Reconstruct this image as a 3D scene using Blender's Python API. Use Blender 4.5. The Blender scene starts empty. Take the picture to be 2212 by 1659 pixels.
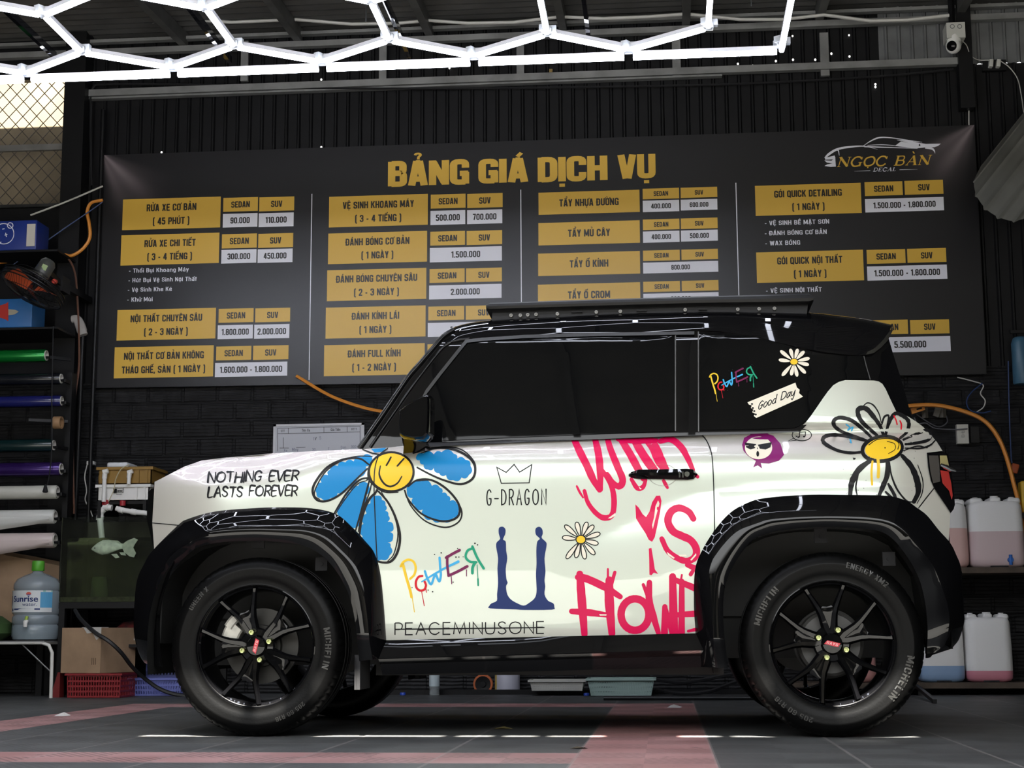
import bpy, bmesh, math, random, unicodedata
from mathutils import Vector, Matrix
from mathutils.geometry import tessellate_polygon
random.seed(7)
SC = bpy.context.scene
COL = SC.collection
PI = math.pi

# ------------------------------------------------------------------ camera
IMW, IMH, FPX = 2212.0, 1659.0, 3465.6
CAM = Vector((0.45628, -5.80926, 0.35765))
YAW, PITCH, ROLL = 0.0943262, 0.1556602, -0.0045702
FWD = Vector((-math.sin(YAW)*math.cos(PITCH), math.cos(YAW)*math.cos(PITCH), math.sin(PITCH)))
_r = Vector((math.cos(YAW), math.sin(YAW), 0)); _u = _r.cross(FWD)
RGT = math.cos(ROLL)*_r + math.sin(ROLL)*_u
UPV = -math.sin(ROLL)*_r + math.cos(ROLL)*_u
cd = bpy.data.cameras.new('camera'); cam = bpy.data.objects.new('camera', cd); COL.objects.link(cam)
cd.sensor_fit = 'HORIZONTAL'; cd.sensor_width = 36.0; cd.lens = FPX/IMW*36.0
cd.clip_start = 0.05; cd.clip_end = 200
cam.matrix_world = Matrix.Translation(CAM) @ Matrix((RGT, UPV, -FWD)).transposed().to_4x4()
SC.camera = cam

# ------------------------------------------------------------------ light
SC.view_settings.view_transform = 'Standard'; SC.view_settings.look = 'None'
SC.view_settings.gamma = 1.0; SC.view_settings.use_curve_mapping = False
SC.view_settings.exposure = 0.28
SC.cycles.max_bounces = 8
SC.cycles.sample_clamp_indirect = 6.0

def nodes_of(idblock):
    idblock.use_nodes = True
    nt = idblock.node_tree; nt.nodes.clear()
    return nt
def N(nt, kind, **kw):
    n = nt.nodes.new(kind)
    for k, v in kw.items():
        if k.startswith('i_'):
            n.inputs[int(k[2:]) if k[2:].isdigit() else k[2:].replace('_', ' ')].default_value = v
        else: setattr(n, k, v)
    return n
def L(nt, a, b): nt.links.new(a, b)
def ramp(nt, fac, stops, interp='LINEAR'):
    r = N(nt, 'ShaderNodeValToRGB'); cr = r.color_ramp; cr.interpolation = interp
    while len(cr.elements) < len(stops): cr.elements.new(0.5)
    for e, (p, c) in zip(cr.elements, stops):
        e.position = p; e.color = (*c, 1) if len(c) == 3 else c
    L(nt, fac, r.inputs[0]); return r.outputs[0]

# world: the bright street outside the open front of the workshop (sky over pale houses and trees)
world = bpy.data.worlds.new('street_daylight'); SC.world = world
nt = nodes_of(world)
tc = N(nt, 'ShaderNodeTexCoord'); sep = N(nt, 'ShaderNodeSeparateXYZ'); L(nt, tc.outputs['Generated'], sep.inputs[0])
nz = N(nt, 'ShaderNodeTexNoise'); nz.inputs['Scale'].default_value = 5.5; nz.inputs['Detail'].default_value = 5
L(nt, tc.outputs['Generated'], nz.inputs['Vector'])
houses = ramp(nt, nz.outputs[0], [(0.42, (0.03, 0.035, 0.022)), (0.50, (0.10, 0.10, 0.075)), (0.55, (0.16, 0.15, 0.12)), (0.62, (0.6, 0.55, 0.44)), (0.75, (0.9, 0.82, 0.66))])
sky = ramp(nt, sep.outputs[2], [(0.0, (4.9, 4.85, 4.65)), (0.5, (4.6, 4.7, 4.8)), (1.0, (0.7, 0.82, 1.0))])
m1 = N(nt, 'ShaderNodeMapRange', i_1=0.20, i_2=0.30); L(nt, sep.outputs[2], m1.inputs[0])
mx = N(nt, 'ShaderNodeMix', data_type='RGBA'); L(nt, m1.outputs[0], mx.inputs[0]); L(nt, houses, mx.inputs[6]); L(nt, sky, mx.inputs[7])
m2 = N(nt, 'ShaderNodeMapRange', i_1=-0.03, i_2=0.0); L(nt, sep.outputs[2], m2.inputs[0])
mx2 = N(nt, 'ShaderNodeMix', data_type='RGBA'); L(nt, m2.outputs[0], mx2.inputs[0]); mx2.inputs[6].default_value = (0.22, 0.2, 0.17, 1); L(nt, mx.outputs[2], mx2.inputs[7])
bg = N(nt, 'ShaderNodeBackground', i_1=1.15); L(nt, mx2.outputs[2], bg.inputs[0])
L(nt, bg.outputs[0], N(nt, 'ShaderNodeOutputWorld').inputs[0])
# sun: reaches the floor only through the narrow gap between the roof sheets
sd = bpy.data.lights.new('sun', 'SUN'); sd.energy = 52.0; sd.angle = math.radians(0.5); sd.color = (1.0, 0.95, 0.86)
so = bpy.data.objects.new('sun', sd); COL.objects.link(so); so.location = (0, -6, 9)
so.rotation_euler = Vector((0.0, 0.48, -0.877)).to_track_quat('-Z', 'Y').to_euler()
LED_STRENGTH = 22.0

# ------------------------------------------------------------------ rays (where a photographed point lies at a known depth)
def ray(px, py): return FWD + (px-IMW/2)/FPX*RGT - (py-IMH/2)/FPX*UPV
def at(px, py, Y):
    d = ray(px, py); return CAM + d*((Y-CAM.y)/d.y)
def atz(px, py, Z):
    d = ray(px, py); return CAM + d*((Z-CAM.z)/d.z)
def at_surf(px, py, S, off=0.0):
    d = ray(px, py); Y = 0.05
    for _ in range(14):
        p = CAM + d*((Y-CAM.y)/d.y); Y = 0.35*Y + 0.65*(S(p.x, p.z)-off)
    p = CAM + d*((Y-CAM.y)/d.y); return p

# ------------------------------------------------------------------ materials
MATS = {}
def mat(name, col=(0.5, 0.5, 0.5), rough=0.5, metal=0.0, noise=0.0, nscale=8.0, bump=0.0, bscale=60.0, coat=0.0, emit=None, estr=0.0, trans=0.0, ior=1.5, alpha=1.0, spec=0.5, col2=None):
    if name in MATS: return MATS[name]
    m = bpy.data.materials.new(name); nt = nodes_of(m); MATS[name] = m
    b = N(nt, 'ShaderNodeBsdfPrincipled'); o = N(nt, 'ShaderNodeOutputMaterial'); L(nt, b.outputs[0], o.inputs[0])
    b.inputs['Base Color'].default_value = (*col, 1); b.inputs['Roughness'].default_value = rough
    b.inputs['Metallic'].default_value = metal; b.inputs['Coat Weight'].default_value = coat; b.inputs['Coat Roughness'].default_value = 0.02
    b.inputs['Transmission Weight'].default_value = trans; b.inputs['IOR'].default_value = ior; b.inputs['Alpha'].default_value = alpha
    b.inputs['Specular IOR Level'].default_value = spec
    if emit: b.inputs['Emission Color'].default_value = (*emit, 1); b.inputs['Emission Strength'].default_value = estr
    if noise or bump: t = N(nt, 'ShaderNodeTexCoord')
    if noise:
        n = N(nt, 'ShaderNodeTexNoise'); n.inputs['Scale'].default_value = nscale; n.inputs['Detail'].default_value = 6
        L(nt, t.outputs['Object'], n.inputs['Vector'])
        c2 = col2 or tuple(c*(1-noise) for c in col)
        r = ramp(nt, n.outputs[0], [(0.35, c2), (0.65, col)]); L(nt, r, b.inputs['Base Color'])
    if bump:
        n2 = N(nt, 'ShaderNodeTexNoise'); n2.inputs['Scale'].default_value = bscale; n2.inputs['Detail'].default_value = 4
        L(nt, t.outputs['Object'], n2.inputs['Vector'])
        bp = N(nt, 'ShaderNodeBump', i_Strength=bump, i_Distance=0.01); L(nt, n2.outputs[0], bp.inputs['Height']); L(nt, bp.outputs[0], b.inputs['Normal'])
    return m
def bsdf(m): return next(n for n in m.node_tree.nodes if n.type == 'BSDF_PRINCIPLED')

# ------------------------------------------------------------------ mesh building
class MB:
    def __init__(s): s.v = []; s.f = []; s.m = []; s.mi = 0
    def add(s, vs, fs):
        k = len(s.v); s.v += [Vector(v) for v in vs]; s.f += [tuple(i+k for i in f) for f in fs]; s.m += [s.mi]*len(fs); return s
    def box(s, c, d, rot=None, taper=1.0):
        vs = []
        for z in (-.5, .5):
            t = taper if z < 0 else 1.0
            for x, y in ((-.5, -.5), (.5, -.5), (.5, .5), (-.5, .5)):
                v = Vector((x*d[0]*t, y*d[1]*t, z*d[2]))
                if rot is not None: v = rot @ v
                vs.append(v+Vector(c))
        return s.add(vs, [(3, 2, 1, 0), (4, 5, 6, 7), (0, 1, 5, 4), (1, 2, 6, 5), (2, 3, 7, 6), (3, 0, 4, 7)])
    def bbox(s, x0, x1, y0, y1, z0, z1): return s.box(((x0+x1)/2, (y0+y1)/2, (z0+z1)/2), (x1-x0, y1-y0, z1-z0))
    def rbox(s, c, d, r=0.01, rot=None, seg=3):   # box with rounded vertical (z) and soft horizontal edges
        loops = []
        hx, hy, hz = d[0]/2, d[1]/2, d[2]/2; r = min(r, hx*.98, hy*.98, hz*.98)
        prof = [(-hz, r)]+[(-hz+r-r*math.cos(a), r-r*math.sin(a)) for a in [PI/2*i/seg for i in range(1, seg+1)]]
        prof = prof + [(-z, i) for z, i in reversed(prof)]
        for z, ins in prof:
            lp = []
            for cx, cy, a0 in ((1, 1, 0), (-1, 1, 90), (-1, -1, 180), (1, -1, 270)):
                for k in range(seg+1):
                    a = math.radians(a0+90*k/seg); rr = r
                    v = Vector((cx*(hx-rr)+(rr-ins)*math.cos(a), cy*(hy-rr)+(rr-ins)*math.sin(a), z))
                    if rot is not None: v = rot @ v
                    lp.append(v+Vector(c))
            loops.append(lp)
        return s.loft(loops, closed=True, caps=True)
    def loft(s, loops, closed=False, caps=False, flip=False):
        n = len(loops[0]); vs = [v for l in loops for v in l]; fs = []
        for i in range(len(loops)-1):
            for j in range(n if closed else n-1):
                a, b = i*n+j, i*n+(j+1) % n; q = (a, b, b+n, a+n)
                fs.append(q[::-1] if flip else q)
        if caps: fs += [tuple(range(n))[::-1], tuple(range((len(loops)-1)*n, len(loops)*n))]
        return s.add(vs, fs)
    def tube(s, path, r, n=8, caps=True):
        path = [Vector(p) for p in path]; rs = r if isinstance(r, (list, tuple)) else [r]*len(path)
        up = None; loops = []
        for i, p in enumerate(path):
            t = (path[min(i+1, len(path)-1)]-path[max(i-1, 0)]).normalized()
            if up is None: up = t.orthogonal().normalized()
            up = (up - t*up.dot(t)); up = up.normalized() if up.length > 1e-6 else t.orthogonal().normalized()
            w = t.cross(up)
            loops.append([p+(up*math.cos(2*PI*k/n)+w*math.sin(2*PI*k/n))*rs[i] for k in range(n)])
        return s.loft(loops, closed=True, caps=caps)
    def bar(s, a, b, w, h=None, up=(0, 0, 1)):
        a, b = Vector(a), Vector(b); t = (b-a).normalized(); u = Vector(up); u = u-t*u.dot(t)
        u = u.normalized() if u.length > 1e-5 else t.orthogonal().normalized(); x = t.cross(u); h = h or w
        o = [(-.5, -.5), (.5, -.5), (.5, .5), (-.5, .5)]
        return s.loft([[p+x*w*i+u*h*j for i, j in o] for p in (a, b)], closed=True, caps=True)
    def lathe(s, prof, n=32, c=(0, 0, 0), axis='Z', a0=0.0, a1=2*PI, caps=False, mod=None):
        loops = []; full = abs(a1-a0-2*PI) < 1e-6
        c = Vector(c); k = n if full else n+1
        for j, (r, h) in enumerate(prof):
            lp = []
            for i in range(k):
                a = a0+(a1-a0)*i/n; rr = r if mod is None else mod(j, i, r)
                x, y = rr*math.cos(a), rr*math.sin(a)
                lp.append(c+(Vector((x, y, h)) if axis == 'Z' else Vector((x, h, y)) if axis == 'Y' else Vector((h, x, y))))
            loops.append(lp)
        return s.loft(loops, closed=full, caps=caps, flip=(axis == 'Y'))
    def cyl(s, a, b, r, n=16): return s.tube([a, b], r, n)
    def prism(s, poly, fn0, fn1):  # poly: list of 2d points, two mapping functions for the two faces
        n = len(poly); tri = tessellate_polygon([[Vector((p[0], p[1], 0)) for p in poly]])
        vs = [fn0(*p) for p in poly]+[fn1(*p) for p in poly]
        fs = [tuple(t) for t in tri]+[tuple(i+n for i in t[::-1]) for t in tri]+[(i, i+n, (i+1) % n+n, (i+1) % n) for i in range(n)]
        return s.add(vs, fs)
    def fan(s, pts):
        tri = tessellate_polygon([[Vector(p) for p in pts]]); return s.add(pts, [tuple(t) for t in tri])
    def build(s, name, m, parent=None, smooth=40, fix=True):
        me = bpy.data.meshes.new(name); me.from_pydata([tuple(v) for v in s.v], [], s.f)
        for mm in (m if isinstance(m, (list, tuple)) else [m]): me.materials.append(mm)
        me.polygons.foreach_set('material_index', s.m)
        if fix:
            bm = bmesh.new(); bm.from_mesh(me); bmesh.ops.remove_doubles(bm, verts=bm.verts, dist=1e-6)
            bmesh.ops.recalc_face_normals(bm, faces=bm.faces); bm.to_mesh(me); bm.free()
        if smooth: set_smooth(me, smooth)
        return link(name, me, parent)
def set_smooth(me, ang):
    me.polygons.foreach_set('use_smooth', [True]*len(me.polygons))
    me.set_sharp_from_angle(angle=math.radians(ang))
def link(name, me, parent=None):
    o = bpy.data.objects.new(name, me); COL.objects.link(o)
    if parent is not None: adopt(o, parent)
    return o
def adopt(o, parent):
    o.parent = parent
    p = parent; T = Vector((0, 0, 0))
    while p is not None: T += p.location; p = p.parent
    if parent.get('_w'): o.matrix_parent_inverse = Matrix.Translation(-T)
    if parent.type == 'MESH' and parent.parent is not None and parent.parent.get('_w'): pass
def tag(o, label, cat, group=None):
    o['label'] = label; o['category'] = cat
    if group: o['group'] = group
    return o
def empty(name, loc, label, cat, group=None, world=True):   # Empty at the thing's base; children given in world coordinates when world
    o = bpy.data.objects.new(name, None); COL.objects.link(o); o.location = Vector(loc); o.empty_display_size = 0.1
    if world: o['_w'] = 1
    return tag(o, label, cat, group)
def struct(o): o['kind'] = 'structure'; return o
def dup(root, loc=None, label=None, group=None, rotz=None):
    r = root.copy(); COL.objects.link(r)
    if loc is not None: r.location = Vector(loc)
    if rotz is not None: r.rotation_euler = (0, 0, rotz)
    if label: r['label'] = label
    if group: r['group'] = group
    for ch in list(root.children):
        c = ch.copy(); COL.objects.link(c); c.parent = r
        for g in list(ch.children):
            d = g.copy(); COL.objects.link(d); d.parent = c
    return r
def spline(pts, k=6, closed=False):
    P = [Vector(p) for p in pts]; n = len(P); out = []
    if n < 3: return P
    for i in range(n if closed else n-1):
        p0 = P[(i-1) % n] if closed or i > 0 else P[0]*2-P[1]
        p1, p2 = P[i], P[(i+1) % n]
        p3 = P[(i+2) % n] if closed or i+2 < n else P[-1]*2-P[-2]
        for j in range(k):
            t = j/k
            out.append(.5*((2*p1)+(p2-p0)*t+(2*p0-5*p1+4*p2-p3)*t*t+(3*p1-p0-3*p2+p3)*t**3))
    if not closed: out.append(P[-1])
    return out
def lerp(a, b, t): return a+(b-a)*t
def interp(tab, x):
    if x <= tab[0][0]: return tab[0][1]
    for (a, b), (c, d) in zip(tab, tab[1:]):
        if x <= c: return b+(d-b)*(x-a)/(c-a)
    return tab[-1][1]
def sinterp(tab, x):   # smooth (Catmull-Rom) table
    if x <= tab[0][0]: return tab[0][1]
    if x >= tab[-1][0]: return tab[-1][1]
    n = len(tab)
    for i in range(n-1):
        if x <= tab[i+1][0]:
            x0, y0 = tab[i]; x1, y1 = tab[i+1]; h = x1-x0; t = (x-x0)/h
            m0 = (y1-tab[i-1][1])/(x1-tab[i-1][0]) if i > 0 else (y1-y0)/h
            m1 = (tab[i+2][1]-y0)/(tab[i+2][0]-x0) if i+2 < n else (y1-y0)/h
            return (2*t**3-3*t*t+1)*y0+(t**3-2*t*t+t)*h*m0+(-2*t**3+3*t*t)*y1+(t**3-t*t)*h*m1
def cut_map(polys, step, fn, closed=True):   # triangulate 2-D outlines, cut them on a grid, map every vertex with fn
    bm = bmesh.new()
    for poly in polys:
        tri = tessellate_polygon([[Vector((p[0], p[1], 0)) for p in poly]])
        vs = [bm.verts.new((p[0], p[1], 0)) for p in poly]
        for t in tri:
            try: bm.faces.new([vs[i] for i in t])
            except ValueError: pass
    xs = [v.co.x for v in bm.verts]; ys = [v.co.y for v in bm.verts]
    for ax, lo, hi in ((0, min(xs), max(xs)), (1, min(ys), max(ys))):
        k = math.floor(lo/step)+1
        while k*step < hi:
            co = [0, 0, 0]; no = [0, 0, 0]; co[ax] = k*step; no[ax] = 1
            bmesh.ops.bisect_plane(bm, geom=bm.verts[:]+bm.edges[:]+bm.faces[:], plane_co=co, plane_no=no, dist=1e-4); k += 1
    bmesh.ops.dissolve_degenerate(bm, edges=bm.edges[:], dist=1e-4)
    mb = MB(); idx = {v: i for i, v in enumerate(bm.verts)}
    mb.v = [Vector(fn(v.co.x, v.co.y)) for v in bm.verts]; mb.f = [tuple(idx[v] for v in f.verts) for f in bm.faces]; mb.m = [0]*len(mb.f)
    bm.free(); return mb
def ribbon2d(pts, w, miter=True, closed=False, w2=None, rnd=False):   # 2-D polyline with width -> list of quads as polygons
    P = [Vector((p[0], p[1])) for p in pts]
    P = [p for i, p in enumerate(P) if i == 0 or (p-P[i-1]).length > 1e-6]
    if closed and (P[0]-P[-1]).length < 1e-6: P.pop()
    n = len(P)
    if n < 2: return []
    Lf, Rt = [], []
    for i in range(n):
        a = P[i-1] if (i > 0 or closed) else None; b = P[(i+1) % n] if (i < n-1 or closed) else None
        d1 = (P[i]-a).normalized() if a is not None else (b-P[i]).normalized()
        d2 = (b-P[i]).normalized() if b is not None else d1
        n1 = Vector((-d1.y, d1.x)); n2 = Vector((-d2.y, d2.x)); m = n1+n2
        m = m.normalized() if m.length > 1e-3 else n1
        hw = (w[i] if isinstance(w, (list, tuple)) else w)/2
        k = hw/max(m.dot(n1), 0.45)
        Lf.append(P[i]+m*k); Rt.append(P[i]-m*k)
    out = []
    for i in range(n if closed else n-1):
        j = (i+1) % n; out.append([Lf[i], Rt[i], Rt[j], Lf[j]])
    if rnd and not closed:
        for e, o in ((0, 1), (n-1, n-2)):
            hw = (w[e] if isinstance(w, (list, tuple)) else w)/2
            if hw > 0.05: out.append([P[e]+Vector((math.cos(a), math.sin(a)))*hw for a in [2*PI*k/10 for k in range(10)]])
    return out

# ================================================================== common materials
black_gloss = mat('black_gloss_paint', (0.003, 0.003, 0.0035), 0.12, coat=1.0, spec=0.0); bsdf(black_gloss).inputs['Coat IOR'].default_value = 1.36
black_satin = mat('black_satin_plastic', (0.006, 0.006, 0.0065), 0.42, spec=0.3)
black_matte = mat('black_matte', (0.006, 0.006, 0.007), 0.8)
white_plastic = mat('white_plastic', (0.75, 0.74, 0.70), 0.45)
grey_metal = mat('grey_steel', (0.30, 0.30, 0.29), 0.5, metal=0.4, noise=0.35, nscale=5, bump=0.1)
dark_steel = mat('dark_steel', (0.035, 0.036, 0.036), 0.5, metal=0.3, noise=0.5, nscale=9)
chrome = mat('chrome', (0.8, 0.8, 0.8), 0.12, metal=1.0)
orange_hose = mat('orange_hose', (0.72, 0.27, 0.035), 0.45)
cable_black = mat('black_cable', (0.01, 0.01, 0.011), 0.5)
cable_white = mat('white_cable', (0.55, 0.54, 0.5), 0.5)
cardboard = mat('cardboard', (0.36, 0.235, 0.14), 0.85, noise=0.25, nscale=6, bump=0.08)

WY = 4.44          # back wall plane
BW = 2.03          # height where painted brick gives way to corrugated sheet

# ================================================================== setting
def floor_material():
    m = bpy.data.materials.new('plastic_tile_floor'); nt = nodes_of(m)
    b = N(nt, 'ShaderNodeBsdfPrincipled'); L(nt, b.outputs[0], N(nt, 'ShaderNodeOutputMaterial').inputs[0])
    g = N(nt, 'ShaderNodeNewGeometry'); s = N(nt, 'ShaderNodeSeparateXYZ'); L(nt, g.outputs['Position'], s.inputs[0])
    def M(op, a, c=None, d=None):
        n = N(nt, 'ShaderNodeMath', operation=op)
        for i, x in enumerate((a, c, d)):
            if x is None: continue
            if isinstance(x, (int, float)): n.inputs[i].default_value = x
            else: L(nt, x, n.inputs[i])
        return n.outputs[0]
    X, Y = s.outputs[0], s.outputs[1]
    def rng(v, a, c): return M('MULTIPLY', M('GREATER_THAN', v, a), M('LESS_THAN', v, c))
    # the red tile lines laid into the grey floor
    colA = M('MULTIPLY', rng(X, 0.18, 0.59), M('LESS_THAN', Y, 2.88))
    colB = M('MULTIPLY', rng(X, -2.45, -2.12), M('LESS_THAN', Y, 2.88))
    bandN = M('MULTIPLY', rng(Y, -1.17, -0.76), M('LESS_THAN', X, 0.59))
    bandF = M('MULTIPLY', rng(Y, 2.47, 2.88), rng(X, -2.45, 0.59))
    red = M('MAXIMUM', M('MAXIMUM', colA, colB), M('MAXIMUM', bandN, bandF))
    # tile joints every 0.205 m and the diagonal ribs moulded into each quarter
    def joint(v, off, step, w): return M('LESS_THAN', M('ABSOLUTE', M('SUBTRACT', M('FRACT', M('ADD', M('DIVIDE', M('SUBTRACT', v, off), step), 20.5)), 0.5)), w/step)
    j = M('MAXIMUM', joint(X, 0.18, 0.205, 0.0035), joint(Y, -1.17, 0.205, 0.0035))
    jl = M('MAXIMUM', joint(X, 0.18, 0.41, 0.0055), joint(Y, -1.17, 0.41, 0.0055))
    par = M('FRACT', M('MULTIPLY', M('ADD', M('FLOOR', M('DIVIDE', M('SUBTRACT', X, 0.18), 0.205)), M('FLOOR', M('DIVIDE', M('ADD', Y, 1.17), 0.205))), 0.5))
    ribs = M('LESS_THAN', M('FRACT', M('MULTIPLY', M('ADD', X, M('MULTIPLY', Y, 0.7)), 32.0)), 0.5)
    ribs = M('MULTIPLY', ribs, M('GREATER_THAN', M('ABSOLUTE', par), 0.25))
    nz = N(nt, 'ShaderNodeTexNoise'); nz.inputs['Scale'].default_value = 3.0; nz.inputs['Detail'].default_value = 8; L(nt, g.outputs['Position'], nz.inputs['Vector'])
    grey = ramp(nt, nz.outputs[0], [(0.3, (0.040, 0.042, 0.043)), (0.7, (0.085, 0.088, 0.088))])
    rd = ramp(nt, nz.outputs[0], [(0.3, (0.27, 0.125, 0.12)), (0.7, (0.40, 0.225, 0.22))])
    def mixc(f, a, c):
        x = N(nt, 'ShaderNodeMix', data_type='RGBA')
        if isinstance(f, (int, float)): x.inputs[0].default_value = f
        else: L(nt, f, x.inputs[0])
        for i, v in ((6, a), (7, c)):
            if isinstance(v, tuple): x.inputs[i].default_value = (*v, 1)
            else: L(nt, v, x.inputs[i])
        return x.outputs[2]
    c = mixc(red, grey, rd)
    c = mixc(M('MULTIPLY', ribs, 0.45), c, (0.02, 0.016, 0.016))
    c = mixc(M('MULTIPLY', jl, 0.32), c, (0.30, 0.27, 0.26))
    n2 = N(nt, 'ShaderNodeTexNoise'); n2.inputs['Scale'].default_value = 7.0; n2.inputs['Detail'].default_value = 10; n2.inputs['Roughness'].default_value = 0.75; L(nt, g.outputs['Position'], n2.inputs['Vector'])
    st = N(nt, 'ShaderNodeMapRange', i_1=0.60, i_2=0.66); L(nt, n2.outputs[0], st.inputs[0])
    c = mixc(M('MULTIPLY', st.outputs[0], 0.75), c, (0.03, 0.022, 0.02))
    L(nt, c, b.inputs['Base Color']); b.inputs['Roughness'].default_value = 0.5
    h = M('SUBTRACT', M('MULTIPLY', M('MAXIMUM', j, ribs), -1.0), M('MULTIPLY', nz.outputs[0], -0.6))
    bp = N(nt, 'ShaderNodeBump', i_Strength=0.35, i_Distance=0.004); L(nt, h, bp.inputs['Height']); L(nt, bp.outputs[0], b.inputs['Normal'])
    return m
fl = MB(); fl.bbox(-8, 7, -2.2, WY+0.3, -0.12, 0.0); struct(fl.build('floor', floor_material(), smooth=0))
pv = MB(); pv.bbox(-14, 13, -22, -2.2, -0.12, -0.004); struct(pv.build('pavement', mat('street_concrete', (0.17, 0.17, 0.165), 0.8, noise=0.2, nscale=2), smooth=0))

def brick_material():
    m = bpy.data.materials.new('black_painted_brick'); nt = nodes_of(m)
    b = N(nt, 'ShaderNodeBsdfPrincipled'); L(nt, b.outputs[0], N(nt, 'ShaderNodeOutputMaterial').inputs[0])
    g = N(nt, 'ShaderNodeNewGeometry'); s = N(nt, 'ShaderNodeSeparateXYZ'); L(nt, g.outputs['Position'], s.inputs[0])
    cmb = N(nt, 'ShaderNodeCombineXYZ'); L(nt, s.outputs[0], cmb.inputs[0]); L(nt, s.outputs[2], cmb.inputs[1])
    br = N(nt, 'ShaderNodeTexBrick'); br.inputs['Scale'].default_value = 1.0
    for k, v in (('Brick Width', 0.235), ('Row Height', 0.118), ('Mortar Size', 0.012), ('Mortar Smooth', 0.3)): br.inputs[k].default_value = v
    br.inputs['Color1'].default_value = (0.0055, 0.0055, 0.006, 1); br.inputs['Color2'].default_value = (0.009, 0.009, 0.0097, 1); br.inputs['Mortar'].default_value = (0.003, 0.003, 0.0035, 1)
    L(nt, cmb.outputs[0], br.inputs['Vector'])
    n = N(nt, 'ShaderNodeTexNoise'); n.inputs['Scale'].default_value = 14; n.inputs['Detail'].default_value = 8; L(nt, cmb.outputs[0], n.inputs['Vector'])
    st = ramp(nt, n.outputs[0], [(0.35, (0.55, 0.55, 0.55)), (0.72, (1.9, 1.9, 1.9))])
    mu = N(nt, 'ShaderNodeMix', data_type='RGBA', blend_type='MULTIPLY'); mu.inputs[0].default_value = 1; L(nt, br.outputs[0], mu.inputs[6]); L(nt, st, mu.inputs[7])
    L(nt, mu.outputs[2], b.inputs['Base Color']); b.inputs['Roughness'].default_value = 0.6; b.inputs['Specular IOR Level'].default_value = 0.3
    wv = N(nt, 'ShaderNodeTexWave', bands_direction='Y'); wv.inputs['Scale'].default_value = 14; wv.inputs['Distortion'].default_value = 2.0; L(nt, cmb.outputs[0], wv.inputs['Vector'])
    ad = N(nt, 'ShaderNodeMath', operation='MULTIPLY_ADD'); L(nt, br.outputs['Fac'], ad.inputs[0]); ad.inputs[1].default_value = -1.6
    a2 = N(nt, 'ShaderNodeMath', operation='MULTIPLY_ADD'); L(nt, wv.outputs[0], a2.inputs[0]); a2.inputs[1].default_value = 0.3; L(nt, n.outputs[0], a2.inputs[2]); L(nt, a2.outputs[0], ad.inputs[2])
    bp = N(nt, 'ShaderNodeBump', i_Strength=0.9, i_Distance=0.012); L(nt, ad.outputs[0], bp.inputs['Height']); L(nt, bp.outputs[0], b.inputs['Normal'])
    return m
brick = brick_material()
corr_black = mat('black_corrugated_sheet', (0.006, 0.006, 0.0068), 0.5, spec=0.25, noise=0.4, nscale=3)
corr_grey = mat('grey_corrugated_sheet', (0.16, 0.165, 0.165), 0.5, metal=0.2, noise=0.3, nscale=6)

XL, XR = -4.6, 3.4
wall = MB()
wall.bbox(XL, XR, WY, WY+0.12, 0, BW)                                   # brick band
def corr(mb, x0, x1, z0, z1, y, step=0.0845, d=0.012):
    prof = []; x = x0
    while x < x1:
        for fx, fy in ((0, 0), (0.40, 0), (0.50, 1), (0.62, 1), (0.72, 0)):
            if x+fx*step <= x1: prof.append((x+fx*step, y-d*fy))
        x += step
    prof.append((x1, y))
    mb.loft([[(px, py, z) for px, py in prof] for z in (z0, z1)]); return mb
wall.mi = 1
xg = at(1899, 100, WY).x
corr(wall, -3.44, XR, BW, 4.03, WY+0.02); corr(wall, -3.44, xg, 4.03, 4.47, WY+0.02)
wall.bbox(XL, -3.42, WY+0.0, WY+0.06, BW, at(60, 445, 4.40).z)           # black board below the mesh window
wall.bbox(XL, -3.42, WY+0.0, WY+0.06, at(60, 168, 4.40).z, 4.6)
wall.mi = 2
corr(wall, xg, XR, 4.03, 4.47, WY+0.02)
struct(wall.build('wall_back', [brick, corr_black, corr_grey], smooth=30))
wl = MB(); wl.bbox(XL-0.1, XL, -4.8, WY+0.12, 0, 4.6); struct(wl.build('wall_left', corr_black, smooth=0))
wr = MB(); wr.bbox(XR, XR+0.1, -4.8, WY+0.12, 0, 4.6); struct(wr.build('wall_right', corr_black, smooth=0))

# roof: corrugated sheets on steel; a narrow gap between two sheets lets the sun draw a thin line on the floor
def roof_z(y): return 4.44-0.07*(WY-y)
sund = Vector((0.0, 0.48, -0.877))
ygap = 0.05
for _ in range(20): ygap = 0.05+(0.48/-0.877)*roof_z(ygap)
roof_m = mat('corrugated_roof', (0.115, 0.112, 0.105), 0.5, metal=0.3, noise=0.3, nscale=4)
rf = MB()
def roof_sheet(y0, y1, xa=XL-0.1, xb=XR+0.1, ribs=True):
    n = max(2, int((y1-y0)/0.055)) if ribs else 1
    lo = []
    for i in range(n+1):
        y = lerp(y0, y1, i/n); k = (0.0, 0.014)[i % 2]
        lo.append([(xa, y, roof_z(y)+k), (xb, y, roof_z(y)+k)])
    rf.loft(lo); rf.loft([[(xa, y, roof_z(y)+0.05) for y in (y0, y1)], [(xb, y, roof_z(y)+0.05) for y in (y0, y1)]])
hw = 0.042
roof_sheet(ygap+hw+0.02, WY+0.02); roof_sheet(-4.8, ygap-hw, ribs=False)
# the gap is open only along some stretches (the rest is covered by flashing)
op = [(-1.47, -0.93), (-0.82, -0.36), (-0.30, -0.02), (0.03, 0.22), (0.50, 0.82), (1.05, 1.32)]
xs = [XL-0.1]+[v for o in op for v in o]+[XR+0.1]
for a, b in zip(xs[::2], xs[1::2]): rf.bbox(a, b, ygap-hw-0.04, ygap+hw+0.06, roof_z(ygap)+0.052, roof_z(ygap)+0.06)
struct(rf.build('ceiling', roof_m, smooth=0))

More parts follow.
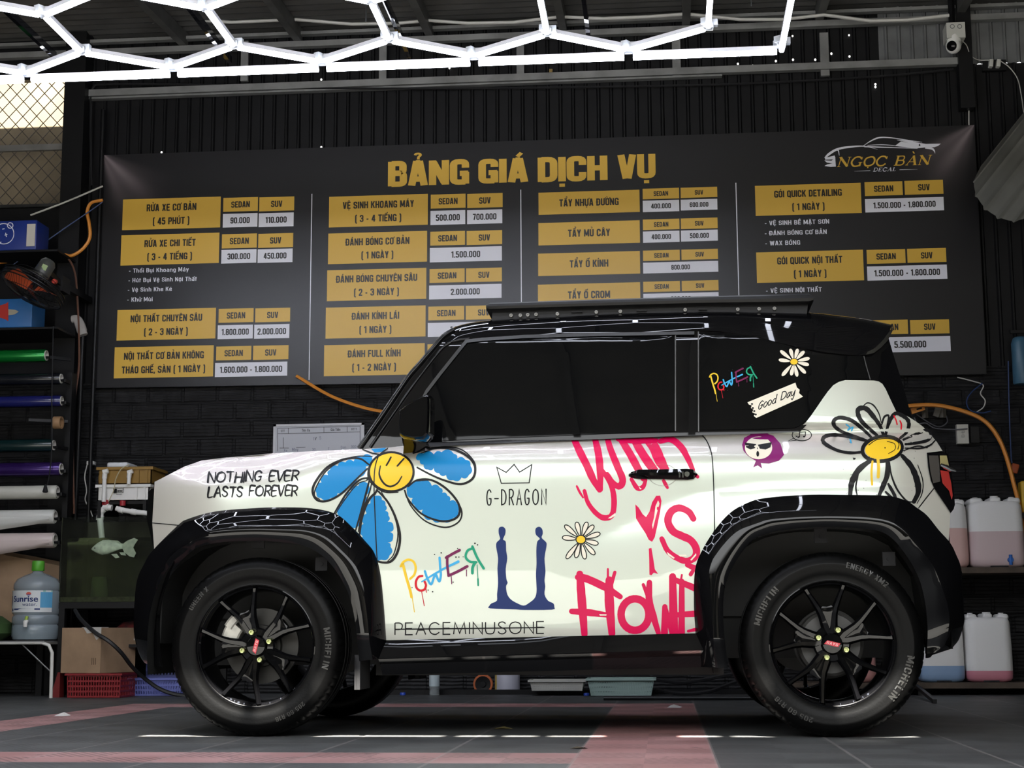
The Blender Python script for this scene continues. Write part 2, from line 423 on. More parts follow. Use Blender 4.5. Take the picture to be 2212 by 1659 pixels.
# steel rails along the top of the back wall
def rail(px0, py0, px1, py1, h, Y, name, m=grey_metal, w=0.05):
    a, b = at(px0, py0, Y), at(px1, py1, Y); mb = MB(); z = (a.z+b.z)/2
    mb.bar((a.x, Y, z), (b.x, Y, z), w, h); return struct(mb.build(name, m, smooth=0))
rail(188, 178, 2078, 160, 0.046, WY-0.04, 'trim_1')
rail(188, 195, 1560, 185, 0.012, WY-0.03, 'trim_2')
rail(-40, 92, 2260, 68, 0.04, WY-0.04, 'trim_3')
rail(-40, 66, 2260, 47, 0.022, WY-0.05, 'trim_4')
k = 5
for px, pt, pb, w in ((828, 85, 176, 0.05), (1124, 82, 175, 0.05), (1460, 76, 170, 0.055), (1779, 72, 165, 0.056), (530, 90, 176, 0.05)):
    t, b_ = at(px, pt, WY-0.03), at(px, pb, WY-0.03); mb = MB(); mb.bar(t, (t.x, t.y, b_.z), 0.03, w, up=(1, 0, 0)); struct(mb.build('trim_%d' % k, grey_metal, smooth=0)); k += 1
t = at(1190, 150, WY-0.03); mb = MB(); mb.bar(t, (t.x, t.y, 4.035), 0.02, 0.022, up=(1, 0, 0)); struct(mb.build('trim_%d' % k, mat('yellowed_steel', (0.30, 0.20, 0.06), 0.6, noise=0.5), smooth=0)); k += 1
p = at(2087, 200, WY-0.06); mb = MB(); mb.bbox(p.x-0.045, p.x+0.045, WY-0.1, WY-0.01, 3.70, 4.46); struct(mb.build('trim_%d' % k, black_satin, smooth=0)); k += 1
p0, p1 = at(138, 400, 4.36), at(182, 400, 4.36); mb = MB(); mb.bbox(p0.x, p1.x, 4.30, WY, 0, 4.46); struct(mb.build('trim_%d' % k, black_satin, smooth=0)); k += 1
p = at(203, 600, 4.3); mb = MB(); mb.cyl((p.x, 4.36, 0), (p.x, 4.36, 3.9), 0.014); struct(mb.build('trim_%d' % k, black_satin)); k += 1
# rafters under the roof
for px in (392, 640, 925, 1215, 1482, 1772, 2078):
    q = at(px, 52, WY-0.1); mb = MB()
    mb.loft([[(q.x-s, y, roof_z(y)-0.09), (q.x-s, y, roof_z(y)), (q.x+s, y, roof_z(y)), (q.x+s, y, roof_z(y)-0.09)] for s in (0.026,) for y in (WY-0.02, -4.75)], closed=True, caps=True)
    struct(mb.build('trim_%d' % k, mat('rafter_grey', (0.10, 0.10, 0.095), 0.5, noise=0.4), smooth=0)); k += 1
# white conduit sagging between the rafters
pts = [(-30, 38), (20, 50), (75, 44), (150, 32), (230, 45), (330, 47), (405, 42), (500, 48), (590, 44), (640, 42), (760, 52), (860, 50), (925, 44), (1010, 50), (1110, 48), (1210, 36), (1300, 40), (1400, 36), (1482, 30), (1600, 42), (1690, 42), (1780, 32), (1880, 45), (1960, 43), (2050, 33)]
yc = WY-0.25
mb = MB(); mb.tube([Vector((at(a, b, yc).x, yc, at(a, b, yc).z)) for a, b in pts], 0.011, 6)
tag(mb.build('conduit', cable_white), 'pale cable conduit sagging from rafter to rafter just under the roof sheets', 'conduit')
# glowing discs standing for daylight at screw holes in the upper sheet
holes = [(248, 70), (247, 76), (386, 67), (279, 112), (309, 112), (342, 111), (382, 110), (385, 164), (694, 172), (862, 147), (971, 147), (1298, 75), (1312, 118), (1345, 117), (1312, 165), (1346, 160), (1378, 162), (1416, 160), (1401, 115), (1476, 149), (1526, 151), (1594, 138), (1626, 142), (1676, 132), (1713, 129), (1761, 129), (1712, 78), (1796, 116), (1835, 122), (1834, 76), (1891, 182), (1891, 188), (694, 318), (349, 329)]
mb = MB()
for px, py in holes:
    q = at(px, py, WY+0.004); r = 0.007 if py > 100 else 0.006
    mb.fan([(q.x+r*math.cos(a), WY+0.004, q.z+r*1.2*math.sin(a)) for a in [2*PI*i/8 for i in range(8)]])
o = mb.build('trim_%d' % k, mat('hole_daylight_glow', (0.8, 0.8, 0.8), emit=(1.0, 0.98, 0.93), estr=1.6), smooth=0); struct(o); k += 1

# cable along the rail and down the corner
def wire(name, pts, Y, r, m, label, cat='cable', group=None, n=6):
    P = [at(a, b, c if c is not None else Y) for a, b, *cc in pts for c in [cc[0] if cc else None]]
    mb = MB(); mb.tube(spline(P, 5), r, n); return tag(mb.build(name, m), label, cat, group)
wire('cable', [(198, 400), (196, 320), (196, 240), (200, 190), (240, 182), (420, 183), (700, 190), (960, 191), (1280, 188), (1600, 181), (1900, 165), (2060, 150)], WY-0.055, 0.008, cable_black, 'black cable running along the top steel rail and down the left corner')

# ================================================================== overhead LED honeycomb
led = mat('led_diffuser', (0.9, 0.95, 1.0), 0.4, emit=(0.83, 0.87, 1.0), estr=LED_STRENGTH)
led_body = mat('led_housing', (0.62, 0.62, 0.66), 0.4)
clear = mat('clear_connector', (0.55, 0.58, 0.62), 0.15, spec=0.6)
ZL = 3.2
grid = empty('hexagon_ceiling_light', (-1.2, 0.15, ZL), 'large white LED honeycomb light grid hanging above the car', 'ceiling light')
def led_tube(a, b, name):
    a, b = Vector(a), Vector(b); t = (b-a).normalized(); a2, b2 = a+t*0.022, b-t*0.022
    h = MB(); h.bar(a2+Vector((0, 0, 0.011)), b2+Vector((0, 0, 0.011)), 0.026, 0.02); o = h.build(name, led_body, grid, smooth=0)
    d = MB(); s = t.cross(Vector((0, 0, 1)))
    pr = [(-0.013, 0.001), (-0.0125, -0.012), (-0.007, -0.019), (0.007, -0.019), (0.0125, -0.012), (0.013, 0.001)]
    d.loft([[p+s*u+Vector((0, 0, w)) for u, w in pr] for p in (a2, b2)], closed=True, caps=True); d.build('diffuser', led, o)
conn = set()
def vtx(x, y): conn.add((round(x, 3), round(y, 3)))
ux = [-3.112+0.7636*i for i in range(6)]            # x of the points nearest the back border, minus half a cell for the other row
lx = [-3.494+0.7636*i for i in range(6)]+[0.324+0.0]
lx = [-3.494+0.7636*i for i in range(6)]
XB0, XB1 = -3.494, 1.066
rows = [1.735, 1.48, 1.0, 0.745, 0.265, 0.01, -0.47, -0.725, -1.205, -1.46]
def zig(yl, yu, low, up):
    pts = sorted([(x, yl) for x in low]+[(x, yu) for x in up])
    for p_, q_ in zip(pts, pts[1:]): led_tube((*p_, ZL), (*q_, ZL), 'light_tube')
    for p_ in pts: vtx(*p_)
    return pts
lowx = [x for x in lx]; upx = ux
for i in range(0, 10, 2):
    flip = (i//2) % 2
    lo_, up_ = (lowx, upx) if not flip else (upx, lowx)
    zig(rows[i], rows[i+1], lo_, up_)
    if i+2 < 10:
        for x in up_: led_tube((x, rows[i+1], ZL), (x, rows[i+2], ZL), 'light_tube')
def sag(x): return 0.0
for yb in (rows[0]+0.02, rows[-1]-0.02):
    xsb = [XB0]+[x for x in (-2.731, -1.967, -1.204, -0.440, 0.324)]+[XB1]
    for a, b in zip(xsb, xsb[1:]): led_tube((a, yb, ZL-0.03), (b, yb, ZL-0.03), 'border_tube')
    for x in xsb: vtx(x, yb)
for xb in (XB0-0.0, XB1):
    ys = [rows[0]+0.02, 1.0, 0.265, -0.47, rows[-1]-0.02]
    for a, b in zip(ys, ys[1:]): led_tube((xb, a, ZL-0.03), (xb, b, ZL-0.03), 'border_tube')
    for y in ys[1:-1]: vtx(xb, y)
cme = None
for x, y in sorted(conn):
    if cme is None:
        c = MB(); c.rbox((0, 0, 0), (0.05, 0.05, 0.034), 0.006)
        for a in (0, 2*PI/3, 4*PI/3): c.bar((0, 0, 0.012), (0.045*math.cos(a), 0.045*math.sin(a), 0.012), 0.032, 0.03)
        o = c.build('corner_connector', clear, grid); cme = o.data
        o.location = (x, y, ZL+0.004)
    else:
        o = link('corner_connector', cme, grid); o.location = (x, y, ZL+0.004)
# black support tracks above the honeycomb
for i, (px, py) in enumerate(((118, 120), (497, 130), (884, 118), (1272, 80))):
    q = atz(px, py, ZL+0.06); mb = MB(); mb.bar((q.x, q.y, ZL+0.06), (q.x, -1.5, ZL+0.06), 0.02, 0.035)
    mb.build('support_track', black_gloss, grid, smooth=0)
for x, y in ((-2.7, 1.3), (-0.9, 1.3), (0.9, 1.3), (-2.7, -1.0), (-0.9, -1.0), (0.9, -1.0)):
    mb = MB(); mb.cyl((x, y, ZL+0.02), (x, y, roof_z(y)), 0.0025, 6); mb.build('hanging_wire', dark_steel, grid)

# ================================================================== the car
YC = 0.81                                  # lengthwise centre plane of the car
car = empty('car', (0, YC, 0), 'white two-door electric SUV with black roof, flower stickers and black wheels', 'car')
def pearl_material():
    m = bpy.data.materials.new('white_pearl_wrap'); nt = nodes_of(m)
    b = N(nt, 'ShaderNodeBsdfPrincipled'); L(nt, b.outputs[0], N(nt, 'ShaderNodeOutputMaterial').inputs[0])
    b.inputs['Base Color'].default_value = (0.545, 0.53, 0.475, 1); b.inputs['Metallic'].default_value = 0.25
    b.inputs['Roughness'].default_value = 0.32; b.inputs['Coat Weight'].default_value = 1.0; b.inputs['Coat Roughness'].default_value = 0.015
    b.inputs['Thin Film Thickness'].default_value = 470; b.inputs['Thin Film IOR'].default_value = 1.9
    b.inputs['Specular IOR Level'].default_value = 0.8
    t = N(nt, 'ShaderNodeTexCoord'); n = N(nt, 'ShaderNodeTexNoise'); n.inputs['Scale'].default_value = 900; L(nt, t.outputs['Object'], n.inputs['Vector'])
    bp = N(nt, 'ShaderNodeBump', i_Strength=0.02, i_Distance=0.001); L(nt, n.outputs[0], bp.inputs['Height']); L(nt, bp.outputs[0], b.inputs['Normal'])
    return m
pearl = pearl_material()
glass_dark = mat('tinted_glass', (0.002, 0.0022, 0.0026), 0.02, spec=0.2)
rubber = mat('tyre_rubber', (0.002, 0.002, 0.002), 0.36, spec=0.11, bump=0.05, bscale=120)
rim_black = mat('gloss_black_rim', (0.003, 0.003, 0.0035), 0.2, coat=1.0, spec=0.0); bsdf(rim_black).inputs['Coat IOR'].default_value = 1.32
under = mat('underbody_black', (0.006, 0.006, 0.006), 0.7)

# side surface of the lower body: y as a function of x and z
HAUNCH = [(1180, 1213), (1296, 1157), (1365, 1125), (1432, 1094), (1469, 1082), (1542, 1062), (1667, 1049), (1811, 1044), (1967, 1049), (2050, 1060)]
HZ = [(at(a, b, 0.04).x, at(a, b, 0.04).z) for a, b in HAUNCH]
SB = [(0.25, .10), (0.36, .062), (0.45, .054), (0.60, .046), (0.80, .043), (0.92, .044), (0.975, .049), (1.005, .058), (1.035, .078), (1.06, .105), (1.085, .145), (1.12, .20)]
SF = [(0.25, .10), (0.36, .062), (0.45, .054), (0.60, .046), (0.80, .044), (0.90, .048), (0.945, .058), (0.98, .078), (1.01, .108), (1.04, .15), (1.08, .22)]
def S_low(x, z):
    t = min(max((x+0.75)/-0.4, 0), 1)                       # the shoulder sits lower along the bonnet
    y = lerp(sinterp(SB, z), sinterp(SF, z+0.02), t*t*(3-2*t))
    if x > HZ[0][0]:                                        # haunch over the rear wheel
        c = interp(HZ, x); w = min((x-HZ[0][0])/0.65, 1.0); d = max(c-z, 0)
        y -= 0.030*w*(1-math.exp(-d/0.10))*(1.0 if d < 0.25 else max(0, 1-(d-0.25)/0.35))
    if x < -1.12: y += 0.62*(-1.12-x)**2*1.6
    if x > 1.18: y += 0.9*(x-1.18)**2
    return y
SG = [(1.0, .105), (1.08, .118), (1.2, .142), (1.35, .175), (1.47, .205), (1.53, .235), (1.58, .29), (1.62, .40)]
def S_up(x, z):
    y = sinterp(SG, z)
    if x > 1.0: y += 0.35*(x-1.0)**2
    return y
def S_all(x, z):
    t = min(max((z-1.06)/0.07, 0), 1)
    return lerp(S_low(x, z), S_up(x, z), t*t*(3-2*t)) if x > -0.8 else S_low(x, z)

def flipped(o, name=None):                                   # the same part on the far side of the car
    me = o.data.copy()
    for v in me.vertices: v.co.y = 2*YC-v.co.y
    me.flip_normals(); n = link(name or o.name, me, car); return n
def panel(name, poly, S, m, off=0.0, depth=0.02, step=14.0, both=True, parent=None, sm=30):
    mb = cut_map([poly], step, lambda a, b: at_surf(a, b, S, off))
    o = mb.build(name, m, parent or car, smooth=sm)
    # turn outward (towards -y) and give the sheet a thickness
    me = o.data
    if sum(p.normal.y*p.area for p in me.polygons) > 0: me.flip_normals()
    if depth:
        bm = bmesh.new(); bm.from_mesh(me)
        edges = [e for e in bm.edges if e.is_boundary]
        r = bmesh.ops.extrude_edge_only(bm, edges=edges)
        for v in r['geom']:
            if isinstance(v, bmesh.types.BMVert): v.co.y += depth
        bm.to_mesh(me); bm.free(); set_smooth(me, sm)
    if both and parent is None: flipped(o)
    return o
def smoothpoly(pts, k=4): return [tuple(p)[:2] for p in spline([(a, b, 0) for a, b in pts], k)]

# --- dark inner body (fills the gaps between the panels)
arcF = [(835, 1440), (800, 1330), (764, 1250), (723, 1190), (660, 1160), (540, 1155), (440, 1165), (390, 1195), (350, 1260), (335, 1350)]
arcR = [(2010, 1380), (1990, 1240), (1940, 1170), (1860, 1130), (1700, 1130), (1610, 1165), (1560, 1240), (1540, 1330), (1530, 1440)]
core = [(400, 1060), (480, 1010), (700, 985), (800, 985), (960, 980), (1500, 955), (1740, 955), (1930, 965), (1960, 1000), (1980, 1110), (2010, 1240), (2020, 1360)]+arcR+arcF+[(345, 1390), (352, 1240), (395, 1160)]
mb = MB()
cw = [at(a, b, 0.14) for a, b in core]
mb.prism([(p.x, p.z) for p in cw], lambda a, b: Vector((a, 0.15, b)), lambda a, b: Vector((a, 2*YC-0.15, b)))
mb.build('inner_body', under, car, smooth=0)
# closed wheel houses: a dark arch liner over each wheel
def liner(cx):
    mb = MB(); lo = []
    for i in range(25):
        a = PI*(-0.015+1.085*i/24); r = 0.405
        c_, s_ = math.cos(a), math.sin(a); X_ = cx+0.425*math.copysign(abs(c_)**0.72, c_); Z_ = 0.335+0.41*math.copysign(abs(s_)**0.85, s_)
        lo.append([(X_, y, Z_) for y in (0.06, 0.20, 0.40, 0.62)])
    mb.loft(lo)
    mb.fan([(cx+0.43*math.copysign(abs(math.cos(t))**0.72, math.cos(t)), 0.40, 0.335+0.415*math.sin(t)**0.85) for t in [PI*(0.055+0.89*i/28) for i in range(29)]])
    return mb.build('wheel_arch_liner', mat('arch_liner', (0.010, 0.010, 0.0095), 0.65, noise=0.4, nscale=12), car)
for cx in (-1.0375, 1.0375):
    o = liner(cx); flipped(o)
    for dx, dz in ((-0.02, 0.375), (0.22, 0.29)):               # fixing tabs on the liner
        mb = MB(); mb.box((cx+dx, 0.10, 0.335+dz), (0.045, 0.012, 0.05)); mb.cyl((cx+dx, 0.09, 0.335+dz), (cx+dx, 0.096, 0.335+dz), 0.008, 10)
        mb.build('liner_clip', black_matte, car, smooth=20)
    pass
mb = MB(); mb.bbox(-0.62, 0.66, 0.16, 2*YC-0.16, 0.215, 0.40); mb.bbox(-1.40, -0.62, 0.42, 2*YC-0.42, 0.25, 0.5); mb.bbox(0.66, 1.35, 0.42, 2*YC-0.42, 0.27, 0.5)
mb.build('underbody', under, car, smooth=0)
mb = MB(); mb.cyl((-1.0375, 0.15, .325), (-1.0375, 2*YC-.15, .325), 0.028); mb.build('axle', dark_steel, car)
mb = MB(); mb.cyl((1.0375, 0.15, .325), (1.0375, 2*YC-.15, .325), 0.035); mb.build('axle', dark_steel, car)

# --- white panels
archF = [(329, 1190), (385, 1136), (406, 1123), (464, 1107), (542, 1100), (600, 1098), (659, 1098), (690, 1101), (727, 1112), (763, 1141), (790, 1170), (809, 1197)]
fender = [(334, 1041), (365, 1025), (398, 1008), (435, 995), (480, 989), (591, 979), (700, 973.5), (775, 970), (838, 967), (823, 979), (815, 992), (809, 1018), (808, 1059), (810, 1110), (812, 1162), (815, 1214), (812, 1222), (800, 1230), (775, 1185), (745, 1150), (715, 1130), (673, 1122), (600, 1120), (542, 1122), (464, 1130), (410, 1148), (390, 1162), (384, 1134), (329, 1129)]
panel('front_fender', fender, S_low, pearl)
panel('bumper_corner', [(329, 1130.5), (384, 1135.5), (391, 1160), (345, 1205), (333, 1188)], S_low, pearl)
door = [(836, 967), (933, 957), (1200, 947), (1504, 936), (1511, 934), (1522, 945), (1529, 958), (1537, 980), (1540, 1010), (1542, 1060), (1543, 1143), (1535, 1165), (1530, 1200), (1518, 1240), (1514, 1300), (1510, 1368), (1220, 1375), (832, 1383), (826, 1340), (818, 1290), (806, 1230), (816, 1214), (813, 1162), (809, 1110), (809, 1059), (810, 1018), (816, 990), (824, 979)]
panel('door', door, S_low, pearl)
cp = [(1512, 934), (1600, 933), (1717, 930)]
quarter = [(1512.5, 934), (1717, 929), (1727, 925), (1741, 912), (1752, 898), (1765, 879), (1778, 860), (1788, 846), (1800, 832), (1812, 825), (1826, 821), (1860, 821.5), (1888, 822), (1898, 824), (1906, 829), (1913, 840), (1925, 866), (1938, 893), (1947, 893), (1962, 900), (1978, 910), (1994, 922), (2009, 937), (2024, 955), (2036, 974), (2002, 978), (2005, 1008), (2011, 1038), (2018, 1054), (1984, 1098), (1981, 1115), (1960, 1105), (1910, 1095), (1830, 1092), (1739, 1092), (1660, 1098), (1613, 1110), (1570, 1140), (1545, 1165), (1544, 1143), (1543, 1060), (1541, 1010), (1538, 980), (1530, 957), (1523, 945)]
def S_quarter(x, z):
    t = min(max((z-1.08)/0.06, 0), 1); return S_all(x, z)-0.007*t
panel('quarter_panel', quarter, S_quarter, pearl)
panel('bumper_corner', [(2018, 1056), (2035, 1080), (2053, 1108), (2051, 1140), (2049, 1172), (2035, 1165), (2003, 1125), (1983, 1108), (1985, 1098)], S_low, pearl)

# --- black wheel-arch flares, each lofted through matched curves
def flare(name, outer, crease, inner, yo, yc, yi, S=S_low, n=6, yin=0.10):
    def crv(c, f): return [f(a, b) for a, b in [tuple(p)[:2] for p in spline([(a, b, 0) for a, b in c], n)]]
    O_ = crv(outer, lambda a, b: at_surf(a, b, S, yo)); 
    K = []; I_ = []; m = len(O_)
    cr = [tuple(p)[:2] for p in spline([(a, b, 0) for a, b in crease], n)]; ir = [tuple(p)[:2] for p in spline([(a, b, 0) for a, b in inner], n)]
    loops = []
    for i in range(m):
        o = O_[i]; t = i/(m-1)
        ex = max(0, o.y-0.06)                                  # follow the rounded corners of the body
        k = at(*cr[i], yc+ex*0.85); w = at(*ir[i], yi+ex*0.75)
        sec = [Vector((o.x, o.y+0.03, o.z)), o]
        for s in (0.12, 0.3, 0.5, 0.7, 0.88):                      # softly crowned upper band
            p = o.lerp(k, s); p.y -= 0.010*math.sin(PI*s); sec.append(p)
        sec.append(k)
        for s in (0.08, 0.3, 0.55, 0.8):
            p = k.lerp(w, s); p.y -= 0.003*math.sin(PI*s); sec.append(p)
        sec += [w, w+Vector((0, 0.006, 0)), Vector((w.x, yin, w.z))]
        loops.append(sec)
    mb = MB(); mb.loft(loops); o = mb.build(name, black_gloss, car, smooth=32)
    me = o.data
    flipped(o); return o
fo = [(320, 1436), (309, 1428), (297, 1403), (289, 1362), (290, 1309), (296, 1253), (311, 1219), (330, 1189), (384, 1135), (406, 1121), (464, 1105), (542, 1098), (600, 1096), (673, 1098), (727, 1111), (763, 1141), (790, 1170), (809, 1195), (821, 1237), (829, 1309), (834, 1381), (837, 1420)]
fc = [(335, 1438), (332, 1425), (326, 1400), (322, 1362), (325, 1315), (333, 1270), (346, 1238), (364, 1206), (399, 1172), (420, 1158), (470, 1147), (542, 1143), (600, 1144), (660, 1147), (700, 1161), (733, 1190), (757, 1216), (772, 1245), (785, 1280), (793, 1330), (798, 1383), (805, 1425)]
fi = [(352, 1440), (350, 1425), (346, 1400), (344, 1362), (346, 1320), (353, 1282), (366, 1250), (382, 1222), (410, 1194), (430, 1182), (472, 1172), (542, 1168), (595, 1170), (640, 1175), (672, 1185), (700, 1204), (722, 1228), (740, 1256), (756, 1292), (766, 1336), (772, 1385), (776, 1428)]
flare('wheel_arch_flare', fo, fc, fi, 0.002, -0.028, -0.020)
ro = [(1507, 1440), (1503, 1400), (1502, 1365), (1499, 1307), (1501, 1234), (1515, 1192), (1544, 1145), (1577, 1108), (1613, 1087), (1652, 1076), (1739, 1069), (1830, 1069), (1915, 1071), (1956, 1081), (1981, 1097), (2003, 1114), (2028, 1145), (2052, 1172), (2065, 1197), (2077, 1233), (2082, 1315), (2083, 1343), (2072, 1380), (2057, 1400)]
rc = [(1545, 1442), (1542, 1400), (1541, 1365), (1541, 1310), (1545, 1262), (1556, 1226), (1582, 1182), (1613, 1147), (1645, 1132), (1672, 1124), (1739, 1119), (1810, 1118), (1890, 1122), (1928, 1131), (1953, 1146), (1972, 1166), (1996, 1194), (2014, 1217), (2027, 1241), (2041, 1282), (2050, 1325), (2050, 1350), (2043, 1388), (2030, 1408)]
ri = [(1572, 1444), (1568, 1400), (1564, 1365), (1562, 1312), (1566, 1268), (1578, 1234), (1600, 1196), (1624, 1168), (1650, 1155), (1680, 1147), (1739, 1140), (1800, 1138), (1872, 1143), (1906, 1150), (1928, 1164), (1946, 1184), (1966, 1212), (1980, 1238), (1990, 1264), (1999, 1304), (2003, 1345), (2004, 1368), (2003, 1395), (2003, 1412)]
flare('wheel_arch_flare', ro, rc, ri, 0.002, -0.028, -0.020)

# --- sill
mb = MB(); lo = []
for i in range(13):
    t = i/12; px = lerp(836, 1505, t); py = lerp(1383, 1368, t)
    px2 = lerp(817, 1528, t); py2 = lerp(1422, 1403, t); px3 = lerp(826, 1560, t); py3 = lerp(1458, 1440, t)
    a = at_surf(px, py, S_low, 0.0); b = at(px2, py2, 0.026); c = at(px3, py3, 0.075)
    lo.append([a+Vector((0, .03, 0)), a+Vector((0, -.004, 0)), a.lerp(b, .5)+Vector((0, -.004, 0)), b, b+Vector((0, .003, -.004)), b.lerp(c, .35)+Vector((0, .014, 0)), b.lerp(c, .75)+Vector((0, .004, 0)), c, c+Vector((0, .12, .01))])
mb.loft(lo); o = mb.build('side_sill', black_gloss, car, smooth=35); flipped(o)
# joint strips and mud flap
mb = MB(); mb.loft([[at(a, b, y) for y in (-0.01, 0.0, 0.20, 0.20)] for a, b in ((766, 1420), (768, 1450), (770, 1488))]); mb.bbox(at(766, 1430, 0).x, at(778, 1430, 0).x, 0.0, 0.2, at(770, 1490, 0).z, at(770, 1415, 0).z)
o = mb.build('mud_flap', black_matte, car, smooth=0); flipped(o)

# --- greenhouse
def strip(polys_w, m, name, S, off, parent=None, both=True, step=16):
    mb = cut_map(polys_w, step, lambda a, b: at_surf(a, b, S, off)); o = mb.build(name, m, parent or car, smooth=30)
    if both and parent is None: flipped(o)
    return o
cabin = [(780, 968), (803, 933), (826, 899), (854, 858), (882, 817), (908, 787), (932, 758), (956, 730), (985, 716), (1040, 708), (1200, 700), (1500, 694), (1700, 694), (1860, 708), (1920, 732), (1928, 760), (1944, 811), (1958, 860), (1971, 908), (1960, 903), (1947, 898), (1936, 896), (1923, 868), (1911, 843), (1900, 832), (1888, 828), (1826, 828), (1806, 838), (1780, 868), (1750, 910), (1728, 933), (1600, 938), (1510, 940), (1200, 952), (930, 962), (835, 970)]
panel('cabin_side', cabin, S_up, black_gloss, off=0.0, depth=0.02, both=True)
win_f = [(1007, 738), (1130, 731), (1300, 727), (1458, 725), (1459, 931), (1300, 937), (1100, 945), (932, 953), (905, 954), (868, 956), (880, 925), (900, 885), (921, 846), (950, 808)]
panel('door_window', win_f, S_up, glass_dark, off=0.004, depth=0.0, step=40)
win_r = [(1510, 718), (1640, 719), (1674, 732), (1717, 752), (1745, 763), (1765, 767), (1866, 769), (1872, 793), (1880, 818), (1824, 818.5), (1809, 822), (1796, 833), (1778, 858), (1741, 908), (1728, 919), (1716, 924), (1637, 927), (1511, 929)]
panel('rear_side_window', win_r, S_up, glass_dark, off=0.004, depth=0.0, step=40)
trimb = mat('satin_window_trim', (0.016, 0.016, 0.017), 0.3)
mb = MB()
for pts, w in (([(918, 960), (1100, 951), (1300, 943.5), (1508, 936)], 11), ([(1508, 935), (1637, 931), (1718, 927.5)], 7)): mb2 = cut_map(ribbon2d(pts, w), 30, lambda a, b: at_surf(a, b, S_all, 0.012)); mb.add(mb2.v, mb2.f)
mb.build('window_trim', trimb, car, smooth=30)
mb = MB()
for pts, w in (([(921, 846), (950, 808), (1007, 737), (1040, 733), (1130, 727), (1300, 722), (1500, 719)], 7), ([(880, 925), (921, 846)], 6)): mb2 = cut_map(ribbon2d(pts, w), 30, lambda a, b: at_surf(a, b, S_up, 0.010)); mb.add(mb2.v, mb2.f)
mb.build('window_frame', trimb, car, smooth=30)
mb = MB()
for pts, w in (([(1459, 724), (1459, 931)], 2.5), ([(1508.5, 716), (1509, 932)], 2.5), ([(1866, 769), (1872, 793), (1880, 820)], 2)): mb2 = cut_map(ribbon2d(pts, w), 30, lambda a, b: at_surf(a, b, S_up, 0.006)); mb.add(mb2.v, mb2.f)
mb.build('pillar_joint', mat('joint_grey', (0.06, 0.06, 0.06), 0.3), car, smooth=30)
for (pts, r) in (([(776, 969), (803, 931), (827, 896), (854, 856), (882, 815), (908, 785), (932, 757), (957, 728), (980, 713)], .011), ([(800, 966), (842, 905), (896, 828), (944, 766), (966, 744), (986, 736), (1014, 732)], .006)):
    mb = MB(); mb.tube(spline([at_surf(a, b, S_up, 0.002) for a, b in pts], 4), r, 10); o = mb.build('pillar_trim', black_gloss, car, smooth=60); flipped(o)
for nm, pts in (('spoiler_end', [(1870, 766), (1887, 763), (1904, 750), (1918, 735), (1930, 711), (1924, 712), (1908, 734), (1890, 752), (1874, 760)]),):
    panel(nm, pts, S_up, mat('spoiler_highlight', (0.12, 0.12, 0.11), 0.15, metal=0.9), off=0.016, depth=0.02)  # silver tone puts the highlight on the black spoiler tip into the colour
# roof: lofted across the car between the two drip rails
rt = [(956, 729), (977, 713), (1006, 703), (1069, 694), (1203, 687), (1358, 679), (1560, 676), (1741, 677), (1809, 683), (1870, 691), (1927, 704)]
re = [(962, 742), (985, 738), (1012, 735), (1075, 730), (1205, 724), (1360, 719), (1560, 716), (1735, 752), (1800, 763), (1872, 766), (1918, 738)]
tops = spline([at(a, b, 0.42) for a, b in rt], 4); eds = spline([at_surf(a, b, S_up, 0.008) for a, b in re], 4)
mb = MB(); lo = []
for e, t in zip(eds, tops):
    sec = []
    c1 = Vector((lerp(e.x, t.x, .5), lerp(e.y, t.y, 0.18), lerp(e.z, t.z, 0.92)))
    for i in range(9):
        s = i/8; sec.append(e*(1-s)**2+c1*2*s*(1-s)+t*s*s)
    for y, dz in ((0.6, 0.010), (YC, 0.014)): sec.append(Vector((t.x, y, t.z+dz)))
    sec = [e+Vector((0, .01, -0.004))]+sec
    sec += [Vector((v.x, 2*YC-v.y, v.z)) for v in reversed(sec[:-1])]
    lo.append(sec)
mb.loft(lo); mb.build('roof', black_gloss, car, smooth=35)
# spoiler end face, windscreen, bonnet, tailgate, nose
def across(name, pts, m, bulge=0.0, bz=0.0, y0=None, n=14, S=S_up):   # sheet spanning the car between the near-side edge line and its mirror
    lo = []
    for a, b in pts:
        e = at_surf(a, b, S, 0.0); row = []
        for i in range(n+1):
            s = i/n; y = lerp(e.y, 2*YC-e.y, s); k = math.sin(PI*s)**0.7 if s not in (0, 1) else 0
            row.append(Vector((e.x+bulge*k, y, e.z+bz*k)))
        lo.append(row)
    mb = MB(); mb.loft(lo); return mb.build(name, m, car, smooth=40)
across('windscreen', [(782, 966), (826, 900), (882, 818), (932, 759), (957, 731)], glass_dark, bulge=-0.05)
across('bonnet', [(336, 1042), (366, 1026), (398, 1009), (436, 996), (480, 990), (591, 980), (700, 974.5), (784, 970)], pearl, bulge=-0.012, bz=0.022, S=S_low)
across('tailgate', [(1916, 738), (1930, 768), (1944, 812), (1958, 862), (1971, 908)], glass_dark, bulge=0.03)
across('tailgate', [(1968, 905), (2009, 938), (2035, 975), (2042, 1030), (2048, 1090), (2050, 1150), (2052, 1172)], pearl, bulge=0.035, S=S_low)
across('rear_bumper', [(2050, 1168), (2066, 1200), (2078, 1236), (2082, 1315), (2083, 1343), (2070, 1384), (2055, 1402)], black_gloss, bulge=0.03, S=S_low)
across('front_grille', [(333, 1040), (329, 1090), (328, 1130), (332, 1188)], black_gloss, bulge=-0.03, S=S_low)
across('front_bumper', [(332, 1188), (311, 1222), (297, 1255), (291, 1310), (290, 1362), (298, 1403), (311, 1429)], black_gloss, bulge=-0.035, S=S_low)
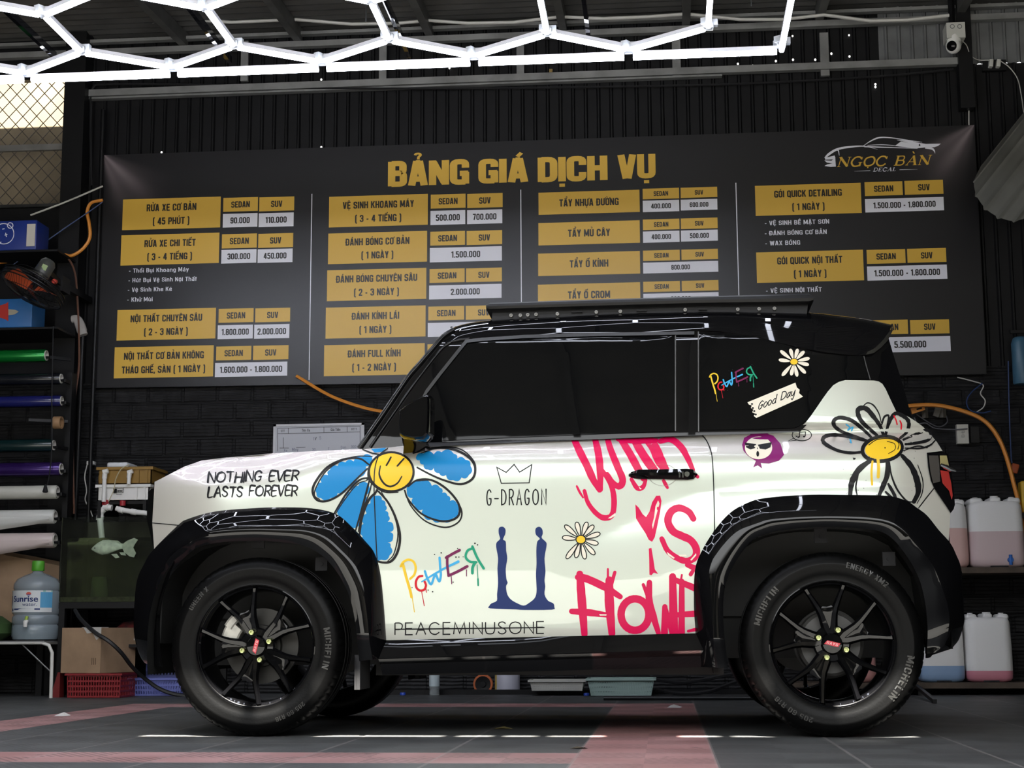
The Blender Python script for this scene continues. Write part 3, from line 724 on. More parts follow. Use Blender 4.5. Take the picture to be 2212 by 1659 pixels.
# headlamp edge seen in profile
mb = MB(); mb.loft([[at(a, b, y) for y in (0.30, 0.45)]+[at(c, b, y) for y in (0.45, 0.30)] for a, c, b in ((327, 333, 1056), (321, 333, 1062), (318, 333, 1090), (317, 331, 1122), (324, 332, 1150), (331, 333, 1184))], closed=True, caps=True)
o = mb.build('headlamp', black_gloss, car, smooth=30); flipped(o)
# rear bumper lower corner
panel('rear_bumper_lip', [(2003, 1400), (2055, 1398), (2057, 1401), (2014, 1415), (2010, 1420), (2003, 1422)], S_low, black_satin, depth=0.04)

# --- tail lamp
lamp_red = mat('tail_lamp_red', (0.35, 0.03, 0.025), 0.08, coat=1.0)
lamp_clear = mat('tail_lamp_smoke', (0.06, 0.055, 0.05), 0.06, coat=1.0)
tl = panel('tail_lamp', [(2002.5, 978), (2036, 977), (2047, 980), (2053, 1003), (2059, 1045), (2063, 1090), (2060, 1100), (2054, 1108), (2042, 1090), (2019, 1056), (2011, 1038), (2005, 1008)], S_low, black_gloss, off=0.010, depth=0.03, step=10)
panel('smoked_lens', [(2006, 984), (2027, 984), (2029, 1005), (2031, 1040), (2016, 1044), (2010, 1020)], S_low, lamp_clear, off=0.014, depth=0, parent=tl)
panel('red_lens', [(2031, 1016), (2049, 1018), (2055, 1045), (2058, 1070), (2056, 1080), (2050, 1060), (2036, 1044)], S_low, lamp_red, off=0.014, depth=0, parent=tl)
panel('clear_lens', [(2030, 984), (2045, 984), (2050, 1006), (2031, 1004)], S_low, mat('amber_clear_lens', (0.30, 0.26, 0.12), 0.08, coat=1.0), off=0.014, depth=0, parent=tl)
mb = MB(); p = [at_surf(2032, 1004, S_low, .02), at_surf(2044, 1009, S_low, .026), at_surf(2053, 1014, S_low, .03)]; p.append(p[-1]+Vector((.02, .0, -.006)))
mb.tube(p, [0.007, 0.009, 0.009, 0.004], 8); mb.build('fin', chrome, tl)
for me_far in [o for o in car.children if o.name.startswith('tail_lamp') and o != tl]: pass

# --- door mirror
def mirror():
    yb, yf = 0.035, -0.115
    prof = [(868, 890), (886, 876), (908, 864), (927, 855), (933, 857), (934, 880), (933, 920), (931, 945), (921, 954), (900, 955), (876, 951), (868, 945), (866, 920)]
    mb = MB(); lo = []
    cx = sum(a for a, _ in prof)/len(prof); cy = sum(b for _, b in prof)/len(prof)
    for y, k in ((yb, 0.86), (yb-0.012, 0.97), (yb-0.03, 1.0), (yf+0.05, 1.0), (yf+0.015, 0.96), (yf, 0.86)):
        lo.append([at(cx+(a-cx)*k, cy+(b-cy)*k, -0.04)*1 for a, b in prof])
        for v in lo[-1]: v.y = y
    mb.loft(lo, closed=True, caps=True); o = mb.build('door_mirror', black_gloss, car, smooth=40)
    g = MB(); P = [at(a, b, -0.04) for a, b in ((929, 866), (930, 900), (929, 938))]
    g.bbox(P[1].x-0.002, P[1].x+0.006, yf+0.02, yb-0.015, P[2].z, P[0].z); g.build('mirror_glass', mat('mirror_glass', (0.5, 0.52, 0.55), 0.03, metal=1.0), o, smooth=0)
    f = MB(); f.loft([[Vector((at(a, b, 0).x, y, at(a, b, 0).z)) for a, b, y in s] for s in ([(872, 948, 0.03), (921, 950, 0.03), (921, 950, -0.05), (872, 948, -0.05)], [(868, 966, 0.09), (921, 962, 0.09), (920, 962, -0.0), (872, 965, 0.0)], [(862, 975, 0.10), (925, 965, 0.10), (915, 972, 0.03), (868, 978, 0.03)])], closed=True, caps=True)
    f.build('mirror_foot', black_gloss, o, smooth=35)
    return o
o = mirror(); flipped(o)

# --- door handle
hb = [at_surf(1432+110/3.455*math.cos(a), 1026+82/3.455*math.sin(a), S_low, 0.0015) for a in [2*PI*i/28 for i in range(28)]]
mb = MB(); ctr = at_surf(1432, 1026, S_low, -0.010)
mb.loft([hb, [v.lerp(ctr, .35)+Vector((0, 0.004, 0)) for v in hb], [v.lerp(ctr, .7)+Vector((0, 0.001, 0)) for v in hb]], closed=True); o = mb.build('handle_recess', pearl, car, smooth=60)
mb = MB(); pts = [(1358, 1027, 3), (1364, 1026, 7), (1380, 1025, 10), (1430, 1025, 10.5), (1460, 1025, 11.5), (1485, 1025, 12), (1498, 1025, 10), (1506, 1025, 3)]
lo = []
for px, py, h in pts:
    c = at_surf(px, py, S_low, 0.0); bow = 0.028 if 1364 < px < 1500 else 0.014
    z = 1/590*h
    lo.append([c+Vector((0, -bow+.018*(abs(s)), s*z)) for s in (-1, -.7, -.3, .3, .7, 1)]+[c+Vector((0, 0.01 if px in (1358, 1506) else -0.005, s*z*.8)) for s in (1, -1)])
mb.loft(lo, closed=True, caps=True); h = mb.build('door_handle', black_gloss, car, smooth=40)
mb = MB(); c = at_surf(1484, 1024, S_low, 0.030); mb.cyl(c, c+Vector((0, 0.01, 0)), 0.0095, 16); mb.build('lock_button', chrome, h)
mb = MB()
for ox in (1468, 1475): 
    c = at_surf(ox, 1025, S_low, 0.029); mb.box(c, (0.006, 0.004, 0.022))
mb.build('lock_trim', mat('handle_silver', (0.25, 0.25, 0.25), 0.15, metal=1), h, smooth=0)
flipped(h)

# --- roof rack
def rack():
    yn = 0.30; zt = lambda px: 0
    A = [(1050, 657), (1059, 653), (1087, 652), (1300, 645), (1500, 639), (1747, 633), (1757, 638)]
    Bm = [(1052, 668), (1058, 671), (1087, 670), (1300, 663.5), (1500, 658), (1747, 655), (1757, 650)]
    B2 = [(1064, 674), (1066, 676), (1087, 676), (1300, 670), (1500, 665), (1742, 661), (1746, 660)]
    Cm = [(1062, 694), (1070, 694), (1087, 692.5), (1300, 681), (1500, 677), (1735, 675), (1741, 675)]
    mb = MB(); lo = []
    for a, b in zip(A, Bm):
        p, q = at(*a, yn), at(*b, yn)
        n = 2*YC-yn
        h = p.z-q.z
        sec = [(yn+.012, q.z), (yn, q.z+h*.2), (yn-.004, q.z+h*.5), (yn, q.z+h*.8), (yn+.012, p.z)]
        lo.append([Vector((p.x, y, z)) for y, z in sec]+[Vector((p.x, 2*YC-y, z)) for y, z in reversed(sec)])
    mb.loft(lo, closed=True, caps=True); o = mb.build('roof_rack', black_satin, car, smooth=35)
    for sgn in (0, 1):
        s = MB()
        f = (lambda y: y) if not sgn else (lambda y: 2*YC-y)
        l2 = []
        for a, b in zip(B2, Cm):
            p, q = at(*a, yn+.03), at(*b, yn+.03)
            l2.append([Vector((p.x, f(yn+.03), p.z+.012)), Vector((q.x, f(yn+.02), q.z-.02)), Vector((q.x, f(yn+.05), q.z-.02)), Vector((p.x, f(yn+.05), p.z+.012))])
        s.loft(l2, closed=True, caps=True)
        s.build('rack_bracket', black_satin, o, smooth=20)
    for px, py in ((1104, 681), (1124, 681), (1140, 680), (1158, 679), (1204, 678), (1288, 674), (1340, 672.5), (1480, 669), (1594, 668), (1640, 667), (1673, 666)):
        c = at(px, py, yn+.018); b = MB(); b.lathe([(0.0075, 0.006), (0.007, -0.002), (0.004, -0.003), (0.0005, -0.001)], 10, c, 'Y'); b.build('bolt', grey_metal, o)
    sl = MB(); 
    for px, w in ((1246, 24), (1386, 22), (1518, 18)):
        c = at(px, 673-(px-1246)*.02, yn+.019); sl.box(c, (w/560, 0.004, 0.007))
    sl.build('bracket_slot', black_matte, o, smooth=0)
rack()

# --- wheels
def wheel(cx, far, rot, drum, name='wheel'):
    sgn = -1 if not far else 1                 # outward direction along y
    y0 = 0.0 if not far else 2*YC              # outer face plane
    Yw = lambda d: y0 - sgn*d                  # d = distance inwards from the outer face
    c = Vector((cx, 0, .325))
    def P(r, a, d): return Vector((cx+r*math.cos(a), Yw(d), .325+r*math.sin(a)))
    # rim barrel and lip
    prof = [(.219, .012), (.2225, .004), (.2225, -.001), (.2195, -.002), (.2165, .004), (.214, .012), (.2085, .016), (.2055, .03), (.203, .06), (.200, .10), (.199, .16), (.2035, .185), (.216, .196), (.219, .19), (.206, .175), (.204, .10), (.212, .02)]
    rim = MB(); N_ = 72
    rim.loft([[P(r, 2*PI*i/N_, d) for i in range(N_)] for r, d in prof], closed=True)
    # five forked spokes
    for k in range(5):
        a = math.radians(rot+72*k)
        for s in (-1, 1):
            lo = []
            for r, off, w, d0, h in ((.030, .00, .036, .022, .034), (.055, .20, .036, .020, .032), (.080, .205, .031, .018, .030), (.105, .205, .028, .016, .028), (.130, .235, .025, .013, .026), (.165, .285, .021, .009, .024), (.190, .312, .019, .006, .022), (.209, .325, .022, .004, .024)):
                ac = a+s*off; t = Vector((-math.sin(ac), 0, math.cos(ac)))
                q = P(r, ac, d0)
                inw = Vector((0, -sgn, 0))
                lo.append([q-t*w*.5+inw*h*.45, q-t*w*.22, q+t*w*.22, q+t*w*.5+inw*h*.45, q+t*w*.36+inw*h, q-t*w*.36+inw*h])
            rim.loft(lo, closed=True, caps=True)
        # web joining the fork near the hub, with a pocket behind it
        lo = []
        for r, off, d0 in ((.045, .26, .022), (.075, .22, .020), (.105, .20, .018), (.126, .19, .016), (.134, .12, .018)):
            lo.append([P(r, a-off, d0), P(r-.004*(r > .13), a, d0+.002), P(r, a+off, d0), P(r, a+off, d0+.03), P(r, a-off, d0+.03)])
        rim.loft(lo, closed=True, caps=True)
    rim.loft([[P(r, 2*PI*i/36, d) for i in range(36)] for r, d in ((.066, .06), (.066, .030), (.060, .024), (.040, .022), (.036, .026), (.001, .026))], closed=True)
    w = rim.build(name, rim_black, car, smooth=32)
    # tyre
    tp = [(.215, .004), (.2225, -.001), (.232, .001), (.245, -.0035), (.262, -.0075), (.275, -.0075), (.279, -.0085), (.283, -.0075), (.297, -.002), (.306, .004), (.313, .011), (.3175, .018), (.3215, .028), (.3235, .04), (.3235, .052), (.316, .054), (.316, .061), (.324, .063), (.325, .098), (.317, .100), (.317, .107), (.325, .109), (.324, .144), (.316, .146), (.316, .153), (.3235, .155), (.3215, .179), (.3175, .189), (.313, .196), (.297, .208), (.275, .214), (.25, .208), (.225, .198), (.21, .19)]
    n = 264; jit = [0, 0, 0, 1] 
    loops = []
    for j, (r, d) in enumerate(tp):
        notch = 10 <= j <= 13 or 27 <= j <= 28
        loops.append([P(r-(0.0035 if notch and (i % 4 == 0) else 0), 2*PI*(i+(.35 if i % 4 == 3 else -.35 if i % 4 == 1 else 0))/n, d) for i in range(n)])
    ty = MB(); ty.loft(loops, closed=True); tyre = ty.build('tyre', rubber, w, smooth=38)
    # centre cap with red badge, four nuts
    cap = MB(); cap.loft([[P(r, 2*PI*i/28, d) for i in range(28)] for r, d in ((.036, .026), (.036, .012), (.033, .008), (.0005, .007))], closed=True); cc = cap.build('centre_cap', rim_black, w, smooth=30)
    if not far:
        b = MB(); ra = math.radians(rot-96+(-15 if drum else 72)); ra = math.radians(-14 if drum else 76)
        u = Vector((math.cos(ra), 0, math.sin(ra))); v = Vector((-math.sin(ra), 0, math.cos(ra))); q = P(0, 0, .0063)
        b.add([q-u*.026-v*.0075-u*.002, q+u*.022-v*.0075, q+u*.027+v*.0075, q-u*.020+v*.0075], [(0, 1, 2, 3)]); bd = b.build('badge', mat('badge_red', (0.62, 0.03, 0.05), 0.3), w, smooth=0)
        wheel_txt.append((cx, q, u, v, w, drum))
    nut = mat('gold_green_nut', (0.42, 0.46, 0.22), 0.25, metal=1.0)
    for k in range(4):
        a = math.radians((rot-30 if drum else rot-3)+90*k); nb = MB(); q = .052
        cxy = P(q, a, 0); M_ = 6
        nb.loft([[Vector((cxy.x+r*math.cos(2*PI*i/12), Yw(d), cxy.z+r*math.sin(2*PI*i/12))) for i in range(12)] for r, d in ((.0115, .024), (.0115, .004), (.009, .000), (.005, .0005), (.004, .008), (.0005, .008))], closed=True)
        nb.build('wheel_nut', nut, w, smooth=30)
    # brake
    bk = MB()
    if drum: bk.loft([[P(r, 2*PI*i/40, d) for i in range(40)] for r, d in ((.03, .07), (.105, .075), (.115, .085), (.118, .14), (.125, .145), (.125, .16), (.03, .16))], closed=True); bk.build('brake_drum', mat('drum_iron', (0.035, 0.034, 0.032), 0.5), w, smooth=30)
    else:
        bk.loft([[P(r, 2*PI*i/48, d) for i in range(48)] for r, d in ((.04, .075), (.075, .075), (.078, .095), (.138, .097), (.138, .115), (.06, .115))], closed=True); bk.build('brake_disc', mat('disc_iron', (0.03, 0.029, 0.026), 0.5, metal=0.6), w, smooth=30)
        ca = MB()
        for r0, r1, a0, a1, d0, d1 in ((.085, .15, 140, 172, .06, .135), (.12, .155, 128, 150, .055, .07), (.095, .13, 172, 184, .062, .075)):
            g = []
            for i in range(7):
                aa = math.radians(lerp(a0, a1, i/6)); g.append([P(r0, aa, d0+.006), P(r0+.006, aa, d0), P(r1-.008, aa, d0), P(r1, aa, d0+.008), P(r1, aa, d1), P(r0, aa, d1)])
            ca.loft(g, closed=True, caps=True)
        ca.build('brake_caliper', mat('cast_caliper', (0.55, 0.53, 0.47), 0.5, metal=0.3, noise=0.3, nscale=30), w, smooth=30)
    return w, tyre
wheel_txt = []
wf, tyf = wheel(-1.0375, False, 111, False)
wrr, tyr = wheel(1.0375, False, 96, True)
wheel(-1.0375, True, 40, False); wheel(1.0375, True, 10, True)

# ================================================================== lettering
# heavy condensed capitals drawn as strokes on a 7.2 x 14 grid: (corner radius, closed?, points)
def _p(s): return [tuple(float(v) for v in q.split(',')) for q in s.split()]
BLK = {}
def _def(ch, w, *strokes): BLK[ch] = (w, [(r, c, _p(s)) for r, c, s in strokes])
V_ = '1.2,0 1.2,14'
_def('A', 7.6, (0, 0, '1.25,0 3.3,14'), (0, 0, '6.35,0 4.3,14'), (0, 0, '2,3.6 5.6,3.6'), (0, 0, '2.9,13 4.7,13'))
_def('B', 7.2, (0, 0, V_), (1.7, 0, '1.2,12.9 5.8,12.9 5.8,7.4 1.2,7.4'), (1.7, 0, '1.2,7.2 6,7.2 6,1.1 1.2,1.1'))
_def('C', 7.2, (2, 0, '6,9 6,12.8 1.2,12.8 1.2,1.2 6,1.2 6,5'))
_def('D', 7.2, (0, 0, V_), (2.4, 0, '1.2,12.8 6,12.8 6,1.2 1.2,1.2'))
_def('E', 6.4, (0, 0, V_), (0, 0, '1.2,12.9 6.4,12.9'), (0, 0, '1.2,7.1 5.8,7.1'), (0, 0, '1.2,1.1 6.4,1.1'))
_def('F', 6.2, (0, 0, V_), (0, 0, '1.2,12.9 6.2,12.9'), (0, 0, '1.2,7.1 5.6,7.1'))
_def('G', 7.2, (2, 0, '6,9.3 6,12.8 1.2,12.8 1.2,1.2 6,1.2'), (0, 0, '6,0.2 6,6.9'), (0, 0, '3.7,6.1 7.1,6.1'))
_def('H', 7.4, (0, 0, V_), (0, 0, '6.2,0 6.2,14'), (0, 0, '1.2,7.1 6.2,7.1'))
_def('I', 2.4, (0, 0, V_))
_def('K', 7.4, (0, 0, V_), (0, 0, '6.3,14 2.4,6.0'), (0, 0, '3.2,8.4 6.4,0'))
_def('L', 6.0, (0, 0, V_), (0, 0, '1.2,1.1 6,1.1'))
_def('M', 9.4, (0, 0, V_), (0, 0, '8.2,0 8.2,14'), (0, 0, '1.5,13.6 4.7,2'), (0, 0, '7.9,13.6 4.7,2'))
_def('N', 7.6, (0, 0, V_), (0, 0, '6.4,0 6.4,14'), (0, 0, '1.5,13 6.1,1'))
_def('O', 7.2, (2, 1, '1.2,1.2 6,1.2 6,12.8 1.2,12.8'))
_def('P', 7.0, (0, 0, V_), (1.9, 0, '1.2,12.8 5.9,12.8 5.9,6.2 1.2,6.2'))
_def('Q', 7.2, (2, 1, '1.2,1.2 6,1.2 6,12.8 1.2,12.8'), (0, 0, '4.2,3.2 6.8,-.8'))
_def('R', 7.3, (0, 0, V_), (1.7, 0, '1.2,12.8 5.9,12.8 5.9,6.9 1.2,6.9'), (0, 0, '4.6,7 6.1,0'))
_def('S', 7.2, (1.9, 0, '6,9.6 6,12.8 1.2,12.8 1.2,7.4 6,6.6 6,1.2 1.2,1.2 1.2,4.4'))
_def('T', 6.8, (0, 0, '3.4,0 3.4,14'), (0, 0, '0,12.9 6.8,12.9'))
_def('U', 7.2, (2, 0, '1.2,14 1.2,1.2 6,1.2 6,14'))
_def('V', 7.4, (0, 0, '1.2,14 3.3,0'), (0, 0, '6.2,14 4.1,0'))
_def('W', 10.4, (0, 0, '1.2,14 2.9,0'), (0, 0, '4.9,13 3.3,0'), (0, 0, '5.5,13 7.1,0'), (0, 0, '9.2,14 7.5,0'))
_def('X', 7.4, (0, 0, '1.2,14 6.2,0'), (0, 0, '6.2,14 1.2,0'))
_def('Y', 7.2, (0, 0, '1.2,14 3.5,6'), (0, 0, '6,14 3.7,6'), (0, 0, '3.6,0 3.6,7'))
_def('0', 7.0, (2.1, 1, '1.2,1.2 5.8,1.2 5.8,12.8 1.2,12.8'))
_def('1', 4.6, (0, 0, '3.2,0 3.2,14'), (0, 0, '0.2,11.2 3.4,12.6'))
_def('2', 6.8, (1.9, 0, '1.2,9.4 1.2,12.8 5.7,12.8 5.7,8.2 1.4,2 1.4,0.4'), (0, 0, '0.3,1.1 6.8,1.1'))
_def('3', 6.8, (1.8, 0, '1.2,9.8 1.2,12.8 5.6,12.8 5.6,7.4 2.6,7.4'), (1.8, 0, '2.6,7 5.7,7 5.7,1.2 1.2,1.2 1.2,4.2'))
_def('4', 7.2, (0, 0, '5,0 5,14'), (0, 0, '4.6,13.6 1,4'), (0, 0, '0.2,3.9 7.2,3.9'))
_def('5', 6.8, (1.8, 0, '1.2,3.8 1.2,1.2 5.7,1.2 5.7,8 1.3,8'), (0, 0, '1.5,6.9 1.5,14'), (0, 0, '1.4,12.9 6.4,12.9'))
_def('6', 6.8, (1.9, 0, '5.7,10 5.7,12.8 1.2,12.8 1.2,1.2 5.7,1.2 5.7,7.6 1.6,7.6'))
_def('7', 6.4, (0, 0, '0,12.9 6.4,12.9'), (0, 0, '5.2,13 2.6,0'))
_def('8', 6.8, (1.7, 1, '1.2,7.3 5.6,7.3 5.6,12.8 1.2,12.8'), (1.7, 1, '1.2,1.2 5.7,1.2 5.7,7 1.2,7'))
_def('9', 6.8, (1.9, 0, '1.2,4 1.2,1.2 5.7,1.2 5.7,12.8 1.2,12.8 1.2,6.4 5.4,6.4'))
_def('.', 2.4, (0, 0, '1.2,0 1.2,2.4')); _def(',', 2.4, (0, 0, '1.4,2.4 0.8,-1.6')); _def('-', 4.4, (0, 0, '0.4,5.4 4,5.4'))
_def('(', 3.6, (1.6, 0, '3.4,14.6 1.4,13 1.4,-1 3.4,-2.6')); _def(')', 3.6, (1.6, 0, '0.2,14.6 2.2,13 2.2,-1 0.2,-2.6'))
_def(' ', 3.4); _def('h', 6.8, (0, 0, V_), (1.8, 0, '1.2,9 5.6,9 5.6,0')); _def('o', 6.8, (1.9, 1, '1.2,1.1 5.6,1.1 5.6,9 1.2,9'))
_def('i', 2.4, (0, 0, '1.2,0 1.2,10'), (0, 0, '1.2,11.6 1.2,13.6')); _def('u', 6.8, (1.8, 0, '1.2,10 1.2,1.1 5.6,1.1'), (0, 0, '5.6,0 5.6,10'))
_def('a', 6.8, (1.7, 0, '1.4,9 5.6,9 5.6,0'), (1.5, 0, '5.6,5.6 1.2,5.6 1.2,1.1 5.6,1.1')); _def('n', 6.8, (0, 0, '1.2,0 1.2,10'), (1.8, 0, '1.2,9 5.6,9 5.6,0'))
_def('g', 6.8, (1.8, 1, '1.2,1.1 5.6,1.1 5.6,9 1.2,9'), (1.6, 0, '5.6,9 5.6,-2.4 1.2,-2.4')); _def('y', 6.8, (0, 0, '1.1,10 3.4,0'), (0, 0, '5.7,10 2.4,-3.4'))
_def('t', 4.4, (0, 0, '2,0 2,13'), (0, 0, '0,9.2 4.4,9.2')); _def('e', 6.8, (1.8, 0, '5.6,3.2 5.6,1.1 1.2,1.1 1.2,9 5.6,9 5.6,5 1.4,5'))
def rounded(pts, r, closed, seg=4):
    if not r: return pts
    n = len(pts); out = []
    for i, p in enumerate(pts):
        if not closed and i in (0, n-1): out.append(p); continue
        p = Vector(p); a = Vector(pts[i-1]); b = Vector(pts[(i+1) % n]); k = min(r, (a-p).length*.5, (b-p).length*.5)
        q0 = p+(a-p).normalized()*k; q1 = p+(b-p).normalized()*k
        for j in range(seg+1):
            t = j/seg; out.append(tuple(q0*(1-t)**2+p*2*t*(1-t)+q1*t*t))
    return out
def mark(mk, x, top, w):      # Vietnamese diacritics over (or under) a letter whose centre is x
    P = []
    R = lambda s, t=1.5, r=0: P.extend(ribbon2d(rounded([(x+a, top+b) for a, b in _p(s)], r, False), t))
    if mk == '\u0301': R('-.2,1 1.4,3.2', 1.7)
    elif mk == '\u0300': R('.2,1 -1.4,3.2', 1.7)
    elif mk == '\u0309': R('-1.2,3.3 -.9,4.2 .7,4.2 1.1,3.2 .1,2.2 .1,.9', 1.1, .6)
    elif mk == '\u0303': R('-1.8,1.5 -.8,2.6 .8,1.5 1.8,2.6', 1.1, .5)
    elif mk == '\u0302': R('-2.2,.8 0,2.6 2.2,.8', 1.3)
    elif mk == '\u0306': R('-2,2.6 -1.2,1.1 1.2,1.1 2,2.6', 1.2, .8)
    elif mk == '\u0323': P.extend(ribbon2d([(x-1.1, -2.2), (x+1.1, -2.2)], 1.8))
    return P
def block_text(s, gap=1.1, t=2.4):   # list of 2-D polygons on the 14-high grid, and the total width
    out = []; x = 0
    for ch in s:
        if ch in 'Đđ': base, mk = 'D', ['bar']
        else:
            d = unicodedata.normalize('NFD', ch); base, mk = d[0], list(d[1:])
        w, st = BLK[base]
        for r, c, pts in st: out += ribbon2d(rounded([(x+a, b) for a, b in pts], r, c), t, closed=bool(c))
        top = 14.0 if base.isupper() else 10.0; lift = 0
        for m in mk:
            if m == 'bar': out += ribbon2d([(x-1, 7), (x+3.8, 7)], 1.7)
            elif m == '\u031b': out += ribbon2d(rounded([(x+w-1.4, top-1.2), (x+w+1.0, top-.6), (x+w+1.2, top+1.8)], 1, False), 1.5)
            elif m == '\u0302' : out += mark(m, x+w/2, top, w); lift = 1.6
            else: out += mark(m, x+w/2+(1.9 if lift and m in '\u0301\u0300\u0309' else 0), top+lift*.7, w)
        if base == 'i' and mk: pass
        x += w+gap
    return out, x-gap
def fit_text(mb, s, cx, cz, h, maxw, fn, gap=1.1, t=2.4, sx=1.0, align=0.5):
    """centre the text at (cx, cz), cap height h, at most maxw wide; fn maps (x, z) to a point"""
    P, w = block_text(s, gap, t); k = h/14.0; kx = k*sx
    if w*kx > maxw: kx = maxw/w
    for poly in P: mb.fan2([fn(cx+(a-w*align)*kx, cz+(b-7)*k) for a, b in poly], True)
    return w*kx
def fan2(s, pts, lift=False):
    if lift: s.lv = (getattr(s, 'lv', 0)+1) % 5; pts = [v+Vector((0, -0.00008*s.lv, 0)) for v in pts]
    return s.add(pts, [tuple(range(len(pts)))])
MB.fan2 = fan2

# thin drawn letters in a unit box (x scaled by the first number), '~' marks a smooth curve
THIN = {
 'A': (.8, ['0,0 .5,1 1,0', '.2,.38 .8,.38']), 'C': (.9, ['~.95,.82 .6,1 .2,.88 .02,.5 .2,.12 .6,0 .95,.18']), 'D': (.75, ['0,0 0,1', '~0,1 .55,.95 .95,.7 .98,.4 .7,.1 0,0']),
 'E': (.6, ['1,1 0,1 0,0 1,0', '0,.52 .9,.52']), 'F': (.6, ['1,1 0,1 0,0', '0,.52 .85,.52']), 'G': (.8, ['~.9,.85 .6,1 .2,.9 .02,.5 .2,.08 .6,0 .88,.15 .9,.42', '.9,.42 .55,.42']),
 'H': (.75, ['0,0 0,1', '1,0 1,1', '0,.5 1,.5']), 'I': (.08, ['.5,0 .5,1']), 'L': (.6, ['0,1 0,0 1,.02']), 'M': (1.0, ['0,0 .12,1 .5,.08 .88,1 1,0']), 'N': (.75, ['0,0 0,1 1,0 1,1']),
 'O': (.95, ['~.5,1 .12,.85 0,.5 .12,.15 .5,0 .88,.15 1,.5 .88,.85 .5,1']), 'P': (.6, ['0,0 0,1', '~0,1 .6,1 .95,.88 1,.7 .9,.52 .6,.44 0,.44']),
 'R': (.7, ['0,0 0,1', '~0,1 .6,1 .95,.86 .9,.62 .5,.48 0,.46', '.45,.46 1,0']), 'S': (.7, ['~.92,.86 .6,1 .2,.94 .1,.72 .4,.54 .8,.4 .95,.18 .65,0 .25,.03 .02,.2']), 'T': (.75, ['0,1 1,1', '.5,1 .5,0']),
 'U': (.75, ['0,1 0,.3', '~0,.3 .15,.06 .5,0 .85,.06 1,.3', '1,.3 1,1']), 'V': (.75, ['0,1 .5,0 1,1']), '-': (.6, ['0,.42 1,.42']), ' ': (.5, []),
 'o': (.55, ['~.5,.62 .1,.5 0,.28 .2,.03 .6,.0 .95,.2 .95,.45 .6,.62']), 'd': (.6, ['~.85,.5 .5,.6 .1,.4 .1,.1 .5,0 .85,.2', '.9,1.05 .85,.3 1,0']), 'a': (.6, ['~.85,.5 .5,.62 .1,.4 .1,.08 .45,0 .85,.45', '.88,.6 .85,.1 1.05,.05']),
 'y': (.6, ['~0,.58 .1,.1 .5,.05 .85,.5', '~.9,.6 .8,-.2 .5,-.5 .2,-.3']), 'g': (.7, ['~.95,.8 .6,.95 .15,.7 .05,.3 .3,0 .7,.1 .9,.45 .5,.42']),
}
def thin_text(s, gap=.22, aspect=1.0, jit=0.0, brush=None):   # returns list of (points) polylines in a unit-height frame and the width
    rnd = random.Random(3); out = []; x = 0
    for ch in s:
        w, st = THIN[ch]; w *= aspect
        dy = rnd.uniform(-jit, jit); sl = rnd.uniform(-jit, jit)
        for q in st:
            sm = q[0] == '~'; pts = [(x+a*w+sl*b, b+dy) for a, b in _p(q.lstrip('~'))]
            if sm: pts = [tuple(p)[:2] for p in spline([(a, b, 0) for a, b in pts], 4)]
            out.append(pts)
        x += w+gap
    return out, x-gap

# ================================================================== stickers on the car
ink = mat('sticker_black', (0.008, 0.008, 0.009), 0.3, spec=0.18)
pink = mat('sticker_magenta', (0.62, 0.004, 0.075), 0.3, spec=0.18)
blue = mat('sticker_blue', (0.01, 0.21, 0.50), 0.3, spec=0.18)
yellow = mat('sticker_yellow', (0.80, 0.52, 0.03), 0.3, spec=0.18)
navy = mat('sticker_navy', (0.011, 0.028, 0.125), 0.3, spec=0.18)
cream = mat('sticker_cream', (0.74, 0.69, 0.58), 0.3, spec=0.18)
plum = mat('sticker_plum', (0.16, 0.012, 0.075), 0.3, spec=0.18)
red = mat('sticker_red', (0.60, 0.008, 0.02), 0.3, spec=0.18)
sky_ = mat('sticker_sky_blue', (0.05, 0.38, 0.68), 0.3, spec=0.18)
green = mat('sticker_green', (0.015, 0.30, 0.17), 0.3, spec=0.18)
purple = mat('sticker_purple', (0.20, 0.012, 0.13), 0.3, spec=0.18)
def ZM(x0, y0, s): return lambda q: [(x0+a/s, y0+b/s) for a, b in (_p(q) if isinstance(q, str) else q)]
def sticker(label, layers, S=S_low, step=14, base=0.0012):
    allm = MB(); mats = []
    for i, (m, polys) in enumerate(layers):
        if not polys: continue
        if m not in mats: mats.append(m)
        allm.mi = mats.index(m)
        for lv in range(3):                      # strokes that cross lie a hair apart
            if polys[lv::3]:
                mb = cut_map(polys[lv::3], step, lambda a, b: at_surf(a, b, S, base+0.0003*i+0.00008*lv)); allm.add(mb.v, mb.f)
    o = allm.build('sticker', mats, car, smooth=40, fix=False); o['label'] = label; return o
def sm2(pts, k=5, closed=False): return [tuple(p)[:2] for p in spline([(a, b, 0) for a, b in pts], k, closed)]
def brush(z, q, w, s, taper=(1, 1), k=5, closed=False, rough=0.0):   # a drawn stroke
    pts = sm2(z(q), k, closed); n = len(pts); rnd = random.Random(len(q))
    ws = [w/s*lerp(taper[0], 1, min(1, i/(0.25*n)))*lerp(1, taper[1], max(0, (i/n-.6)/.4))*(1+rnd.uniform(-rough, rough)) for i in range(n)]
    return ribbon2d(pts, ws, closed=closed, rnd=True)
def ell(cx, cy, rx, ry, n=32, rot=0): 
    c, s = math.cos(rot), math.sin(rot)
    return [(cx+rx*math.cos(a)*c-ry*math.sin(a)*s, cy+rx*math.cos(a)*s+ry*math.sin(a)*c) for a in [2*PI*i/n for i in range(n)]]
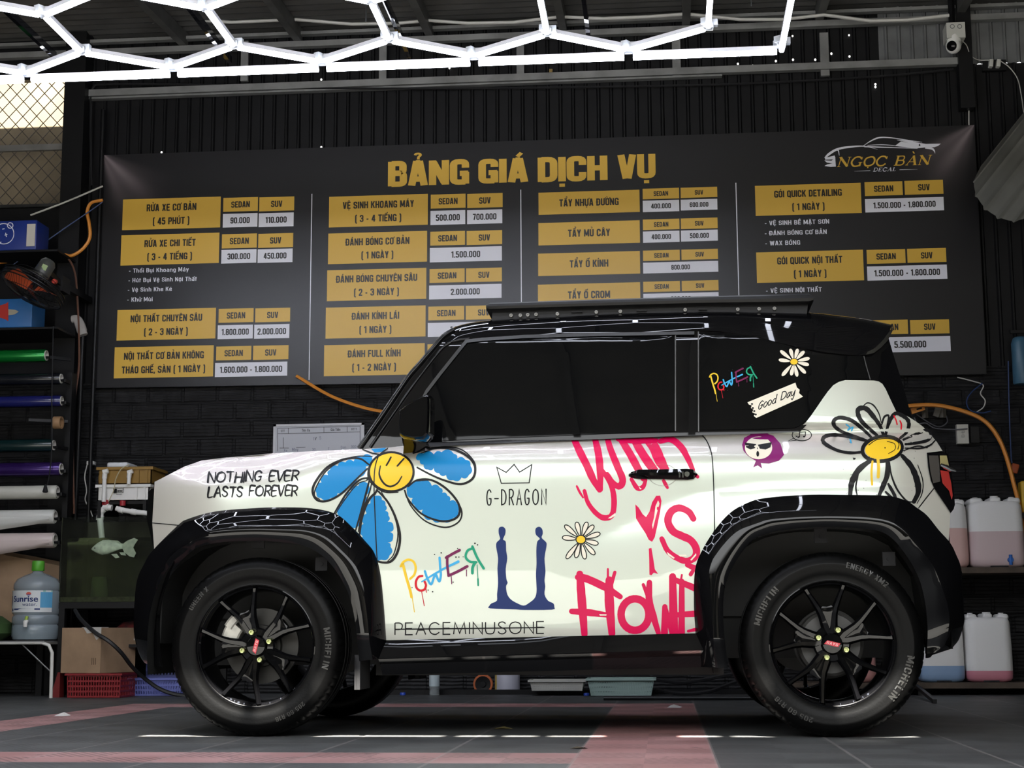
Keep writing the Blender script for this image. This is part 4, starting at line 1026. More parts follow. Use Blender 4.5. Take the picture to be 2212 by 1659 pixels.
def scallop(pts, k=.34):
    area = sum(a[0]*b[1]-b[0]*a[1] for a, b in zip(pts, pts[1:]+pts[:1])); sg = -1 if area > 0 else 1; out = []
    for a, b in zip(pts, pts[1:]+pts[:1]):
        d = (b[0]-a[0], b[1]-a[1])
        for i in range(5):
            t = i/5; h = k*4*t*(1-t)*sg; out.append((a[0]+d[0]*t-d[1]*h, a[1]+d[1]*t+d[0]*h))
    return out
zd = ZM(660, 940, 3.607)
# big smiling daisy over fender and door
fills = ['515,165 440,172 375,205 310,212 250,240 190,270 175,312 132,328 125,368 95,400 85,450 120,490 196,488 250,452 330,400 400,330 470,245',
         '480,372 410,395 350,440 320,490 285,540 250,612 320,680 390,722 415,660 445,580 470,470',
         '560,470 505,530 475,610 450,690 445,790 478,860 520,940 590,970 655,935 662,870 640,835 682,795 655,755 685,712 640,675 645,625 620,590 622,545 595,505',
         '790,440 825,385 900,360 985,395 1045,408 1065,450 1105,470 1125,512 1180,535 1190,590 1150,645 1060,668 985,655 920,625 915,580 850,545 835,490',
         '860,175 920,143 1000,150 1060,132 1155,145 1182,182 1245,192 1285,240 1272,310 1215,330 1150,350 1095,310 1040,295 1000,255 955,268 920,230 890,195']
blue_polys = [scallop(zd(q), .28) for q in fills]+[zd('512,108 628,98 600,128 540,136')]
outl = [('492,228 420,182 300,188 170,250 80,360 55,440 90,505 170,512 280,455 400,340 480,262', 15), ('520,165 400,165 280,200 160,280 85,400 70,470 110,500', 8),
        ('500,330 420,350 330,440 265,540 222,612', 13), ('498,345 475,440 432,600 390,742', 13), ('480,352 400,385 300,510 235,612', 7), ('520,330 500,440 440,600 410,752', 8),
        ('560,432 490,510 440,640 420,780', 16), ('520,968 600,992 670,980 720,900 735,780 700,640 640,520 570,440', 16), ('590,440 680,600 720,760 690,920 640,982', 8),
        ('800,400 870,350 980,350 1100,420 1190,530 1195,620 1130,665 1030,665 900,610 800,500 772,430', 14), ('850,358 1000,355 1120,440 1210,570 1205,660 1130,712 1040,712 920,660 820,550 778,450', 10),
        ('840,140 950,110 1080,98 1200,128 1290,190 1322,260 1300,340 1210,382 1090,355 980,310 870,252', 15), ('900,140 1060,92 1210,110 1310,200 1325,290 1290,350 1230,376', 8), ('445,110 520,140 600,152', 9), ('550,300 480,345', 10), ('560,415 540,460', 12)]
blk = []
for q, w in outl: blk += brush(zd, q, w*1.25, 3.607, (.7, .7))
face = [zd(ell(668, 285, 172, 150, 36))]
ring = ribbon2d(zd(ell(668, 285, 174, 152, 40)), 17/3.607, closed=True)+brush(zd, '520,200 490,260 490,340 540,400 620,445 720,445', 9, 3.607)
feat = brush(zd, '665,172 648,205 630,235', 13, 3.607)+brush(zd, '766,183 740,212 715,240', 13, 3.607)+brush(zd, '583,240 575,310 610,375 660,400 715,375 750,322', 15, 3.607, (.6, .6))
sticker('large blue-petalled daisy with a smiling yellow face', [(blue, blue_polys), (ink, blk), (yellow, face), (ink, ring+feat)])
# crown and name
cr = ribbon2d(zd('1490,250 1525,375 1742,372 1762,230 1668,288 1625,228 1563,290'), 8/3.607, closed=True)
sticker('thin hand-drawn crown', [(ink, cr)])
P, w = thin_text('G-DRAGON', .30, .52); gx, gy = 1412, 545
gp = []
for pts in P: gp += ribbon2d(zd([(gx+a/w*462, gy-b*118-a/w*6) for a, b in pts]), 10/3.607, rnd=True)
sticker('thin narrow capitals under the crown', [(ink, gp)])
# navy pair of standing silhouettes joined in a U
q = '1505,730 1515,716 1540,714 1558,735 1556,770 1545,795 1540,815 1560,830 1563,900 1572,960 1560,1040 1565,1120 1575,1150 1562,1180 1572,1240 1600,1280 1650,1310 1700,1328 1740,1308 1785,1270 1800,1220 1798,1150 1795,1080 1800,1000 1798,900 1805,830 1825,810 1815,795 1795,775 1790,740 1800,720 1825,714 1845,735 1848,770 1840,800 1875,835 1877,870 1862,960 1870,1060 1862,1130 1868,1180 1862,1240 1890,1290 1930,1310 1938,1340 1920,1360 1700,1362 1640,1358 1440,1350 1432,1330 1450,1310 1490,1290 1492,1240 1500,1150 1495,1040 1500,960 1485,870 1490,835 1515,810 1512,790 1505,765'
sticker('navy U shape made of two standing silhouettes', [(navy, [sm2(zd(q), 3, True)])])
# colourful dripping letters, on the door and again on the rear side window
def power(z, s, S, label):
    y = brush(z, '742,1022 760,990 800,970 840,985 858,1030 848,1085 815,1120', 18, s)+brush(z, '757,1000 785,1110 812,1200 826,1262', 21, s)+brush(z, '832,1270 848,1378', 6, s)
    r = brush(z, '910,1097 880,1105 860,1142 864,1187 890,1210 925,1203 938,1170 928,1142', 18, s)+brush(z, '905,1222 925,1330', 6, s)+brush(z, '938,1195 941,1225', 7, s)
    b = brush(z, '930,1060 950,1120 978,1162 1000,1110 1016,1088 1030,1122 1044,1138 1054,1090 1050,1040 1044,955', 18, s)+brush(z, '905,1142 1060,1050 1190,985', 17, s, (.5, 1.3))
    e = brush(z, '1095,955 1150,922 1200,896', 22, s)+brush(z, '1104,945 1104,1010 1114,1092', 20, s)+brush(z, '1114,1095 1190,1060 1260,1022', 22, s)+brush(z, '1135,1100 1139,1158', 7, s)+brush(z, '1254,1050 1254,1098', 7, s)
    g = brush(z, '1305,880 1262,900 1248,950 1280,985 1330,990', 19, s)+brush(z, '1300,868 1340,960 1388,1038', 20, s)+brush(z, '1322,990 1302,1030 1300,1075', 22, s)+brush(z, '1336,1010 1343,1120', 6, s)+brush(z, '1343,1120 1345,1170', 13, s)
    dk = [z(ell(a, c, q, q, 10)) for a, c, q in ((1320, 843, 7), (1340, 855, 6), (1057, 917, 6), (1005, 930, 5), (1172, 950, 6), (1195, 950, 5), (1185, 883, 5), (1150, 1145, 5), (955, 1207, 5), (990, 1220, 6), (1228, 948, 4), (830, 1188, 4))]
    return sticker(label, [(yellow, y), (red, r), (sky_, b), (plum, e), (green, g), (ink, dk)], S=S)
power(zd, 3.607, S_low, 'multicoloured dripping hand-lettered word on the door')
zw = ZM(1440, 620, 3.253)
power(lambda q: zw([(300+(a-740)*.515, 545+(b-840)*.48) for a, b in (_p(q) if isinstance(q, str) else q)]), 3.253*1.95, lambda x, z: S_up(x, z)-.005, 'small multicoloured dripping word on the rear side window')
# struck-through thin capitals along the bottom of the door
P, w = thin_text('PEACEMINUSONE', .27, 1.0); pp = []
for pts in P: pp += ribbon2d(zd([(697+a/w*1160, 1556-b*92-a/w*12) for a, b in pts]), 9/3.607)
pp += ribbon2d(zd('700,1513 1862,1499'), 10/3.607)
sticker('thin black capitals with a line struck through them', [(ink, pp)])
# brushed two-line lettering on the fender
hp = []
for txt, x0, x1, yb, ht in (('NOTHING EVER', 449, 646, 1041, 21), ('LASTS FOREVER', 449, 644, 1073, 21)):
    P, w = thin_text(txt, .22, 1.0, .06)
    for pts in P:
        pts = [(x0+(a+.16*b)/(w+.16)*(x1-x0), yb-b*ht-a/w*3) for a, b in pts]; n = len(pts)
        pts = sm2(pts, 3) if n > 2 else sm2([pts[0], ((pts[0][0]+pts[1][0])/2+.5, (pts[0][1]+pts[1][1])/2), pts[1]], 3)
        hp += ribbon2d(pts, [lerp(4.7, 2.4, i/(len(pts)-1)) for i in range(len(pts))], rnd=True)
sticker('two lines of black brush lettering on the front fender', [(ink, hp)])
# small daisies
def daisy(z, c, rx, ry, tips, wd, s, S, label, fillm, line, outline=True):
    fl, ol = [], []
    for tx, ty in tips:
        d = Vector((tx-c[0], ty-c[1])); L_ = d.length; d.normalize(); nrm = Vector((-d.y, d.x)); lp = []
        for i in range(18):
            a = 2*PI*i/18; u = .5-.5*math.cos(a); v = math.sin(a)*(.35+.65*u)
            lp.append((c[0]+d.x*(u*.8+.2)*L_+nrm.x*v*wd/2, c[1]+d.y*(u*.8+.2)*L_+nrm.y*v*wd/2))
        fl.append(z(lp)); ol += ribbon2d(z(lp), line/s, closed=True)
    cen = z(ell(*c, rx, ry)); 
    return sticker(label, [(fillm, fl), (ink, ol if outline else []), (yellow, [cen]), (ink, ribbon2d(cen, line/s, closed=True))], S=S)
zp = ZM(1180, 920, 3.455)
daisy(zp, (258, 848), 36, 31, [(138, 742), (226, 718), (305, 718), (354, 742), (402, 802), (388, 880), (362, 960), (290, 994), (220, 984), (150, 990), (120, 832)], 48, 3.455, S_low, 'small white daisy with black outline on the door', cream, 7.5)
daisy(zw, (895, 525), 28, 22, [(798, 446), (868, 433), (922, 433), (968, 450), (1006, 500), (1001, 547), (978, 607), (918, 630), (875, 622), (810, 625), (787, 511)], 36, 3.253, lambda x, z: S_up(x, z)-.005, 'small cream daisy on the rear side window', cream, 4, outline=False)
# magenta brush graffiti
st = [('205,95 250,190 310,310 350,400 398,480', 44), ('362,90 388,200 402,330 404,475', 42), ('415,330 470,410 500,500 505,600 485,672 425,685 365,645 310,570 285,485', 33), ('228,450 250,495 275,535', 14),
      ('455,90 482,180 530,300 570,400 548,450 500,428 455,360', 40), ('535,98 680,112 822,108', 32), ('545,82 620,200 690,330 725,395', 44), ('640,78 720,210 790,310 835,350', 50), ('735,78 800,150 850,260 905,352', 62), ('850,115 925,98 1000,150 1050,230 1095,330', 38), ('635,398 680,465 722,455 742,405', 28), ('875,408 890,435 905,462', 22), ('1085,330 1130,380', 20),
      ('1098,692 1062,640 990,612 930,642 908,712 945,785 1010,820 1080,855 1120,920 1108,980 1050,1008 975,985 905,930 862,842', 44), ('1052,1038 1110,1062', 34), ('1115,1050 1078,1108', 24),
      ('235,1130 300,1140 440,1205 552,1275', 44), ('250,1105 265,1300 285,1556', 50), ('470,1150 470,1300 490,1552', 54), ('190,1384 310,1392 455,1412', 40), ('460,1068 460,1160', 14), ('512,1092 480,1200', 24),
      ('770,1168 768,1300 805,1440 838,1548', 40), ('724,1185 765,1290', 24), ('885,1350 882,1548', 40), ('885,1350 942,1548', 34), ('943,1125 952,1548', 52), ('1012,1160 1010,1545', 38), ('965,1150 1112,1212', 40), ('950,1412 1112,1402', 38), ('1060,1532 1112,1520', 20), ('1012,1112 1000,1180', 14)]
pk = []
for q, w in st: pk += brush(zp, q, w*1.28, 3.455, (.8, .65) if ' ' in q else (1, 1), rough=.04)
pk += ribbon2d(zp(ell(662, 1408, 104, 118, 30)), 56/3.455, closed=True)
pk.append(zp('665,585 690,610 720,660 745,680 770,640 790,570 820,522 850,520 860,560 850,640 830,740 810,830 790,865 765,850 740,800 700,740 670,690'))
pk.append(zp('765,915 785,910 800,1000 810,1070 835,1105 802,1095 785,1115 770,1110 768,1000'))
wt = [zp('835,555 845,580 815,690 795,770 790,740 805,680 815,600'), zp('460,690 515,650 520,668 480,690'), zp('985,962 1040,960 1050,972 1000,976'), zp('900,940 960,985 950,992 910,965'), zp('1075,1000 1118,950 1120,965 1085,1005'), zp('395,1405 450,1406 448,1416 400,1416'), zp('690,452 712,470 700,474')]
sticker('magenta brush graffiti words running down the door', [(pink, pk), (cream, wt)])
# purple hooded emblem, speech bubble with a note
hood = zw('530,1110 545,1060 600,1030 690,1025 750,1045 800,1100 825,1178 790,1220 720,1240 662,1236 672,1276 640,1252 608,1268 627,1222 570,1185 540,1150')
sticker('round purple hooded emblem on the rear quarter', [(purple, [hood]), (cream, [zw(ell(646, 1130, 96, 80))]), (ink, [zw('548,1092 630,1104 622,1132 590,1142 560,1128'), zw('640,1108 738,1090 730,1126 695,1142 655,1136'), zw(ell(640, 1172, 10, 20, 14)), zw(ell(638, 1134, 3, 7, 8))])], S=S_quarter, step=10)
bub = ribbon2d(zw(ell(950, 1040, 68, 40, 30)), 6/3.253, closed=True)+ribbon2d(zw('893,1062 853,1083 912,1076'), 5/3.253)
note = ribbon2d(zw('934,1055 934,1020 976,1018 974,1050'), 6/3.253)+[zw(ell(926, 1055, 8, 6, 10)), zw(ell(966, 1051, 8, 6, 10)), zw('905,1040 914,1047 920,1040 917,1050 922,1056 913,1053 906,1057 909,1049')]
sticker('small outlined speech bubble with a music note', [(ink, bub+note)], S=S_quarter)
# torn paper note on the rear window
tape = [zw('568,810 905,672 915,705 935,722 930,745 958,770 930,785 630,920 612,905 622,890 602,880 610,862 592,850 598,832 578,826')]
gd = []
P, w = thin_text('good day'.replace('g', 'g', 1).replace('d day', 'd Day'), .16, 1.0, .03)
for pts in P:
    tp_ = [(642+a/w*258+b*12, 862-a/w*104-b*58) for a, b in pts]
    gd += ribbon2d(zw(tp_), 6.5/3.253, rnd=True)
for a, b in ((600, 822), (606, 850), (616, 872), (626, 896)): gd.append(zw(ell(a, b, 8, 7, 10)))
sticker('torn cream paper note with black handwriting', [(cream, tape), (ink, gd)], S=lambda x, z: S_up(x, z)-.005)
# big black brush-drawn daisy on the rear quarter
bl = [('1390,1078 1250,1046 1150,1040 1100,1062 1112,1100 1200,1148 1290,1165 1372,1160', 27), ('1440,1058 1380,1000 1300,938 1220,917 1176,938 1182,980 1240,1020 1330,1052 1405,1078', 27), ('1478,1042 1385,960 1347,900 1350,856 1402,855 1455,912 1502,980 1524,1042', 33), ('1380,838 1412,814 1455,832 1492,890 1508,952', 10),
      ('1538,1042 1560,960 1592,902 1622,888 1682,920 1703,962 1685,1022 1640,1062', 27), ('1512,965 1530,912 1560,905 1552,962', 14), ('1665,1072 1760,1030 1832,1005 1858,1040 1832,1078 1740,1098 1680,1104', 23), ('1675,1132 1780,1134 1850,1112 1885,1080', 13), ('1665,1150 1760,1118 1832,1130', 10),
      ('1655,1185 1720,1262 1760,1360 1768,1440 1738,1508', 42), ('1738,1508 1690,1505 1625,1430 1582,1330 1566,1232', 13), ('1765,1250 1800,1360 1795,1450 1760,1520', 8), ('1445,1210 1352,1282 1302,1372 1288,1478', 42), ('1350,1300 1330,1400 1340,1470', 12), ('1552,1215 1550,1320 1520,1400 1488,1478', 36), ('1558,1385 1590,1440 1620,1500', 24), ('1540,1440 1580,1480', 20)]
bp_ = []
for q, w in bl: bp_ += brush(zw, q, w, 3.253, (.7, .65), rough=.12)
bp_ += ribbon2d(zw(ell(1515, 1137, 140, 86, 36, -.13)), 26/3.253, closed=True)
rn = random.Random(5)
for _ in range(46): bp_.append(zw(ell(rn.uniform(1240, 1760), rn.uniform(900, 1460), *([rn.uniform(1.5, 3.6)]*2), 8)))
bp_.append(zw('1308,1198 1330,1200 1325,1212 1312,1214'))
yl = [zw(ell(1520, 1135, 126, 74, 36, -.13))]+brush(zw, '1447,1225 1440,1300 1444,1388', 15, 3.253)+brush(zw, '1485,1210 1490,1270 1487,1335', 21, 3.253)
in2 = brush(zw, '1420,1110 1480,1072 1570,1066 1630,1095 1625,1140', 6, 3.253)+brush(zw, '1550,1085 1600,1100 1605,1140 1560,1170', 5, 3.253)+[zw(ell(1535, 1130, 5, 5, 8))]
rd_ = brush(zw, '1598,905 1612,935 1620,965', 9, 3.253)+brush(zw, '1640,940 1650,965 1648,1000', 10, 3.253)
bb = brush(zw, '1262,965 1285,985 1275,1005 1308,985 1300,1010', 9, 3.253)+brush(zw, '1290,1070 1296,1094', 10, 3.253)
sticker('big black brush-drawn daisy with dripping yellow centre', [(ink, bp_), (yellow, yl), (ink, in2), (red, rd_), (sky_, bb)], S=S_quarter)
# panel joints
for q, w in (([(838, 968), (823, 979), (815, 991), (809, 1018), (808, 1059), (810, 1110), (812, 1162), (815, 1214), (818, 1230)], 2.3), ([(1510, 934), (1522, 946), (1529, 957), (1537, 979), (1540, 1010), (1542, 1060), (1543, 1120), (1543.5, 1146)], 2.3), ([(329, 1129.5), (357, 1132), (385, 1134.5)], 1.6), ([(1984, 1097), (2000, 1076), (2017, 1055)], 1.6)):
    cut_map(ribbon2d(sm2(q, 3), w), 30, lambda a, b: at_surf(a, b, S_low, 0.003)).build('panel_joint', ink, car)

# raised lettering on the near tyres
ltr = mat('raised_rubber_letters', (0.016, 0.016, 0.015), 0.25)
def tyre_text(cx, w, items):
    for s, a_mid, r, h, span in items:
        P, W_ = block_text(s, 1.6, 2.2); k = h/14; mb = MB()
        for poly in P:
            pts = []
            for x, y in poly:
                aa = math.radians(a_mid)-((x/W_)-.5)*span/r; rr = r-h/2+y*k
                dd = -.0095 if .262 < rr < .285 else -.0078
                pts.append(Vector((cx+rr*math.cos(aa), dd, .325+rr*math.sin(aa))))
            mb.fan2(pts, True)
        mb.build('sidewall_lettering', ltr, w, smooth=0, fix=False)
tyre_text(1.0375, wrr, [('MICHELIN', -27, .272, .026, .17), ('MICHELIN', 150, .272, .022, .15), ('ENERGY XM2', 62, .281, .02, .16), ('205 60 R16', -122, .276, .018, .15)])
tyre_text(-1.0375, wf, [('MICHELIN', -2, .272, .024, .15), ('GREEN X', 141, .277, .018, .10), ('205 60 R16', -60, .276, .016, .12)])
# badge letters on the centre caps
for cx, q, u, v, w, drum in wheel_txt:
    P, W_ = block_text('RAYS', 1.4, 2.2); mb = MB(); hub = next(c for c in w.children if c.name.startswith('centre_cap')); bd = hub
    for poly in P: mb.fan2([q+u*((x/W_-.5)*.040+(y-7)*.0001)+v*((y-7)/14*.009)+Vector((0, -.0004, 0)) for x, y in poly])
    mb.build('badge_lettering', mat('badge_pink', (0.85, 0.45, 0.45), 0.4), w, smooth=0, fix=False)

# ================================================================== price board
YB = WY-0.055
def board_material():
    m = bpy.data.materials.new('printed_board'); nt = nodes_of(m)
    b = N(nt, 'ShaderNodeBsdfPrincipled'); L(nt, b.outputs[0], N(nt, 'ShaderNodeOutputMaterial').inputs[0])
    g = N(nt, 'ShaderNodeNewGeometry'); cols = None
    base = (0.0115, 0.011, 0.0125, 1)
    prev = None
    for cx, cz, a0 in ((-3.30, 3.61, -50), (2.50, 3.61, -132)):          # the fans of pale rays printed in the two top corners
        sub = N(nt, 'ShaderNodeVectorMath', operation='SUBTRACT'); L(nt, g.outputs['Position'], sub.inputs[0]); sub.inputs[1].default_value = (cx, YB, cz)
        s = N(nt, 'ShaderNodeSeparateXYZ'); L(nt, sub.outputs[0], s.inputs[0])
        ln = N(nt, 'ShaderNodeVectorMath', operation='LENGTH'); L(nt, sub.outputs[0], ln.inputs[0])
        fall = N(nt, 'ShaderNodeMapRange', i_1=0.0, i_2=0.62, i_3=1.0, i_4=0.0, interpolation_type='SMOOTHSTEP'); L(nt, ln.outputs[1], fall.inputs[0])
        an = N(nt, 'ShaderNodeMath', operation='ARCTAN2'); L(nt, s.outputs[2], an.inputs[0]); L(nt, s.outputs[0], an.inputs[1])
        df = N(nt, 'ShaderNodeMath', operation='SUBTRACT'); L(nt, an.outputs[0], df.inputs[0]); df.inputs[1].default_value = math.radians(a0)
        ab = N(nt, 'ShaderNodeMath', operation='ABSOLUTE'); L(nt, df.outputs[0], ab.inputs[0])
        cone = N(nt, 'ShaderNodeMapRange', i_1=0.05, i_2=0.62, i_3=1.0, i_4=0.0, interpolation_type='SMOOTHSTEP'); L(nt, ab.outputs[0], cone.inputs[0])
        w = N(nt, 'ShaderNodeMath', operation='SINE'); mu = N(nt, 'ShaderNodeMath', operation='MULTIPLY'); L(nt, df.outputs[0], mu.inputs[0]); mu.inputs[1].default_value = 14; L(nt, mu.outputs[0], w.inputs[0])
        wr_ = N(nt, 'ShaderNodeMapRange', i_1=-1, i_2=1, i_3=0.55, i_4=1.0); L(nt, w.outputs[0], wr_.inputs[0])
        f1 = N(nt, 'ShaderNodeMath', operation='MULTIPLY'); L(nt, fall.outputs[0], f1.inputs[0]); L(nt, cone.outputs[0], f1.inputs[1])
        f2 = N(nt, 'ShaderNodeMath', operation='MULTIPLY'); L(nt, f1.outputs[0], f2.inputs[0]); L(nt, wr_.outputs[0], f2.inputs[1])
        if prev is None: prev = f2.outputs[0]
        else:
            a = N(nt, 'ShaderNodeMath', operation='ADD'); L(nt, prev, a.inputs[0]); L(nt, f2.outputs[0], a.inputs[1]); prev = a.outputs[0]
    mx = N(nt, 'ShaderNodeMix', data_type='RGBA'); L(nt, prev, mx.inputs[0]); mx.inputs[6].default_value = base; mx.inputs[7].default_value = (0.22, 0.18, 0.19, 1)
    L(nt, mx.outputs[2], b.inputs['Base Color']); b.inputs['Roughness'].default_value = 0.33
    return m
gold = mat('print_gold', (0.72, 0.44, 0.06), 0.35); whitep = mat('print_white', (0.80, 0.80, 0.86), 0.35); blackp = mat('print_black', (0.018, 0.016, 0.014), 0.35)
board = empty('price_board', (-0.4, YB, 2.0), 'wide black service price board with gold boxes hung on the back wall', 'sign')
c = [at(225, 335, YB), at(2105, 270, YB), at(2131, 808, YB), at(203, 838, YB)]
mb = MB(); mb.prism([(p.x, p.z) for p in c], lambda a, b: Vector((a, YB, b)), lambda a, b: Vector((a, YB+0.02, b))); mb.build('panel', board_material(), board, smooth=0)
z1 = lambda a, b: (200+a/3.073, 300+b/3.073); z2 = lambda a, b: (640+a/3.073, 300+b/3.073); z3 = lambda a, b: (1100+a/4.148, 280+b/4.148); z4 = lambda a, b: (1580+a/2.9625, 240+b/2.9625)
def wrect(zf, tl, br):
    p, q = at(*zf(*tl), YB), at(*zf(*br), YB); return p.x, q.x, q.z, p.z
goldm, whitem, darkt, lightt, goldt = MB(), MB(), MB(), MB(), MB()
L1, L2 = -0.0015, -0.003
def quad(mb, r, d=L1):
    x0, x1, z0, z1_ = r; mb.add([(x0, YB+d, z0), (x1, YB+d, z0), (x1, YB+d, z1_), (x0, YB+d, z1_)], [(0, 1, 2, 3)])
pt = lambda x, z: Vector((x, YB+L2, z))
def cell(zf, tl, br, lines, kind='g', h=None):
    r = wrect(zf, tl, br); quad(goldm if kind == 'g' else whitem, r); x0, x1, za, zb = r; cx = (x0+x1)/2; H = zb-za
    if isinstance(lines, str): lines = [lines]
    for i, s in enumerate(lines):
        hh = h or (H*0.44 if len(lines) == 1 else H*0.225)
        cz = (za+zb)/2+(0 if len(lines) == 1 else (H*.20 if i == 0 else -H*.24))
        fit_text(darkt, s, cx, cz, hh, (x1-x0)*.93, pt, sx=1.04, t=2.6)
def block(zf, name, tl, br, sed, suv, prices):
    cell(zf, tl, br, name, h=None if len(name) == 2 else 0.048)
    cell(zf, *sed, 'SEDAN'); cell(zf, *suv, 'SUV')
    for r, s in prices: cell(zf, *r, s, 'w')
block(z1, ['RỬA XE CƠ BẢN', '( 45 PHÚT )'], (203, 403), (847, 588), ((869, 393), (1097, 478)), ((1108, 389), (1338, 475)), [(((866, 499), (1094, 583)), '90.000'), (((1104, 495), (1334, 580)), '110.000')])
block(z1, ['RỬA XE CHI TIẾT', '( 3 - 4 TIẾNG )'], (192, 641), (838, 824), ((860, 634), (1090, 722)), ((1101, 631), (1331, 718)), [(((856, 738), (1087, 822)), '300.000'), (((1097, 734), (1327, 818)), '450.000')])
block(z1, ['NỘI THẤT CHUYÊN SÂU', '( 2 - 3 NGÀY )'], (166, 1137), (815, 1325), ((838, 1129), (1068, 1216)), ((1081, 1126), (1311, 1213)), [(((832, 1238), (1063, 1325)), '1.800.000'), (((1074, 1234), (1306, 1322)), '2.000.000')])
block(z1, ['NỘI THẤT CƠ BẢN KHÔNG', 'THÁO GHẾ, SÀN ( 1 NGÀY )'], (148, 1384), (800, 1577), ((822, 1379), (1053, 1466)), ((1067, 1374), (1300, 1463)), [(((814, 1488), (1292, 1572)), '1.600.000 - 1.800.000')])
block(z2, ['VỆ SINH KHOANG MÁY', '( 3 - 4 TIẾNG )'], (219, 385), (873, 570), ((893, 371), (1124, 457)), ((1135, 366), (1370, 453)), [(((891, 479), (1122, 566)), '500.000'), (((1134, 474), (1368, 560)), '700.000')])
block(z2, ['ĐÁNH BÓNG CƠ BẢN', '( 1 NGÀY )'], (213, 629), (868, 815), ((890, 617), (1120, 703)), ((1131, 612), (1367, 699)), [(((887, 725), (1365, 808)), '1.500.000')])
block(z2, ['ĐÁNH BÓNG CHUYÊN SÂU', '( 2 - 3 NGÀY )'], (206, 873), (863, 1062), ((885, 865), (1118, 951)), ((1127, 860), (1365, 946)), [(((882, 974), (1363, 1055)), '2.000.000')])
block(z2, ['ĐÁNH KÍNH LÁI', '( 1 NGÀY )'], (197, 1121), (858, 1312), ((877, 1114), (1115, 1200)), ((1125, 1109), (1363, 1196)), [(((873, 1222), (1360, 1305)), '1.200.000')])
block(z2, ['ĐÁNH FULL KÍNH', '( 1 - 2 NGÀY )'], (186, 1370), (852, 1563), ((871, 1364), (1112, 1450)), ((1122, 1359), (1361, 1446)), [(((867, 1470), (1358, 1555)), '')])
block(z3, ['TẨY NHỰA ĐƯỜNG'], (262, 566), (1170, 738), ((1195, 531), (1523, 616)), ((1535, 522), (1865, 604)), [(((1196, 638), (1524, 731)), '400.000'), (((1536, 629), (1866, 716)), '600.000')])
block(z3, ['TẨY MỦ CÂY'], (261, 838), (1172, 1014), ((1197, 807), (1526, 892)), ((1537, 797), (1868, 883)), [(((1198, 914), (1527, 1006)), '400.000'), (((1538, 905), (1870, 995)), '500.000')])
block(z3, ['TẨY Ố KÍNH'], (259, 1112), (1174, 1290), ((1198, 1085), (1529, 1170)), ((1542, 1076), (1871, 1160)), [(((1199, 1193), (1874, 1273)), '800.000')])
block(z3, ['TẨY Ố CROM'], (257, 1390), (1176, 1570), ((1200, 1364), (1531, 1449)), ((1545, 1356), (1876, 1440)), [(((1201, 1472), (1878, 1560)), '800.000')])
block(z4, ['GÓI QUICK DETAILING', '( 1 NGÀY )'], (150, 479), (834, 652), ((851, 456), (1097, 537)), ((1106, 447), (1357, 529)), [(((854, 564), (1361, 635)), '1.500.000 - 1.800.000')])
block(z4, ['GÓI QUICK NỘI THẤT', '( 1 NGÀY )'], (158, 905), (849, 1083), ((864, 889), (1115, 972)), ((1123, 882), (1376, 965)), [(((867, 995), (1382, 1073)), '1.500.000 - 1.800.000')])
cell(z4, (880, 1340), (1131, 1425), 'SEDAN'); cell(z4, (1142, 1338), (1396, 1422), 'SUV'); cell(z4, (885, 1450), (1404, 1536), '5.500.000', 'w')
def note_line(zf, s, x0, x1, y, h=28):
    p, q = at(*zf(x0, y), YB), at(*zf(x1, y-(x1-x0)*.01), YB); hz = at(*zf(x0, y-h/2), YB).z-at(*zf(x0, y+h/2), YB).z
    P, w = block_text(s, 1.1, 2.0); k = hz/14; kx = (q.x-p.x)/w
    for poly in P: lightt.fan2([pt(p.x+a*kx, p.z+(b-7)*k) for a, b in poly], True)
for s, a, b, y in (('- Thổi Bụi Khoang Máy', 242, 640, 876), ('- Hút Bụi Vệ Sinh Nội Thất', 238, 693, 940), ('- Vệ Sinh Khe Kẽ', 234, 528, 1003), ('- Khử Mùi', 230, 400, 1068)): note_line(z1, s, a, b, y)
for s, a, b, y in (('- VỆ SINH BỀ MẶT SƠN', 212, 626, 718), ('- ĐÁNH BÓNG CƠ BẢN', 212, 610, 783), ('- WAX BÓNG', 215, 440, 847), ('- VỆ SINH NỘI THẤT', 220, 578, 1150)): note_line(z4, s, a, b, y)
for (pa, pb), w in ((((674, 419), (658, 821)), .006), (((1125, 410), (1122, 800)), .006), (((1589.5, 395), (1595, 790)), .006)):
    p, q = at(*pa, YB), at(*pb, YB); quad(lightt, (p.x-w/2, p.x+w/2, q.z, p.z), L2)
# headline
for word, xa, xb, ya, yb in (('BẢNG', 840, 1012, 350, 397.5), ('GIÁ', 1035, 1140, 345, 393), ('DỊCH', 1163, 1311, 341, 389), ('VỤ', 1335, 1415, 335, 384)):
    p, q = at(xa, ya, YB), at(xb, yb, YB); P, w = block_text(word, .9, 3.0); goldt = MB()
    for poly in P: goldt.fan2([pt(lerp(p.x, q.x, a/w), lerp(q.z, p.z, b/14)) for a, b in poly], True)
    goldt.build('gold_lettering', gold, board, smooth=0, fix=False)
goldt = MB()
